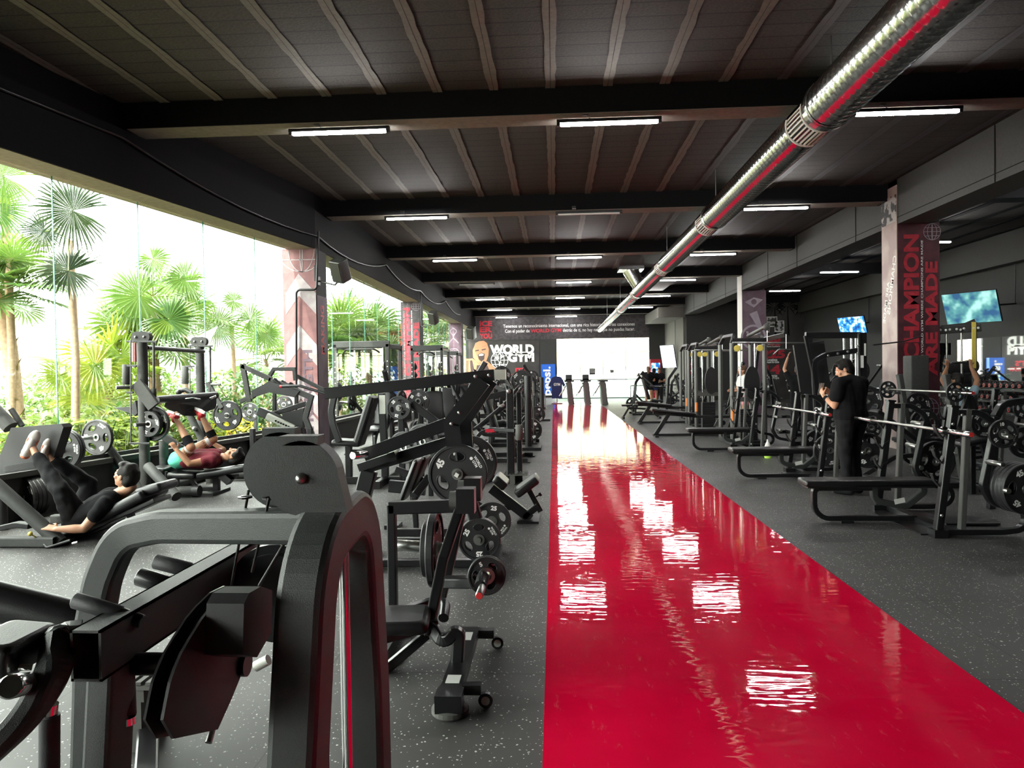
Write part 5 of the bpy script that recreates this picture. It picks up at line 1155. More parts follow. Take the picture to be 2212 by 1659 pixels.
# ================================================================ VERTICAL SLED MACHINE
t = thing('vertical_sled_machine', 'tall two-post sled leg machine against the window behind the benches', 'gym machine', (-5.0, 9.4, 0))
GP = 'grey_paint'
def floorp(p): return V((p.x, p.y, 0))
a = p4(383, 170, 8.8); b = p4(935, 200, 10.4)
MB().cyl(floorp(a), a, .064, 22).build('post', GP, t); MB().cyl(floorp(b), b, .064, 22).build('post', GP, t)
MB().cyl(p4(430, 225, 8.85), p4(970, 262, 10.35), .03, 16).build('crossbar', 'black_steel', t)
for c, w in ((a+V((0, 0, .06)), 1.), (b+V((0, 0, .05)), 1.)):
    o = []
    for sx in (-1, 1):
        for k in range(9): q = math.radians((-90 if sx > 0 else 90)+k*22.5); o.append((sx*.055+.07*math.cos(q), .07*math.sin(q)))
    h = MB().prism(o, c, (1, 0, 0), (0, 0, 1), .08).build('pulley_housing', GP, t)
    m_ = MB(); [m_.ball(c+V((sx*.055, -.045, 0)), .018, 10, 6) for sx in (-1, 1)]; m_.build('housing_bolt', 'steel', h)
m_ = MB()
for x, y0, y1, Y, r in ((275, 150, 1140, 8.7, .008), (495, 170, 650, 8.8, .016), (840, 205, 640, 10.3, .008), (1035, 210, 650, 10.4, .016), (318, 180, 420, 8.8, .008), (452, 260, 620, 8.9, .005)): m_.cyl(p4(x, y0, Y), p4(x+2, y1, Y), r, 10)
m_.build_each('guide_rod', 'grey_steel', t)
m_ = MB()
for x0, x1, y, Y in ((240, 525, 167, 8.75), (820, 1055, 210, 10.35), (240, 330, 400, 8.7), (240, 300, 655, 8.7), (262, 460, 1140, 8.7), (800, 885, 405, 10.3)): m_.rect([p4(x0, y, Y), p4(x1, y, Y)], .025, .025)
m_.build_each('bracket_arm', 'black_steel', t)
for x, y0, y1, Y, r in ((236, 385, 580, 8.75, .05), (796, 400, 573, 10.4, .052), (495, 615, 700, 8.8, .034), (1035, 598, 700, 10.4, .034)): MB().cyl(p4(x, y0, Y), p4(x, y1, Y), r, 18, bev=.005).build('counterweight', GP, t)
MB().cyl(p4(315, 180, 8.9), p4(315, 360, 8.9), .035, 14).build('spring', 'red_plastic', t)
h = MB().cyl(p4(340, 600, 8.8), p4(135, 606, 8.6), .025, 14, bev=.003).build('spare_horn', 'grey_steel', t)
MB().cyl(p4(1010, 577, 10.4), p4(1135, 577, 10.4), .02, 14).build('spare_horn', 'grey_steel', t)
MB().rect([p4(330, 560, 8.75), p4(500, 790, 8.75)], .06, .16, n=N0).rect([p4(1010, 560, 10.4), p4(1150, 800, 10.4)], .05, .07, n=N0).build_each('sled_arm', GP, t)
MB().cyl(p4(520, 725, 9.0), p4(1090, 680, 10.2), .052, 18).build_each('sled_tube', 'black_steel', t)
MB().plate([p4(x, y, Y) for x, y, Y in ((600, 770, 9.0), (740, 740, 9.2), (1090, 700, 10.1), (1090, 790, 10.1), (905, 862, 9.6), (790, 860, 9.4), (640, 800, 9.1))], (.3, .2, 1), .05).build('foot_plate', 'black_steel', t)
m_ = MB().tube([p4(715, 655, 9.8), p4(790, 625, 9.8), p4(860, 660, 9.8)], .035, n=N0, fil=.05).ball(p4(735, 650, 9.7), .04); m_.build('sled_bearing', 'black_steel', t)
m_ = MB().tube([p4(800, 715, 9.4), p4(870, 705, 9.4), p4(940, 720, 9.5)], .008); m_.tube([p4(1030, 715, 9.8), p4(1090, 690, 9.9)], .016); m_.build('latch_hook', 'chrome', t)
MB().cyl(p4(830, 850, 9.9), p4(960, 1110, 9.9), .05, 18).cyl(p4(960, 1110, 9.9), V((p4(960, 1110, 9.9).x+.1, 9.9, 0)), .05, 18).build('fork_post', GP, t)
MB().ball(p4(885, 1000, 9.83), .035, 12, 8).build('pivot_bolt', 'steel', t)
MB().cyl(p4(600, 1080, 9.2), p4(760, 1190, 9.2), .05, 16).cyl(p4(590, 1110, 9.3), floorp(p4(590, 1110, 9.3)), .058, 18).build('inner_post', GP, t)
MB().plate([p4(120, 800, 8.9), p4(280, 790, 8.9), p4(330, 870, 8.9)], N0, .04).plate([p4(290, 780, 8.8), p4(330, 730, 8.8), p4(350, 850, 8.8), p4(320, 880, 8.8)], N0, .05).build('side_wing', 'black_steel', t)
MB().cyl(p4(440, 1360, 8.5), p4(715, 1650, 8.2), .062, 18).cyl(V((-5.4, 8.6, .07)), V((at(425, 1080, 8.8).x, 8.8, .07)), .062, 18).cyl(V((-5.5, 10.2, .07)), V((-4.2, 10.2, .07)), .062, 18).cyl(V((-5.12, 8.6, .07)), V((-5.2, 10.5, .07)), .062, 18).build('base_pipe', GP, t)
MB().cyl(V((at(418, 1080, 8.8).x, 8.8, .07)), V((at(432, 1080, 8.8).x, 8.8, .07)), .072, 18).build('pipe_cap', 'black_steel', t)
c = p4(495, 950, 8.85); MB().cyl(c+V((0, .2, 0)), c-V((.10, .25, 0)), .025, 16).rect([c+V((0, .2, 0)), p4(470, 760, 8.9)], .07, .07).build('weight_horn', 'grey_steel', t)
plate(45, c, (-.1, -1, 0), .2, 'black 45 pound plate low on the near side of the tall sled'); plate(25, c-V((.01, .05, 0)), (-.1, -1, 0), 1.7, 'black 25 pound plate stacked on the near sled plate')
plate(25, c-V((.01, .09, 0)), (-.1, -1, 0), .4, 'black 25 pound plate, front one on the near sled horn')
c = p4(1200, 873, 10.4); MB().cyl(c+V((-.05, .2, 0)), c-V((0, .06, 0)), .025).rect([c+V((-.05, .2, 0)), p4(1100, 760, 10.4)], .07, .07).build('weight_horn', 'grey_steel', t)
plate(45, c, (0, -1, 0), 3.3, 'black 45 pound plate on the far side of the tall sled')
# plate tree behind
t = thing('plate_tree', 'dark pipe plate tree between the leg press and tall sled', 'plate rack', (-5.6, 8.6, 0))
c = p1(830, 335, 8.6); d = p1(800, 690, 8.9)
MB().cyl(V((p1(865, 500, 8.8).x, 8.8, 0)), p1(865, 480, 8.8), .045).cyl(p1(920, 410, 8.75), V((p1(1200, 700, 8.75).x, 8.75, .1)), .05).cyl(V((-5.7, 8.8, .05)), V((-5.2, 8.8, .05)), .05).build('post', GP, t)
MB().cyl(c+V((0, .2, 0)), c-V((.15, .25, 0)), .025, 16, bev=.003).cyl(d+V((0, .2, 0)), d-V((.1, .2, 0)), .025, 16).build('weight_horn', 'steel', t)
plate(45, c, (-.15, -1, 0), -.5, 'black 45 pound plate raised on the plate tree by the window'); stack(25, 4, d+V((.06, .12, 0)), (-.2, -1, 0), 'black 25 pound plate low on the plate tree by the window')
# ---- the bench with the lying man
t = thing('exercise_bench', 'padded black bench under the man in the maroon shirt', 'bench', (-4.5, 9.0, 0))
slab(p4(505, 1385, 9.1), p4(665, 1400, 9.1), .34, .09, t, 'seat_pad'); slab(p4(665, 1435, 9.05), p4(945, 1440, 9.05), .32, .08, t, 'middle_pad'); slab(p4(950, 1440, 9.05), p4(1420, 1365, 9.05), .32, .09, t, 'back_pad')
L0 = p4(705, 1460, 9.05); L1 = p4(1095, 1450, 9.05)
MB().rect([p4(640, 1470, 9.05), p4(1300, 1455, 9.05)], .06, .05, n=N0).rect([L0, floorp(L0)], .07, .08).rect([L1, floorp(L1)], .07, .08).rect([floorp(L0)+V((0, 0, .06)), floorp(L1)+V((0, 0, .06))], .06, .06).build('frame', 'black_steel', t)
MB().box(floorp(L1)+V((0, 0, .02)), (.14, .5, .04)).build('foot', 'black_steel', t); MB().box(floorp(L0)+V((0, 0, .02)), (.08, .5, .04)).build('foot', 'black_steel', t)
MB().cyl(p4(615, 1410, 8.9), p4(615, 1490, 8.9), .018).rect([p4(850, 1480, 9.05), p4(900, 1550, 9.05)], .05, .05).build('adjuster', 'black_steel', t)
MB().box(p4(1195, 1475, 9.0), (.14, .12, .09), roty(40)).build('hinge_block', 'black_steel', t)
# ================================================================ HACK SLIDE MACHINE (Y about 11)
t = thing('lever_squat_machine', 'angular dark lever machine in front of the chevron column', 'gym machine', (-3.9, 11.2, 0))
D = lambda x, y, Y=11.0: p4(x, y, Y)
m_ = MB(); m_.rect([D(1345, 385), D(1410, 745)], .06, .085, n=N0).rect([D(1340, 400), D(1620, 530)], .06, .075, n=N0).rect([D(1600, 530), D(2000, 700), D(1945, 900), D(2010, 1060)], .06, .085, n=N0); m_.build('swing_frame', 'grey_paint', t)
MB().rect([D(1590, 520, 11.3), D(1645, 430, 11.3), D(1840, 430, 11.3), D(1850, 540, 11.3)], .06, .06, n=N0).rect([D(1860, 495, 11.4), D(2140, 640, 11.4)], .05, .06, n=N0).build('top_frame', 'grey_paint', t)
for i in range(3): slab(D(1640+i*75, 520+i*20, 11.0+i*.1), D(1760+i*75, 620+i*20, 11.0+i*.1), .1, .05, t, 'shoulder_pad')
MB().plate([D(1440, 640), D(1610, 545), D(1900, 640), D(1850, 700), D(1600, 650), D(1450, 700)], N0, .10).build('carriage', 'black_steel', t)
MB().rect([D(1320, 740), D(1450, 690), D(1500, 640)], .05, .07, n=N0, fil=.1).build('carriage_arm', 'grey_paint', t)
MB().tube([D(1705, 598, 10.8), D(1890, 590, 10.8), D(2140, 665, 10.8)], .022, n=N0, fil=.1).build('handle', 'black_steel', t); MB().cyl(D(1700, 598, 10.8), D(1722, 598, 10.8), .024).build('handle_cap', 'red_plastic', t)
MB().rect([D(1580, 880), D(1840, 1000)], .09, .10, n=N0).build('notched_plate', 'silver_paint', t)
m_ = MB()
for i in range(6): m_.cyl(D(1660+i*25, 925+i*11, 10.94), D(1660+i*25, 925+i*11, 10.98), .014, 10)
m_.build('notch_holes', 'lens_dark', t)
MB().rect([D(1500, 830, 11.2), D(1920, 1010, 11.2)], .09, .14, n=N0).plate([D(1730, 860, 11.1), D(1940, 800, 11.1), D(1930, 990, 11.1), D(1800, 980, 11.1)], N0, .12).rect([D(1640, 860, 11.3), D(1950, 760, 11.3)], .06, .08, n=N0).build('main_rail', 'black_steel', t)
MB().rect([D(1650, 860, 11.4), D(1650, 660, 11.4)], .05, .06, n=N0).rect([D(1860, 640, 11.4), D(1860, 800, 11.4)], .05, .06, n=N0).rect([D(1440, 1000, 11.2), floorp(D(1440, 1000, 11.2))], .08, .08, n=N0).rect([D(1990, 1000), floorp(D(2000, 1000))], .08, .09, n=N0).rect([floorp(D(1400, 1000))+V((0, 0, .05)), floorp(D(2100, 1000))+V((0, 0, .05))], .08, .1, n=N0).build_each('stand', 'black_steel', t)
for x, y, Y, k, lab in ((1415, 840, 12.3, 25, 'grey black plate beside the lever squat frame, right of the sled plates'), (1310, 1180, 11.6, 45, 'black 45 pound plate behind the lying man\'s head'), (1740, 770, 13.0, 25, 'black plate half hidden behind the lever squat frame')):
    c = D(x, y, Y); plate(k, c, (0, -1, 0), x*.1, lab); MB().cyl(c+V((0, .3, 0)), c-V((0, .05, 0)), .024).rect([c+V((0, .25, 0)), floorp(c)+V((0, .25, 0))], .07, .07).build('storage_post', 'grey_paint', t)
c = D(600, 1240, 10.9); plate(45, D(620, 1235, 10.6), (0, -1, 0), .8, 'black plate low behind the bench by the window sill')
MB().cyl(D(620, 1235, 10.9), D(620, 1235, 10.5), .024).rect([D(620, 1235, 10.85), floorp(D(620, 1235, 10.85))], .06, .06).build('storage_post', 'grey_paint', t)
# ================================================================ RACKS AND ROWS FURTHER BACK (left of the lane)
def rack(x0, x1, Y0, Y1, z, label, m_='grey_paint', w=.10):
    t = thing('smith_rack', label, 'power rack', ((x0+x1)/2, (Y0+Y1)/2, 0))
    for x in (x0, x1):
        for y in (Y0, Y1): MB().rect([(x, y, 0), (x, y, z)], w, w, n=N0).build('upright', m_, t)
        MB().rect([(x, Y0, z-.05), (x, Y1, z-.05)], w*.8, w).rect([(x, Y0, .05), (x, Y1, .05)], w*.8, w).build('side_beam', m_, t)
    MB().rect([(x0-w/2, Y0, z), (x1+w/2, Y0, z)], w, .16, n=N0).build('top_beam', m_, t); MB().rect([(x0, Y1, z), (x1, Y1, z)], w, .1, n=N0).rect([(x0, Y1, .06), (x1, Y1, .06)], w, .1, n=N0).build('rear_beam', m_, t)
    for x in (x0+.28, x1-.28): MB().cyl((x, (Y0+Y1)/2, .05), (x, (Y0+Y1)/2, z), .016).build_each('guide_rod', 'steel', t)
    q = MB()
    for x, s in ((x0, 1), (x1, -1)):
        for k in range(12): q.box((x, Y0-w/2-.002, .4+k*.13), (.025, .004, .025))
    q.build('peg_holes', 'wall_plate', t)
    for x, s in ((x0, 1), (x1, -1)):
        for k in range(5): h = MB(); h.lathe([(.10, 0), (.12, .02), (.05, .07), (.02, .08)], (x+s*.06, Y0+.02, .75+k*.24), (s, 0, 0), 16); h.build('storage_cup', 'black_steel', t)
    MB().tube([(x0+.2, Y0, z-.2), (x0+.3, Y0-.1, z-.12), (x1-.3, Y0-.1, z-.12), (x1-.2, Y0, z-.2)], .02, fil=.1).build('pull_up_bar', 'black_steel', t)
    barbell(((x0+x1)/2, Y0-.10, 1.15), 0, 'barbell on the ' + label); return t
a = at(724, 745, 17); b = at(837, 745, 17); rack(a.x, b.x, 17.0, 18.4, a.z, 'large grey smith rack left of the red lettered column')
for i, x in enumerate((.0, )):
    pass
a = at(905, 760, 20); b = at(948, 760, 20); rack(a.x-.3, b.x, 20.5, 21.8, 2.25, 'narrower dark rack under the red lettered column', 'black_steel', .08)
a = at(955, 785, 29); rack(a.x-.5, a.x+.7, 28.5, 29.8, 2.3, 'farthest grey rack near the plum column', 'grey_paint', .09)
a = at(1065, 830, 27); b = at(1106, 830, 27)
spots = [(-2.1, 12.4, .3, 1, 'press'), (-3.4, 13.8, -.2, 2, 'row'), (-1.05, 12.4, 1.5, 3, 'row'), (-.95, 14.9, -1.6, 5, 'press'), (-2.3, 15.2, 0, 0, 'row'), (-1.0, 17.4, 1.6, 2, 'press'), (-2.4, 19.0, .2, 1, 'press'), (-1.0, 19.9, -1.5, 3, 'row'), (-1.0, 22.5, 1.5, 0, 'press'), (-2.6, 23.5, .3, 2, 'row'), (-1.1, 25.2, -1.5, 1, 'press'), (-1.0, 28.2, 1.5, 3, 'row'), (-2.6, 28.5, 0, 1, 'press'), (-1.1, 31.0, .1, 0, 'press')]
rowname = ['beside the lane', 'in the second row from the lane', 'near the windows']
for i, (x, y, rz, v_, kd) in enumerate(spots):
    ww = 'by the lane' if x > -1.5 else 'in the second row' if x > -3 else 'by the windows'
    far = '%s along' % ('first', 'second', 'third', 'fourth', 'fifth', 'sixth', 'seventh', 'eighth', 'ninth')[len([q for q in spots[:i] if (q[0] > -1.5, q[0] > -3) == (x > -1.5, x > -3)])]
    lever_machine((x, y, 0), rz+PI*(v_ % 2)*.0, '%s lever machine %s, %s' % ('press' if kd == 'press' else 'row', ww, far), v_, plates=[(45, 2, 1, 's'), (45, 1, 1, 'a'), (25, 1, -1, 'a')] if i % 2 else [(45, 2, 1, 'a'), (35, 1, -1, 's')], kind=kd, tag_='lever machine %s, %s' % (ww, far))
# two tall padded posts
for i, (px, py, Y) in enumerate(((1140, 812, 14.0), (1170, 815, 22))):
    p = at(px, py, Y); t = thing('cable_column', ('tall slim black column machine beside the lane', 'distant tall black column machine beside the lane')[i], 'gym machine', (p.x, p.y, 0))
    MB().rect([floorp(p), p], .13, .13, n=N0, rnd=.4).rect([p+V((.0, .1, -.5)), p+V((-.7, .3, -.2)), floorp(p)+V((-.8, .4, 0))], .07, .07).build('column', 'black_steel', t)
    MB().rect([p+V((.1, 0, -.1)), floorp(p)+V((.1, 0, .3))], .03, .02, n=N0).build('chrome_face', 'steel', t); MB().box(floorp(p)+V((0, 0, .03)), (.5, .6, .06)).build('base', 'black_steel', t)
# sweat-shirt rack with jersey by the doorway
p = at(1203, 835, 33); t = thing('hanging_jersey', 'navy sports jersey on a stand by the turnstiles', 'clothing', (p.x, p.y, 0))
MB().plate([p+V(q) for q in ((-.22, 0, .42), (-.1, 0, .47), (.1, 0, .47), (.22, 0, .42), (.40, 0, .05), (.28, 0, -.02), (.24, 0, .1), (.24, 0, -.55), (-.24, 0, -.55), (-.24, 0, .1), (-.28, 0, -.02), (-.40, 0, .05))], N0, .12).build('jersey', 'blue_cloth', t)
g = MB(); text(g, 'GYM', p+V((0, -.07, .1)), X_, Z_, .12, .3, .03); g.build('lettering', 'white_ink', t)
MB().cyl(floorp(p), p+V((0, 0, .55)), .02).box(floorp(p)+V((0, 0, .02)), (.5, .4, .04)).build('stand', 'grey_steel', t)
# ================================================================ TURNSTILES, RAIL
for i, px in enumerate((1139, 1301-18, 1312)):
    px = (1230, 1266, 1302)[i]; p = fl(px, 874); t = thing('turnstile', 'grey tripod turnstile at the entrance, %s' % ('next to the navy jersey', 'the middle one', 'next to the steel railing')[i], 'turnstile', (p.x, p.y, 0), 0, None); LOC(t)
    MB().rect([(.10, 0, 0), (.06, 0, .15), (.0, 0, .9), (-.06, 0, 1.02)], .9, .26, n=N0, fil=.1).build('cabinet', 'grey_steel', t)
    MB().box((.0, 0, 1.06), (.42, 1.0, .07)).build('lid', 'black_steel', t)
    if i < 2: MB().box((-.02, -.3, 1.22), (.28, .2, .2), rotx(-20)).box((-.02, -.25, 1.1), (.1, .1, .1)).build('card_reader', 'black_steel', t)
    MB().cyl((-.15, -.2, .85), (-.45, -.25, .4), .02).cyl((-.15, -.2, .85), (-.25, -.9, .8), .02).cyl((-.15, -.2, .85), (-.3, .4, .5), .02).build('tripod_arm', 'steel', t)
p = at(1340, 852, 31); t = thing('entrance_railing', 'steel railing with thin cables beside the turnstiles', 'railing', (p.x, p.y, 0))
m_ = MB()
for px in (1362, 1432, 1475): q = at(px, 833, 33); m_.cyl(floorp(q), q, .025)
m_.cyl(at(1362, 833, 33), at(1478, 831, 33), .03); m_.build('rail', 'steel', t); m_ = MB(); [m_.cyl(at(1362, 840+k*7, 33), at(1478, 839+k*7, 33), .008, 6) for k in range(5)]; m_.build_each('rail_wire', 'steel', t)
p = at(1210, 853, 38); t = thing('glass_barrier', 'low greenish glass barrier outside the turnstiles', 'railing', (2.5, 38.5, 0)); glass_mat('green_glass', (.80, .95, .90))
for i in range(4): MB().box((.9+i*1.3, 38.5, .52), (1.25, .02, .95)).build('glass_panel', 'green_glass', t)
MB().rect([(.2, 38.5, 1.02), (5.4, 38.5, 1.02)], .05, .05).rect([(.2, 38.5, .03), (5.4, 38.5, .03)], .05, .05).build('rail', 'grey_steel', t)
# ================================================================ BENCH PRESSES (right)
bp = make_bench_press(); KIDS[bp.name] = [(c, list(c.children)) for c in bp.children]
G45, G10 = 'black 45 pound plate', 'black 10 pound plate'
def z6(x, y): return 1540+x/3.292, 820+y/3.292
def p6(x, y, Y): return at(*z6(x, y), Y)
sites = [((3.49, 7.2, 0), 'nearest flat bench press right of the red lane', 'first'), ((3.48, 10.05, 0), 'second flat bench press, behind the nearest one', 'second'), ((3.5, 13.4, 0), 'third flat bench press beside the cable tower', 'third'), ((6.5, 8.1, 0), 'bench press next to the curved arm machine, beyond the first', 'outer'), ((6.3, 11.3, 0), 'bench press behind the standing man, in the second column', 'inner')]
for i, (loc, lab, nm) in enumerate(sites):
    if i == 0: bp.location = loc; bp['label'] = lab
    else: dup(bp, loc, 0, lab)
    if i < 2:
        a_, b_ = ((at(1850, 903, 8.28), at(2098, 938, 6.13)), (at(1673, 880, 11.1), at(1791, 893, 9.0)))[i]; m_ = (a_+b_)/2; barbell((m_.x, m_.y, m_.z), math.atan2(b_.y-a_.y, b_.x-a_.x), 'empty chrome barbell racked on the %s bench press' % nm)
    elif i == 3: barbell((loc[0]+.0, loc[1], 1.13), PI/2, 'empty chrome barbell racked on the %s bench press' % nm)
# plates on bench storage
q = V(sites[0][0])
plate(10, at(2167, 937, 6.42), (0, -1, 0), .9, 'black 10 pound plate high on the nearest bench press storage horn')
stack(45, 4, at(2184, 1050, 6.62), (.12, -1, 0), 'black 45 pound plate in the low stack of the first bench press', spin=.6)
for s in ((0, 0), ): pass
plate(45, at(2020, 997, 8.0), (.15, -1, 0), 2.8, 'black 45 pound plate seen between the uprights of the first bench press')
plate(25, at(2126, 914, 8.3), (.1, -1, 0), 2.2, 'black 25 pound plate on the far side of the nearest bench')
plate(45, at(1982, 878, 11.7), (.1, -1, 0), .3, 'black 45 pound plate peeking over the nearest barbell')
plate(45, at(1996, 916, 10.9), (.1, -1, 0), 1.3, 'black 45 pound plate behind the middle of the nearest barbell')
q = V(sites[1][0])
plate(45, at(1874, 866, 10.75), (0, -1, 0), .2, 'black 45 pound plate at the standing man\'s elbow height behind him'); plate(10, at(1882, 925, 9.35), (0, -1, 0), 3.1, 'black 10 pound plate between the man and bench uprights'); plate(45, at(1874, 973, 9.3), (0, -1, 0), .35, 'black 45 pound plate low beside the standing man\'s legs')
plate(45, at(1793, 973, 9.9), (0, -1, 0), 1.9, 'black 45 pound plate low behind the second bench upright')
stack(45, 2, q+V((.42, .66, .40)), (0, 1, 0), 'black 45 pound plate on the far storage of the second bench')
q = V(sites[4][0])
for k, (dz, key) in enumerate(((.92, 25), (.42, 45))): plate(key, q+V((.42, -.72, dz)), (0, -1, 0), k+.5, 'black %d pound plate %s on the inner bench storage horn' % (key, 'high' if k == 0 else 'low'))
# loaded barbell on inner incline bench
c0, c1 = at(1902, 841, 10.9), at(2087, 848, 9.0); mid = (c0+c1)/2; rz = math.atan2(c1.y-c0.y, c1.x-c0.x)
barbell(mid, rz, 'chrome barbell carrying a small plate at each end above the inner bench'); d = (c1-c0).normalized()
plate(10, mid+d*.76, (d.x, d.y, 0), .4, 'black 10 pound plate on the near end of the loaded barbell'); plate(10, mid-d*.76, (d.x, d.y, 0), 1.2, 'black 10 pound plate on the far end of the loaded barbell')
t = thing('incline_rack', 'pair of tilted uprights holding the loaded barbell', 'barbell rack', (mid.x, mid.y, 0))
for s in (-.52, .52):
    p = mid+d*s; MB().rect([V((p.x+.25, p.y, 0)), V((p.x+.03, p.y, p.z+.22))], .08, .07, n=d).box((p.x-.0, p.y, p.z-.04), (.10, .05, .04)).build('upright', 'grey_paint', t)
MB().rect([V((mid.x+.25, mid.y, .05))+d*.52, V((mid.x+.25, mid.y, .05))-d*.52], .07, .07).build_each('cross_member', 'black_steel', t)
adj_bench((mid.x-.2, mid.y+.05, 0), PI, 'incline bench with grey pad inside the tilted uprights', 38)
# other black frames at right: plate horns on slanted tree
t = thing('plate_tree', 'black plate tree with bare steel horns behind the first bench press', 'plate rack', (5.6, 8.9, 0))
c = at(2090, 1000, 9.2)
MB().rect([V((c.x-.35, 9.2, 0)), V((c.x, 9.2, 1.15)), V((c.x+.35, 9.2, 0))], .07, .07, n=N0).rect([V((c.x-.4, 9.2, .04)), V((c.x+.5, 9.2, .04))], .07, .07).rect([V((c.x, 8.9, .04)), V((c.x, 9.6, .04))], .07, .07).build('frame', 'satin_black', t)
m_ = MB(); [horn(m_, V((c.x+dx, 9.16, z)), (-.3, -1, 0), .25) for dx, z in ((-.22, .45), (-.05, .75), (.28, .4), (.2, .7))]; m_.build('weight_horn', 'steel', t)
t = thing('curved_frame_machine', 'black machine with big curved tube arms beyond the first bench press', 'gym machine', (6.6, 8.2, 0))
MB().rect([at(2150, 900, 7.9), at(2165, 872, 7.9), at(2215, 865, 7.9), at(2330, 875, 7.9)], .09, .07, n=N0, fil=.12).rect([at(2150, 900, 7.9), V((at(2140, 900, 7.9).x, 7.9, 0))], .07, .07).build('curved_arm', 'satin_black', t)
slab(at(2060, 960, 8.8), at(2140, 945, 8.8), .3, .07, t, 'seat_pad'); MB().rect([at(2100, 955, 8.8), floorp(at(2100, 955, 8.8))], .06, .06).build('seat_post', 'satin_black', t)
# ================================================================ INCLINE/FLAT BENCHES beside the cable tower
def ab_bench(x, y, lab, m=1):
    t = thing('decline_bench', lab, 'bench', (x, y, 0))
    slab((x-.85, y, .62), (x+.15, y, .50), .30, .07, t, 'back_pad')
    MB().rect([(x-.8, y, .55), (x+.2, y, .45), (x+.9, y, .44), (x+1.15, y, .60)], .06, .06, n=N0, fil=.05).rect([(x-.45, y, .52), (x-.75, y, .05)], .07, .09, n=N0).rect([(x-.8, y, .04), (x+1.05, y, .04)], .07, .06, n=N0).rect([(x+.85, y, .04), (x+1.2, y, .98)], .07, .08, n=N0).build('frame', 'black_steel', t)
    for s in (-1, 1): MB().cyl((x+.72, y+s*.04, .32), (x+.72, y+s*.24, .32), .055, 16).build_each('leg_roller', 'vinyl', t)
    MB().rect([(x+.58, y, .22), (x+.66, y, .36), (x+.80, y, .46)], .03, .05, n=N0, fil=.05).tube([(x+.75, y+.1, .5), (x+1.0, y+.1, .72), (x+1.15, y+.1, .85)], .012).build('leg_holder', 'grey_steel', t)
    MB().box((x-.75, y, .02), (.08, .5, .04)).box((x+1.0, y, .02), (.08, .5, .04)).build('foot', 'black_steel', t)
ab_bench(3.05, 16.4, 'nearer of the two padded decline benches beside the lane'); ab_bench(3.15, 20.3, 'farther of the two padded decline benches beside the lane')
# water bottle
p = at(1658, 900, 12.35); p.z = 0; t = thing('spray_bottle', 'clear spray bottle with yellow-green liquid standing on the floor', 'bottle', (p.x, p.y, 0)); LOC(t)
MB().lathe([(.055, 0), (.058, .02), (.058, .19), (.052, .20)], (0, 0, 0), (0, 0, 1), 18).build('liquid', 'green_liquid', t); MB().lathe([(.052, .20), (.04, .24), (.018, .28), (.016, .32)], (0, 0, 0), (0, 0, 1), 18).build('bottle_neck', 'wall_plate', t)
# ================================================================ CABLE TOWER
def tower(x, y, lab, w=.95, z=2.2, arm=1.0, rz=0, dep=1.0):
    t = thing('cable_tower', lab, 'gym machine', (x, y, 0), rz); LOC(t)
    for sx in (-1, 1):
        for sy in (-1, 1): MB().rect([(sx*w/2, sy*dep/2, 0), (sx*w/2, sy*dep/2, z*.93)], .085, .085, n=N0, rnd=.45).build('upright', 'grey_steel', t)
        MB().rect([(sx*w/2, -dep/2, z*.93), (sx*w/2*.8, -dep/2*.8, z), (sx*w/2*.8, dep/2*.8, z), (sx*w/2, dep/2, z*.93)], .07, .07, fil=.08).build('top_curve', 'black_steel', t)
        MB().cyl((sx*w/2*.45, -dep/2+.05, .1), (sx*w/2*.45, -dep/2+.05, z-.1), .014).build_each('guide_rod', 'chrome', t)
        MB().lathe([(.02, -.03), (.05, -.02), (.065, -.012), (.065, .012), (.05, .02)], (sx*w/2*.7, -dep/2-.02, z*.88), (0, -1, 0), 20).build('pulley', 'yellow', t)
    MB().rect([(-w/2, -dep/2, z*.95), (w/2, -dep/2, z*.95)], .08, .10, n=N0).rect([(-w/2, dep/2, .05), (w/2, dep/2, .05)], .08, .1, n=N0).rect([(-w/2, -dep/2, .05), (w/2, -dep/2, .05)], .08, .1, n=N0).rect([(-w/2, -dep/2, .05), (-w/2, dep/2, .05)], .08, .1).rect([(w/2, -dep/2, .05), (w/2, dep/2, .05)], .08, .1).build_each('frame_beam', 'black_steel', t)
    q = MB()
    for k in range(14): q.box((0, -dep/2+.06, .12+k*.045), (w*.52, .16, .040))
    q.build('weight_stack', 'black_steel', t)
    MB().rect([(-w/2, -dep/2-.03, .92), (w/2, -dep/2-.03, .92)], .03, .09, n=N0, rnd=.3).build('belt_bar', 'rubber_grey', t)
    MB().prism([(.15*math.cos(a_*PI/12), -.0+(.36 if math.sin(a_*PI/12) > 0 else .30)*math.sin(a_*PI/12)) for a_ in range(24)], (.05, -dep/2-.06, 1.22), (1, 0, 0), (0, 0, 1), .05).build('shroud', 'black_steel', t)
    MB().cyl((0, -dep/2, z*.99), (.18, -dep/2-.5, z+.12), .035).ball((.2, -dep/2-.55, z+.12), .07, 12, 8, (1, .4, 1)).build('pulley_arm', 'grey_steel', t)
    MB().cyl((.2, -dep/2-.6, z+.05), (.2, -dep/2-.6, z-.16), .006, 6).build('hook', 'chrome', t)
    MB().cyl((-.45, -dep/2-.6, z-.17), (.95, -dep/2-.6, z-.20), .016, 12).build('pull_bar', 'steel', t)
    MB().cyl((-w/2, -dep/2-.05, .50), (-w/2, -dep/2-.05, .72), .035).build('orange_grip', 'orange', t)
    return t
tower(3.86, 14.9, 'multi-station cable tower with yellow pulleys, the nearest', .64, 2.2)
tower(3.75, 18.0, 'second cable tower behind the nearest one', .6, 2.15, dep=.9)
tower(4.0, 20.6, 'third cable tower farther back with hanging attachments', .6, 2.2, dep=.9)
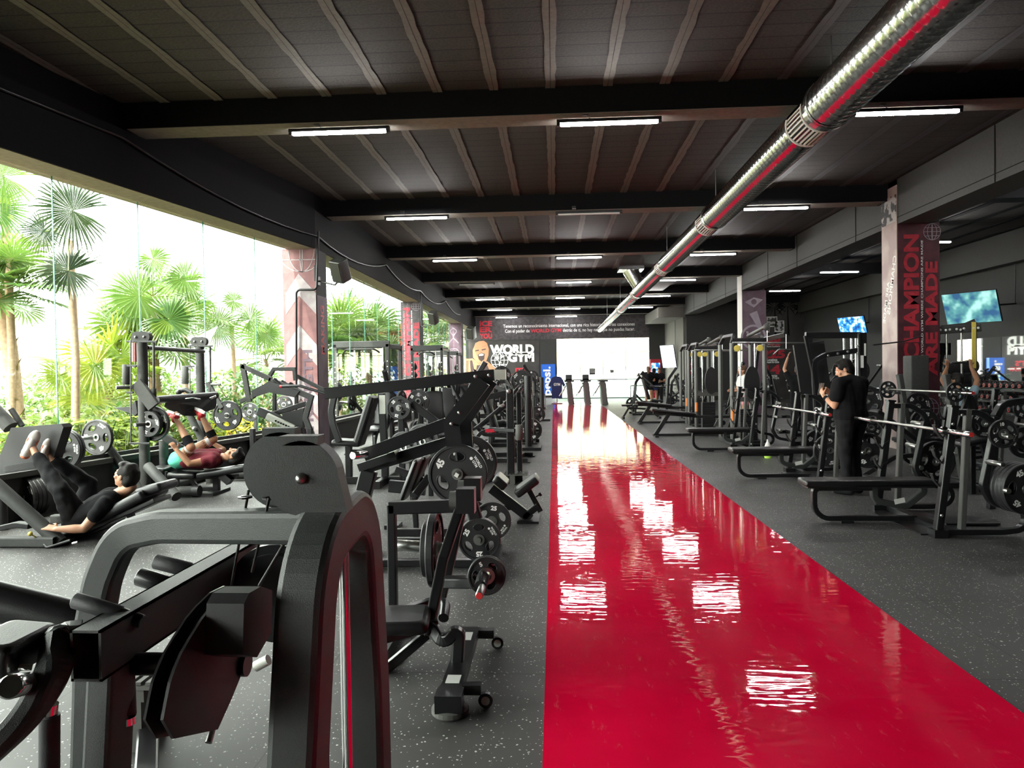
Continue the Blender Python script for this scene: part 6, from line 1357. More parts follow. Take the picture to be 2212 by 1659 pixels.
# curl bar hanging from a long arm
t = thing('cable_boom', 'long black boom with a bent chrome curl bar hanging from it', 'gym machine', (5.0, 14.5, 0))
a, b = at(1640, 735, 14.6), at(1698, 722, 13.6)
MB().rect([at(1625, 740, 15.0), b], .07, .09, n=N0).rect([at(1640, 736, 14.8), at(1632, 800, 14.8), V((at(1632, 800, 14.8).x, 14.8, 0))], .06, .06).build('boom', 'black_steel', t)
c = b+V((0, 0, -.28)); MB().cyl(b, c, .006, 6).build('hanging_cable', 'chrome', t); MB().tube([c+V((-.24, 0, -.09)), c+V((-.13, 0, -.0)), c+V((.13, 0, 0)), c+V((.24, 0, -.09))], .013, n=N0, fil=.02).build('curl_bar', 'chrome', t)
# lat pull-down tower at the right column
t = thing('lat_machine', 'tall black pull-down frame behind the standing man', 'gym machine', (4.7, 11.8, 0)); Yl = 11.9
Lp = lambda x, y, Y=Yl: at(1640+x/8.508, 680+y/8.508, Y)
MB().rect([Lp(850, 375), Lp(1850, 375)], .08, .10, n=N0).rect([Lp(1880, 330), floorp(Lp(1880, 400))], .12, .13, n=N0).rect([Lp(845, 385), Lp(985, 1050), floorp(Lp(1080, 1000))], .06, .05, n=N0).rect([Lp(900, 400, 12.6), floorp(Lp(1100, 1000, 12.6))], .07, .12, n=N0).build('main_frame', 'satin_black', t)
MB().rect([Lp(1830, 650), Lp(1200, 740), Lp(1010, 850), Lp(1000, 1000), Lp(1060, 1500), floorp(Lp(1060, 1500))], .07, .085, n=N0, fil=.25).rect([Lp(1200, 700, 12.5), Lp(860, 780, 12.5), Lp(770, 900, 12.5), Lp(820, 1400, 12.5), floorp(Lp(820, 1400, 12.5))], .07, .08, n=N0, fil=.25).build('curved_arm', 'satin_black', t)
m_ = MB(); [m_.cyl(Lp(x, 430, 11.95), V((Lp(x, 430, 11.95).x, 11.95, .1)), .016) for x in (1555, 1690, 1775)]; m_.build_each('guide_rod', 'chrome', t)
MB().rect([Lp(1830, 340, Yl-.08), floorp(Lp(1830, 400, Yl-.08))], .02, .035, n=N0).build('chrome_edge', 'steel', t)
MB().box(Lp(1000, 400, 12.2)-V((0, 0, .75)), (.5, .06, 1.3), roty(-8)).build('shroud', 'black_steel', t)
MB().box(Lp(1670, 1500, 11.95), (.34, .2, .6)).build('weight_stack', 'black_steel', t)
bolts(t, [Lp(x, y, Yl-.1) for x, y in ((1270, 750), (1445, 712), (1628, 675), (1810, 570), (1815, 700))], (0, -1, 0), .02)
MB().box(Lp(1890, 860, Yl-.08), (.05, .004, .2)).box(Lp(1945, 640, Yl-.08), (.03, .004, .2)).build('instruction_label', 'wall_plate', t)
MB().box((Lp(1400, 0).x, 11.9, .04), (1.2, 1.0, .06)).build('base', 'black_steel', t)
t = thing('grey_cabinet', 'plain grey upright cabinet behind the inner barbell', 'cabinet', (7.0, 12.6, 0)); a = at(1985, 880, 12.6)
MB().box((a.x, 12.7, .86), (.30, .3, 1.72), None, .02).build('cabinet_body', 'grey_paint', t); g = MB(); globe(g, (a.x+.0, 12.54, .98), .035, X_, Z_, .004); g.build('emblem', 'black_steel', t)
# dual-adjustable crossover with steel rods (right)
t = thing('crossover_frame', 'cable crossover frame with thin steel rods before the mirror', 'gym machine', (8.1, 14.0, 0)); Yc = 13.6
Cp = lambda x, y, Y=Yc: at(1880+x/6.663, 660+y/6.663, Y)
MB().rect([Cp(980, 360), Cp(1580, 318)], .08, .14, n=N0).rect([Cp(1020, 310), Cp(1370, 270), Cp(1500, 215)], .04, .06, n=N0).build('top_beam', 'grey_paint', t)
bolts(t, [Cp(x, y, Yc-.05) for x, y in ((1005, 352), (1085, 355), (1143, 347), (1242, 340), (1300, 348), (1346, 332), (1482, 326), (1552, 322))], (0, -1, 0), .022, 'wall_plate')
m_ = MB(); [m_.cyl(Cp(x, 370), V((Cp(x+8, 370).x, Yc, .05)), r) for x, r in ((1095, .018), (1310, .018), (875, .016))]; m_.build_each('guide_rod', 'steel', t)
MB().rect([Cp(1495, 240), V((Cp(1505, 240).x, Yc, 0))], .07, .07, n=N0).rect([Cp(955, 330, 14), V((Cp(970, 330, 14).x, 14, 0))], .06, .06, n=N0).build('upright', 'grey_paint', t)
MB().box(Cp(1490, 570, Yc-.05), (.07, .02, .85)).build('yellow_scale', 'yellow', t)
MB().box(Cp(900, 630, 13.8), (.55, .2, .22)).ball(Cp(680, 640, 13.8), .17, 14, 9).rect([Cp(850, 700), Cp(900, 960)], .05, .05).rect([Cp(1040, 700), Cp(1000, 960)], .05, .05).box(Cp(685, 790, 13.8), (.10, .1, .2)).box(Cp(870, 440, 14), (.25, .2, .2)).rect([Cp(870, 440, 14), V((Cp(890, 440, 14).x, 14, 0))], .12, .12).build('carriage', 'satin_black', t)
MB().box(Cp(912, 800, 13.7), (.09, .02, .4)).build('instruction_label', 'rubber_grey', t); MB().tube([at(1886, 745, 12), at(1950, 738, 12.6), Cp(800, 425, 13.8)], .012, fil=0).build('loose_cable', 'cable', t)
MB().box((Cp(1240, 0).x, 13.8, .03), (1.3, .9, .05)).build('base', 'black_steel', t)
# ================================================================ DUMBBELL RACKS along the mirror
def make_db():
    t = thing('dumbbell', 'x', 'dumbbell', (0, -56, 0)); LOC(t)
    MB().cyl((-.07, 0, 0), (.07, 0, 0), .016, 10).build('handle', 'steel', t)
    for s in (-1, 1):
        w = MB().lathe([(.045, .0), (.062, .012), (.062, .07), (.045, .08)], (s*.065, 0, 0), (s, 0, 0), 14).build('weight', 'rubber', t)
        MB().lathe([(.047, 0), (.047, .003), (.030, .003), (.030, 0), (.047, 0)], (s*.146, 0, 0), (s, 0, 0), 14, False).build('red_ring', 'red_plastic', w)
    return t
db = make_db(); KIDS[db.name] = [(c, list(c.children)) for c in db.children]; n_db = 0
XD = 11.2
for j, y0 in enumerate((14.6, 17.2, 19.8)):
    t = thing('dumbbell_rack', 'black three-tier dumbbell rack under the mirror, %s' % ('nearest', 'middle one', 'farthest')[j], 'dumbbell rack', (XD, y0+1.2, 0))
    for y in (y0, y0+2.35): MB().rect([(XD+.3, y, 0), (XD+.1, y, 1.0)], .07, .07).rect([(XD-.35, y, .03), (XD+.35, y, .03)], .07, .06).build('leg', 'black_steel', t)
    for k in range(3):
        z = .32+k*.29; x = XD-.12+k*.05
        MB().rect([(x-.09, y0, z), (x-.09, y0+2.35, z)], .04, .05).rect([(x+.09, y0, z+.05), (x+.09, y0+2.35, z+.05)], .04, .05).build('shelf_rail', 'black_steel', t)
        for i in range(10):
            lab = 'black dumbbell with a red ring on the %s tier of the %s rack' % (('bottom', 'middle', 'top')[k], ('nearest', 'middle', 'farthest')[j])
            loc = V((x, y0+.14+i*.232, z+.115)); R = Matrix.Rotation(.5, 3, 'Y') if False else None
            if n_db == 0: db.location = loc; db['label'] = lab; db['group'] = 'red ringed dumbbells, %s tier %s rack' % (k, j); n_db = 1
            else: dup(db, loc, 0, lab, 'red ringed dumbbells, %s tier %s rack' % (k, j))
# pulley storage with big round black dumbbells near the seated person
t = thing('round_weight_rack', 'rack of big round black weights behind the lifting man', 'weight rack', (9.7, 16.5, 0)); Yr = 16.3
for r_ in range(2):
    p0, p1_ = at(2045, 797+r_*24, Yr), at(2105, 790+r_*24, Yr); MB().rect([p0-V((0, 0, .17)), p1_-V((0, 0, .17))], .2, .04).build('shelf', 'black_steel', t)
MB().rect([p0, floorp(p0)], .06, .06).rect([p1_, floorp(p1_)], .06, .06).build('leg', 'black_steel', t)
for r_ in range(2):
    for i in range(6):
        p = at(2046+i*11, 797-i*1.2+r_*24, Yr); o = MB().lathe([(.08, -.07), (.14, -.05), (.15, 0), (.14, .05), (.08, .07)], (0, 0, 0), (.3, -1, 0), 18)
        o.v = [v+p for v in o.v]; o = o.build('round_weight', 'rubber', loc=p); props(o, 'big round black weight on the %s shelf behind the lifting man' % ('upper', 'lower')[r_], 'weight', 'round weights, %s shelf' % ('upper', 'lower')[r_])
# ================================================================ MACHINES FAR RIGHT AND CENTRE RIGHT
for i, (x, y, rz, v_, kd, ww) in enumerate([(3.2, 24.5, 1.6, 1, 'press', 'right of the lane before the entrance'), (4.4, 25.0, 1.4, 2, 'row', 'right of the lane, second from the lane'), (5.0, 28.0, 1.3, 0, 'press', 'near the bright side wall'), (6.0, 22.6, .4, 3, 'row', 'before the second right column'), (5.9, 16.6, -1.5, 1, 'row', 'right behind the nearest cable tower'), (5.3, 13.9, -1.6, 2, 'press', 'left of the pull-down frame'), (8.2, 18.5, -1.5, 3, 'press', 'beyond the nearest right column'), (7.6, 21.8, -1.4, 0, 'row', 'in the dim bay right of the tower'), (9.2, 24.5, -1.5, 1, 'press', 'deep in the side bay'), (8.0, 28.0, -1.2, 2, 'row', 'in front of the dark mural')]):
    lever_machine((x, y, 0), rz, 'black %s lever machine %s' % ('press' if kd == 'press' else 'row', ww), v_, plates=[(45, 1, 1, 'a'), (25, 1, -1, 'a')] if i % 2 else [(45, 1, 1, 's')], kind=kd, group='plate loaded machines right of the lane', tag_='machine '+ww)
adj_bench((2.75, 22.5, 0), 0, 'small flat bench at the lane edge before the entrance', 0)
# stationary display sign and plates tree by the mural
t = thing('plate_tree', 'plate tree loaded with many small plates before the mural', 'plate rack', (5.25, 13.2, 0)); c = V((5.0, 13.0, 0))
MB().rect([c, c+V((0, 0, 1.3))], .08, .08).box(c+V((0, 0, .03)), (.6, .6, .06)).build('frame', 'black_steel', t)
for k in range(5):
    a_ = V((-.08 if k % 2 else .08, -.08, .3+k*.22)); stack(25 if k < 3 else 10, 1, c+a_+V((0, -.05, 0)), (-.2 if k % 2 else .3, -1, 0), 'black plate on the loaded tree before the mural, %s from the floor' % ('first', 'second', 'third', 'fourth', 'fifth')[k])
# tablet stand
t = thing('information_kiosk', 'red and blue lit information screen by the entrance', 'kiosk', (8, 38, 0)); a = at(1416, 800, 38.5)
MB().box(a, (.55, .1, 1.2)).box((a.x, a.y, .5), (.3, .1, 1)).build('cabinet', 'red_board', t); MB().box(a+V((0, -.06, -.05)), (.46, .01, .9)).build('display', 'screen_blue', t)
# ================================================================ PEOPLE
class Fig:
    def __init__(s): s.m = MB()
    def cap(s, a, b, ra, rb=None):
        a, b = V(a), V(b); rb = ra if rb is None else rb; ax = (b-a); l = max(ax.length, 1e-4); ax.normalize(); pr = []
        for k in range(6): q = PI/2*k/5; pr.append((ra*math.sin(q), -ra*math.cos(q)))
        for k in range(6): q = PI/2*k/5; pr.append((rb*math.cos(q), l+rb*math.sin(q)))
        s.m.lathe(pr, a, ax, 14); return s
    def chain(s, pts):
        for (p, r), (q, t) in zip(pts[:-1], pts[1:]): s.cap(p, q, r, t)
        return s
    def ell(s, c, R, size): s.m.ball(c, 1, 14, 10, size, R); return s
    def build(s, name, mt, parent, vox=.01, smooth=4, disp=0.):
        o = s.m.build(name, mt, parent)
        md = o.modifiers.new('r', 'REMESH'); md.mode = 'VOXEL'; md.voxel_size = vox; md.use_smooth_shade = True
        ms = o.modifiers.new('s', 'SMOOTH'); ms.iterations = smooth; ms.factor = .5
        pa = o.parent; o.parent = None; me = evaluated(o); C.objects.link(o); o.parent = pa
        o.modifiers.clear(); old = o.data; o.data = me; bpy.data.meshes.remove(old)
        if disp:
            me.vertices.foreach_get
            for v in me.vertices: v.co += v.normal*disp*noise.noise(v.co*14)
        me.polygons.foreach_set('use_smooth', [True]*len(me.polygons)); me.update(); return o
def fr(fwd, up):
    y = V(fwd).normalized(); z = (V(up)-y*V(up).dot(y)).normalized(); x = y.cross(z); return Matrix((x, y, z)).transposed()
def head(body, hair, c, R, k=1., long_=False, eyes=None):
    g = lambda x, y, z: V(c)+R @ V((x*k, y*k, z*k))
    e = lambda F, p, sz: F.ell(g(*p), R, tuple(q*k for q in sz))
    e(body, (0, -.01, .03), (.076, .096, .094)); e(body, (0, .022, -.035), (.06, .072, .078)); e(body, (0, .060, -.088), (.026, .024, .022)); e(body, (0, .1, -.012), (.013, .020, .020)); e(body, (0, .09, .008), (.009, .014, .03))
    e(body, (0, .086, -.052), (.024, .012, .008)); e(body, (0, .084, -.064), (.021, .012, .008)); e(body, (0, .078, .034), (.05, .016, .012))
    for s in (-1, 1): e(body, (s*.079, -.005, -.002), (.010, .020, .032)); e(body, (s*.04, .066, -.022), (.024, .022, .02))
    if eyes is not None:
        for s in (-1, 1): eyes.ball(g(s*.031, .083, .012), .0105*k, 8, 6)
    e(hair, (0, -.020, .052), (.086, .099, .090)); e(hair, (0, -.050, .0), (.083, .074, .100)); e(hair, (0, .035, .100), (.070, .060, .034))
    for s in (-1, 1): e(hair, (s*.070, .012, .045), (.020, .045, .045))
    r = random.Random(5)
    for i in range(70):
        a, b = r.uniform(0, 2*PI), r.uniform(.1, 1.35); q = V((math.cos(a)*math.sin(b)*.078, -.022+math.sin(a)*math.sin(b)*.09, .052+math.cos(b)*.082)); e(hair, tuple(q), (.009, .012, .009))
    if long_: hair.chain([(g(0, -.07, .0), .06*k), (g(0, -.10, -.16), .055*k), (g(0, -.10, -.32), .03*k)])
def hand(body, w, d, up, k=1., curl=.5, side=1):
    """w wrist, d direction of the fingers, up = back of the hand, side = +1 when the thumb is on the right of d (seen from the back)"""
    d = V(d).normalized(); up = (V(up)-d*V(up).dot(d)).normalized(); x = d.cross(up)*side
    for j in (-1.1, -.35, .4, 1.1): body.cap(w+d*.01*k+x*j*.014*k, w+d*.085*k+x*j*.022*k, .013*k, .0115*k)
    for j, l in zip((-1.15, -.38, .40, 1.15), (.060, .076, .080, .070)):
        p = w+d*.088*k+x*j*.023*k; c1 = curl*.9; d1 = (d*math.cos(c1*.6)-up*math.sin(c1*.6)); d2 = (d*math.cos(c1*1.7)-up*math.sin(c1*1.7)); d3 = (d*math.cos(c1*2.6)-up*math.sin(c1*2.6))
        q = p+d1*l*.45*k; s_ = q+d2*l*.33*k; body.chain([(p, .0095*k), (q, .009*k), (s_, .008*k), (s_+d3*l*.24*k, .007*k)])
    p = w+d*.03*k+x*.030*k; q = p+(d*.55+x*.75-up*.25).normalized()*.042*k; body.chain([(p, .013*k), (q, .0105*k), (q+(d*.85+x*.25-up*.35).normalized()*.034*k, .0085*k)])
def shoe(parent, heel, toe, solen, m_top, m_sole, accent=None, k=1.):
    heel, toe = V(heel), V(toe); d = (toe-heel).normalized(); n_ = V(solen).normalized(); n_ = (n_-d*n_.dot(d)).normalized(); x = d.cross(n_)
    f = Fig(); l = (toe-heel).length
    R = Matrix((x, d, -n_)).transposed()
    c = lambda a, b, h: heel+d*a*l+x*b-n_*h
    f.ell(c(.16, 0, .045), R, (.038*k, .052*k, .045*k)); f.ell(c(.42, 0, .045), R, (.040*k, .085*k, .042*k)); f.ell(c(.76, 0, .030), R, (.046*k, .078*k, .028*k)); f.cap(c(.2, 0, .05), c(.2, 0, .09), .042*k, .038*k)
    o = f.build('shoe', m_top, parent, .007)
    g = MB(); out = []
    for k_ in range(20):
        a = 2*PI*k_/20; out.append((math.cos(a)*(.044 if math.sin(a) > 0 else .036)*k, l*.5+math.sin(a)*l*.56))
    g.prism(out, heel-n_*.006, x, d, .026); g.build('shoe_sole', m_sole, o)
    if accent:
        g = MB(); g.ball(c(.05, 0, .07), .036*k, 10, 8, (1.05, .8, 1.15), R)
        for sx in (-1, 1): g.ball(c(.62, sx*.034*k, .040), .02, 10, 8, (.6, 2.3, .8), R)
        g.build_each('shoe_accent', accent, o)
        g = MB()
        for sx in (-1, 1): g.ball(c(.34, sx*.036*k, .04), .02, 8, 6, (.35, 1.8, .9), R)
        g.build_each('shoe_stripe', 'lens_dark', o)
        g = MB()
        for q in range(5): g.tube([c(.38+q*.07, -.022, .078-q*.006), c(.40+q*.07, 0, .086-q*.007), c(.38+q*.07, .022, .078-q*.006)], .003, sides=5)
        g.build('laces', 'white_cloth', o)
    return o
# ---------------- man in black on the leg press
t = thing('person', 'man in black T-shirt and trousers reclining on the leg press, feet on the plate', 'person', (-4.2, 6.6, 0))
B, HR, SH, PT, EY = Fig(), Fig(), Fig(), Fig(), MB()
hc = p1(1075, 668, 6.6); R = fr((-.90, .10, .30), (.35, .0, .94)); head(B, HR, hc, R, 1.03, eyes=EY)
nk = hc+V((.045, 0, -.10)); sN, sF = p1(905, 900, 6.40), p1(985, 850, 6.86); ch = (sN+sF)/2; hN, hF = p1(655, 1050, 6.50), p1(690, 1020, 6.80)
B.cap(nk, ch+(nk-ch)*.35, .055, .07)
for F, e in ((B, 0), (SH, .014)):
    F.cap(sN+(sF-sN)*.18, hN+(sN-hN)*.15, .105+e, .10+e); F.cap(sF-(sF-sN)*.18, hF+(sF-hF)*.15, .105+e, .10+e); F.cap(ch, (hN+hF)/2, .115+e, .115+e); F.cap(sN, sF, .062+e, .062+e); F.cap(ch+(nk-ch)*.2, ch, .07+e, .10+e)
el, wr = p1(712, 1115, 6.28), p1(485, 1118, 6.22)
B.chain([(sN, .058), (sN+(el-sN)*.45, .054), (el, .040), (el+(wr-el)*.35, .042), (wr, .026)]); SH.chain([(sN, .070), (sN+(el-sN)*.50, .069)])
hand(B, wr, p1(370, 1095, 6.22)-wr, (0, -.5, 1), 1.12, .45, 1)
elF = p1(860, 1080, 7.0); B.chain([(sF, .056), (elF, .04), (p1(560, 1090, 7.0), .027)]); SH.chain([(sF, .069), (sF+(elF-sF)*.5, .066)]); hand(B, p1(560, 1090, 7.0), (-1, 0, -.2), (0, 0, 1), 1.05, .6, -1)
kN, aN = p1(525, 790, 6.38), p1(318, 500, 6.52); kF, aF = p1(765, 735, 6.92), p1(455, 528, 6.72)
for F, e in ((B, 0), (PT, .016)):
    F.chain([(hN, .098+e), (hN+(kN-hN)*.5, .088+e), (kN, .062+e), (kN+(aN-kN)*.35, .058+e)]+([(aN, .034)] if e == 0 else [(kN+(aN-kN)*.93, .046+e)])); F.chain([(hF, .098+e), (hF+(kF-hF)*.5, .088+e), (kF, .062+e), (kF+(aF-kF)*.35, .056+e)]+([(aF, .034)] if e == 0 else [(kF+(aF-kF)*.90, .044+e)])); F.cap(hN, hF, .112+e, .112+e); F.cap((hN+hF)/2, (hN+hF)/2+(ch-(hN+hF)/2)*.22, .11+e, .112+e)
toN, heN = p1(318, 290, 6.60), p1(225, 480, 6.60); toF, heF = p1(425, 360, 6.74), p1(380, 520, 6.76)
B.cap(aN, (heN*.6+toN*.4)+V((.03, -.03, 0)), .034, .034); B.cap(aF, (heF*.6+toF*.4)+V((.03, -.03, 0)), .034, .034)
bo = B.build('body', 'skin', t, .0075, 3); EY.build_each('eye', 'white_ink', t); HR.build('hair', 'hair', t, .009, 2, .012); SH.build('t_shirt', 'black_cloth', t, .012, 4, .010); PT.build('trousers', 'black_pants', t, .012, 4, .014)
solN = V((-.45, .85, .10))
shoe(t, heN, toN, solN, 'shoe_white', 'shoe_sole', 'shoe_coral', 1.15); shoe(t, heF, toF, solN, 'shoe_white', 'shoe_sole', 'shoe_coral', 1.1)
# ---------------- man in maroon on the bench
t = thing('person', 'man in maroon shirt and green shorts lying on the bench pressing the sled', 'person', (-4.5, 9.1, 0))
B, HR, SH, PT, EY = Fig(), Fig(), Fig(), Fig(), MB()
T = lambda x, y, Y=9.1: p4(x, y, Y)
hc = T(1262, 1262, 9.08); R = fr((-.25, -.12, .96), (1, 0, .22)); head(B, HR, hc, R, 1.0, eyes=EY)
sN, sF = T(1050, 1305, 8.93), T(1060, 1270, 9.30); ch = (sN+sF)/2; hN, hF = T(745, 1300, 8.98), T(760, 1285, 9.24)
B.cap(hc-V((.07, 0, .02)), ch+V((.08, 0, .02)), .052, .062)
for F, e in ((B, 0), (SH, .014)):
    F.cap(sN+(sF-sN)*.2, hN+(sN-hN)*.2, .10+e, .092+e); F.cap(sF-(sF-sN)*.2, hF+(sF-hF)*.2, .10+e, .092+e); F.cap(sN, sF, .066+e, .066+e); F.cap(ch+V((.03, 0, .01)), (hN+hF)/2+V((.1, 0, .02)), .115+e, .105+e)
el, wr = T(838, 1335, 8.76), T(715, 1205, 8.74)
B.chain([(sN, .056), (sN+(el-sN)*.5, .055), (el, .041), (el+(wr-el)*.35, .042), (wr, .027)]); SH.chain([(sN, .070), (sN+(el-sN)*.38, .068)]); hand(B, wr, T(670, 1140, 8.74)-wr, (.6, -.6, .5), 1.0, .95, 1)
elF = T(1160, 1200, 9.5); B.chain([(sF, .054), (elF, .04), (T(1060, 1140, 9.5), .028)]); SH.chain([(sF, .068), (sF+(elF-sF)*.5, .064)]); hand(B, T(1060, 1140, 9.5), (-.5, 0, .8), (0, 0, 1), 1., .9, -1)
kN, aN = T(852, 1175, 8.88), T(712, 915, 8.98); kF, aF = T(1068, 1100, 9.30), T(955, 880, 9.30)
B.chain([(hN, .095), (hN+(kN-hN)*.5, .082), (kN, .056), (kN+(aN-kN)*.3, .052), (aN, .032), (aN+(T(710, 860, 9.0)-aN), .034)]); B.chain([(hF, .095), (hF+(kF-hF)*.5, .082), (kF, .056), (kF+(aF-kF)*.3, .054), (aF, .032), (aF+(T(960, 850, 9.3)-aF), .034)]); B.cap(hN, hF, .10)
PT.chain([(hN-V((.0, 0, 0)), .112), (hN+(kN-hN)*.42, .10)]).chain([(hF, .112), (hF+(kF-hF)*.42, .10)]); PT.cap(hN-V((.03, 0, 0)), hF-V((.03, 0, 0)), .115)
B.build('body', 'skin_tan', t, .0075, 3); EY.build_each('eye', 'white_ink', t); HR.build('hair', 'hair', t, .009, 2, .01); SH.build('t_shirt', 'maroon_cloth', t, .012, 4, .008); PT.build('shorts', 'green_cloth', t, .012, 4, .008)
for a, h_, k_ in ((aN, hN, kN), (aF, hF, kF)):
    for j, (s0, s1, mm) in enumerate(((.28, .42, 'white_cloth'), (.46, .54, 'black_cloth'), (.58, .66, 'white_cloth'), (.70, .78, 'black_cloth'), (.82, .92, 'white_cloth'))):
        f = MB(); p, q = h_+(k_-h_)*s0, h_+(k_-h_)*s1; f.cyl(p, q, .098-.040*s0, 18, .098-.040*s1); f.build('knee_wrap', mm, t)
    f = MB(); p, q = k_+(a-k_)*.08, k_+(a-k_)*.34; f.cyl(p, q, .062, 18, .060); f.build('knee_sleeve', 'black_cloth', t)
shoe(t, T(735, 860, 8.95), T(640, 830, 9.3), (.1, .3, 1), 'shoe_red', 'shoe_sole', None, 1.1); shoe(t, T(975, 845, 9.25), T(900, 800, 9.6), (.1, .3, 1), 'shoe_red', 'shoe_sole', None, 1.1)
# ---------------- generic standing figure
def stander(loc, face, label, cloth, legs, skin, hairm, hgt=1.68, long_=False, arms='down', shorts=None, bare_legs=False, vox=.012, group=None, bow=0., wide=1., headturn=0.):
    t = thing('person', label, 'person', loc, 0, group); k = hgt/1.70; B, HR, SH, PT, SO, EY = Fig(), Fig(), Fig(), Fig(), Fig(), MB()
    f = V((face[0], face[1], 0)).normalized(); r = V((f.y, -f.x, 0)); o = V(loc)
    P = lambda x, y, z: o+r*x*k+f*y*k+V((0, 0, z*k))
    hc = P(0, .03+.10*bow, 1.565-.045*bow); fw = (f*math.cos(headturn)+r*math.sin(headturn))*(1-.4*bow)-V((0, 0, .75*bow)); R = fr(fw, (0, 0, 1)); head(B, HR, hc, R, 1.0*k, long_, EY)
    B.chain([(P(0, .0, 1.40), .062*k), (P(0, .02+.05*bow, 1.49-.02*bow), .054*k)])
    for F, e in ((B, 0.), (SH, .014)):
        for s in (-1, 1): F.chain([(P(s*.10*wide, 0, 1.30), .10*k+e), (P(s*.075*wide, .01, 1.10), .092*k*wide+e), (P(s*.08*wide, 0, .98), .098*k*wide+e)])
        F.chain([(P(-.165*wide, 0, 1.385), .055*k+e), (P(0, -.01, 1.41), .065*k+e), (P(.165*wide, 0, 1.385), .055*k+e)]); F.cap(P(0, -.01, 1.32), P(0, .0, 1.0), .125*k*wide**.4+e, .115*k*wide+e)
    for s in (-1, 1):
        sh = P(s*.19*wide, 0, 1.375)
        if arms == 'phone': el, wr = P(s*.26, .06, 1.10), P(s*.10, .30, 1.22)
        elif arms == 'up': el, wr = P(s*.30, .10, 1.60), P(s*.22, .12, 1.86)
        elif arms == 'front': el, wr = P(s*.25, .04, 1.10), P(s*.16, .26, 1.08)
        else: el, wr = P(s*.25, -.02, 1.10), P(s*.26, .06, .86)
        B.chain([(sh, .050*k*wide), (sh+(el-sh)*.5, .048*k*wide), (el, .037*k), (el+(wr-el)*.35, .038*k), (wr, .025*k)]); SH.chain([(sh, .062*k*wide), (sh+(el-sh)*.55, .064*k*wide)])
        d = (wr-el).normalized(); hand(B, wr, (d+V((0, 0, .5))).normalized() if arms == 'phone' else d, f*.2+r*s, k, .7 if arms == 'phone' else .5, -s)
        hp = P(s*.085*wide, 0, .93); kn = P(s*.10, .02, .50); an = P(s*.10, -.02, .09)
        B.chain([(hp, .095*k), (hp+(kn-hp)*.5, .078*k), (kn, .052*k), (kn+(an-kn)*.3, .055*k), (an, .034*k)]); B.cap(an, P(s*.11, .08, .045), .036*k, .03*k)
        if not bare_legs: PT.chain([(hp, .112*k*wide**.6), (hp+(kn-hp)*.5, .094*k), (kn, .076*k), (kn+(an-kn)*.5, .068*k), (an+V((0, 0, .03)), .060*k)])
        else: PT.chain([(hp, .112*k), (hp+(kn-hp)*.38, .098*k)])
        f_ = SO; f_.cap(P(s*.10, -.05, .05), P(s*.115, .13, .04), .045*k, .038*k)
    PT.cap(P(-.07*wide, 0, .95), P(.07*wide, 0, .95), .112*k*wide**.5)
    B.build('body', skin, t, vox*.75, 3); EY.build_each('eye', 'white_ink', t); HR.build('hair', hairm, t, vox, 2, .01); SH.build('top', cloth, t, vox, 4, .008); PT.build('shorts' if bare_legs else 'trousers', legs, t, vox, 4, .012); SO.build('shoes', 'black_cloth' if not bare_legs else 'shoe_white', t, vox, 3)
    return t, P
a = at(1838, 900, 8.8)
t, P = stander((a.x, 8.8, 0), (-.62, .78), 'standing man in black T-shirt looking down at a phone between the benches', 'black_cloth', 'black_pants', 'skin', 'hair', 1.66, arms='phone', bow=.5, vox=.010, wide=1.36, headturn=-.55)
ph = P(0.0, .40, 1.30); o = MB().box(ph, (.075, .011, .155), fr((-.62, .78, .2), (0, 0, 1)), .004).build('phone', 'black_steel', loc=ph); props(o, 'phone held in both hands by the standing man', 'phone')
MB().box(ph+V((.012, -.0, 0)), (.070, .004, .148), fr((-.62, .78, .2), (0, 0, 1))).build('phone_case', 'wall_plate', o)
f = MB(); w_ = P(-.14, .25, 1.19); f.cyl(P(-.165, .21, 1.178), P(-.14, .25, 1.19), .033, 18); f.build('wristband', 'black_cloth', t)
for px, Y, face, lab, cl, lg, hr, h, ln in ((1401, 29.5, (.2, 1), 'woman with long light brown hair in black shorts near the entrance', 'black_cloth', 'black_cloth', 'hair_brown', 1.66, True), (1413, 29.8, (.5, 1), 'woman with dark hair in black top beside the long haired woman', 'black_cloth', 'blue_cloth', 'hair', 1.58, False), (1424, 30.6, (-.3, -1), 'person in dark clothes leaning at the screen near the entrance', 'black_cloth', 'black_pants', 'hair_brown', 1.6, False)):
    p = at(px, 850, Y); stander((p.x, Y, 0), face, lab, cl, lg, 'skin', hr, h, ln, 'front', bare_legs=lg != 'black_pants', vox=.02)
p = at(1606, 850, 16.9); stander((p.x, 16.9, 0), (-1, -.2), 'person in pink shorts standing behind the cable tower', 'white_cloth', 'pink_cloth', 'skin', 'hair_brown', 1.6, False, 'front', bare_legs=True, vox=.018)
p = at(1726, 850, 15.4); stander((p.x, 15.4, 0), (.2, 1), 'person in dark top with raised bare arms behind the pull-down frame', 'black_cloth', 'black_pants', 'skin', 'hair', 1.6, False, 'up', vox=.018)
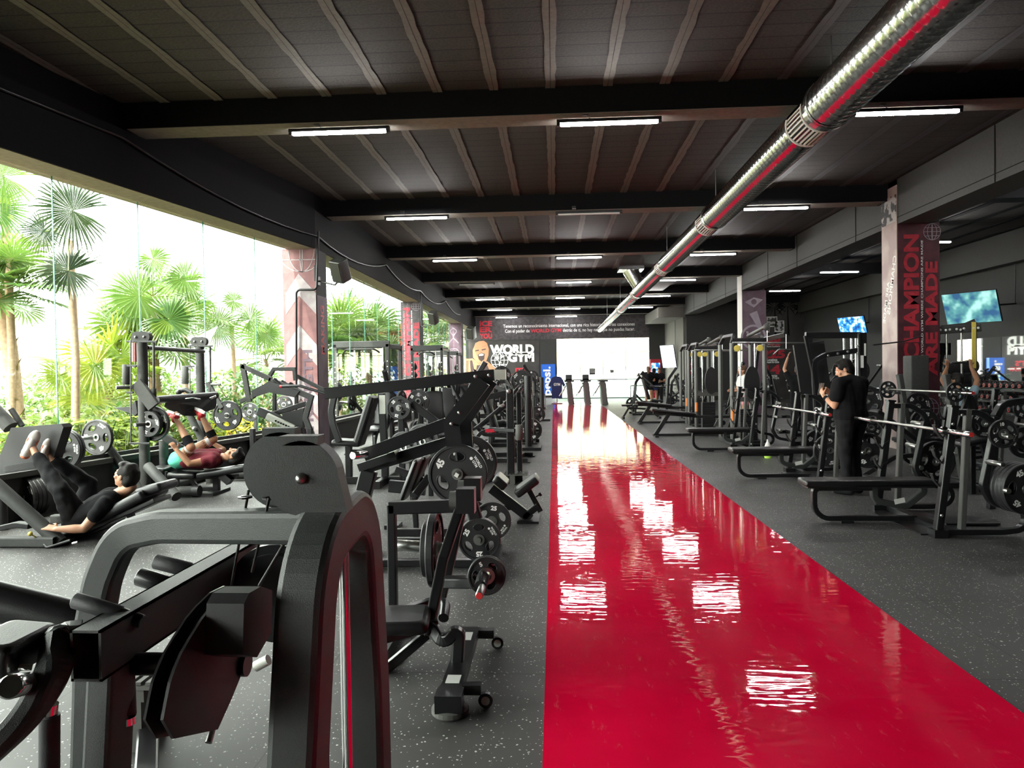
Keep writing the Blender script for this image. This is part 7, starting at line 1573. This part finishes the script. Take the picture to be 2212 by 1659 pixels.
# seated man lifting, back to the camera
p = at(2085, 850, 13.0); t = thing('person', 'man in light blue shirt seated, arms raised holding a weight', 'person', (p.x, 13.0, 0)); B, HR, SH, PT = Fig(), Fig(), Fig(), Fig(); o = V((p.x, 13.0, 0)); Pm = lambda x, y, z: o+V((x, y, z))
head(B, HR, Pm(-.13, .02, 1.27), fr((-.5, 1, .2), (0, 0, 1)), 1.)
B.chain([(Pm(-.12, 0, 1.18), .055), (Pm(-.08, 0, 1.08), .07)])
for F, e in ((B, 0), (SH, .014)): F.chain([(Pm(-.2, 0, 1.04), .06+e), (Pm(-.05, 0, 1.04), .1+e), (Pm(.1, 0, 1.04), .06+e)]); F.chain([(Pm(-.05, 0, 1.0), .14+e), (Pm(-.03, .0, .75), .125+e), (Pm(0, 0, .58), .14+e)])
for s in (-1, 1):
    sh = Pm(-.05+s*.2, 0, 1.06); el = Pm(-.05+s*.30, .08, 1.28); wr = Pm(-.05+s*.20, .1, 1.52); B.chain([(sh, .055), (el, .042), (el+(wr-el)*.4, .042), (wr, .026)]); SH.chain([(sh, .068), (sh+(el-sh)*.3, .066)]); hand(B, wr, (0, 0, 1), (0, -1, 0), 1., .9, s)
    B.chain([(Pm(s*.1, 0, .52), .09), (Pm(s*.16, .42, .5), .06), (Pm(s*.16, .45, .08), .04)]); PT.chain([(Pm(s*.1, 0, .52), .11), (Pm(s*.16, .42, .5), .075), (Pm(s*.16, .45, .12), .055)])
B.build('body', 'skin_tan', t, .013, 3); HR.build('hair', 'hair', t, .012, 2); SH.build('shirt', 'lightblue_cloth', t, .014); PT.build('trousers', 'black_pants', t, .014)
MB().cyl(Pm(-.16, .1, 1.58), Pm(-.05, .1, 1.585), .02).cyl(Pm(-.05, .1, 1.585), Pm(.06, .1, 1.59), .02).build('x', 'black_steel', t).name = 'grip'
t = thing('stool', 'low bench the light blue shirted man sits on', 'bench', (p.x, 13.0, 0)); MB().box((p.x, 13.05, .40), (.34, .5, .08), None, .03).build('seat', 'vinyl', t); MB().rect([(p.x, 13.05, 0), (p.x, 13.05, .37)], .08, .08).box((p.x, 13.05, .02), (.4, .5, .04)).build('pedestal', 'black_steel', t)
# ================================================================ LABEL WORDING
import re
_R = [(r'\bright of the red lane\b', 'across the lane from the windows'), (r'\bat the far left of the window\b', 'at the leg press end of the window'), (r'\bleft row\b', 'row on the window side'), (r'\bmiddle row\b', 'row above the lane'), (r'\bright row\b', 'row on the bench side'), (r'\bright side bay\b', 'side bay'), (r'\bright lane\b', 'lane'), (r'\bon the right wall\b', 'on the mirror wall'),
      (r'\bright wall\b', 'mirror wall'), (r'\bleft column\b', 'window column'), (r'\bright column\b', 'bench side column'), (r'\bright of the lane\b', 'across the lane'), (r'\bleft of\b', 'on the window side of'), (r'\bjust right of\b', 'just past'), (r'\bright of\b', 'past'), (r', second from left\b', ', second from the leg press'), (r'\bfrom the left\b', 'from the leg press'),
      (r'\bnearest the\b', 'by the'), (r'\bthe nearest\b', 'the first'), (r'\bthe farthest\b', 'the last'), (r'\bnearest\b', 'first'), (r'\bfarthest\b', 'last'), (r'\bleft\b', 'window side'), (r'\bright\b', 'bench side')]
for o in list(bpy.data.objects):
    if o.parent is None:
        for k in ('label', 'group'):
            if o.get(k):
                s = o[k]
                for a, b in _R: s = re.sub(a, b, s)
                o[k] = s
# ================================================================ LIGHT
w = bpy.data.worlds.new('sky'); sc.world = w; w.use_nodes = True
n = w.node_tree; bg = n.nodes['Background']; bg.inputs[0].default_value = (1, .985, .95, 1); bg.inputs[1].default_value = 5.6
sun = bpy.data.objects.new('sun', bpy.data.lights.new('sun', 'SUN')); C.objects.link(sun)
sun.data.energy = 3.5; sun.data.angle = .02; sun.data.color = (1, .95, .85); sun.rotation_euler = (math.radians(28), math.radians(-22), 0)
sc.view_settings.view_transform = 'Standard'; sc.view_settings.look = 'None'; sc.view_settings.gamma = 1; sc.view_settings.use_curve_mapping = False
sc.view_settings.exposure = 1.75
cy = sc.cycles; cy.use_adaptive_sampling = True; cy.adaptive_threshold = .045; cy.max_bounces = 6; cy.diffuse_bounces = 3; cy.glossy_bounces = 3; cy.transmission_bounces = 4; cy.transparent_max_bounces = 10; cy.sample_clamp_indirect = 6; cy.use_denoising = True
cy.caustics_reflective = False; cy.caustics_refractive = False
bpy.data.scenes.remove(TMP)
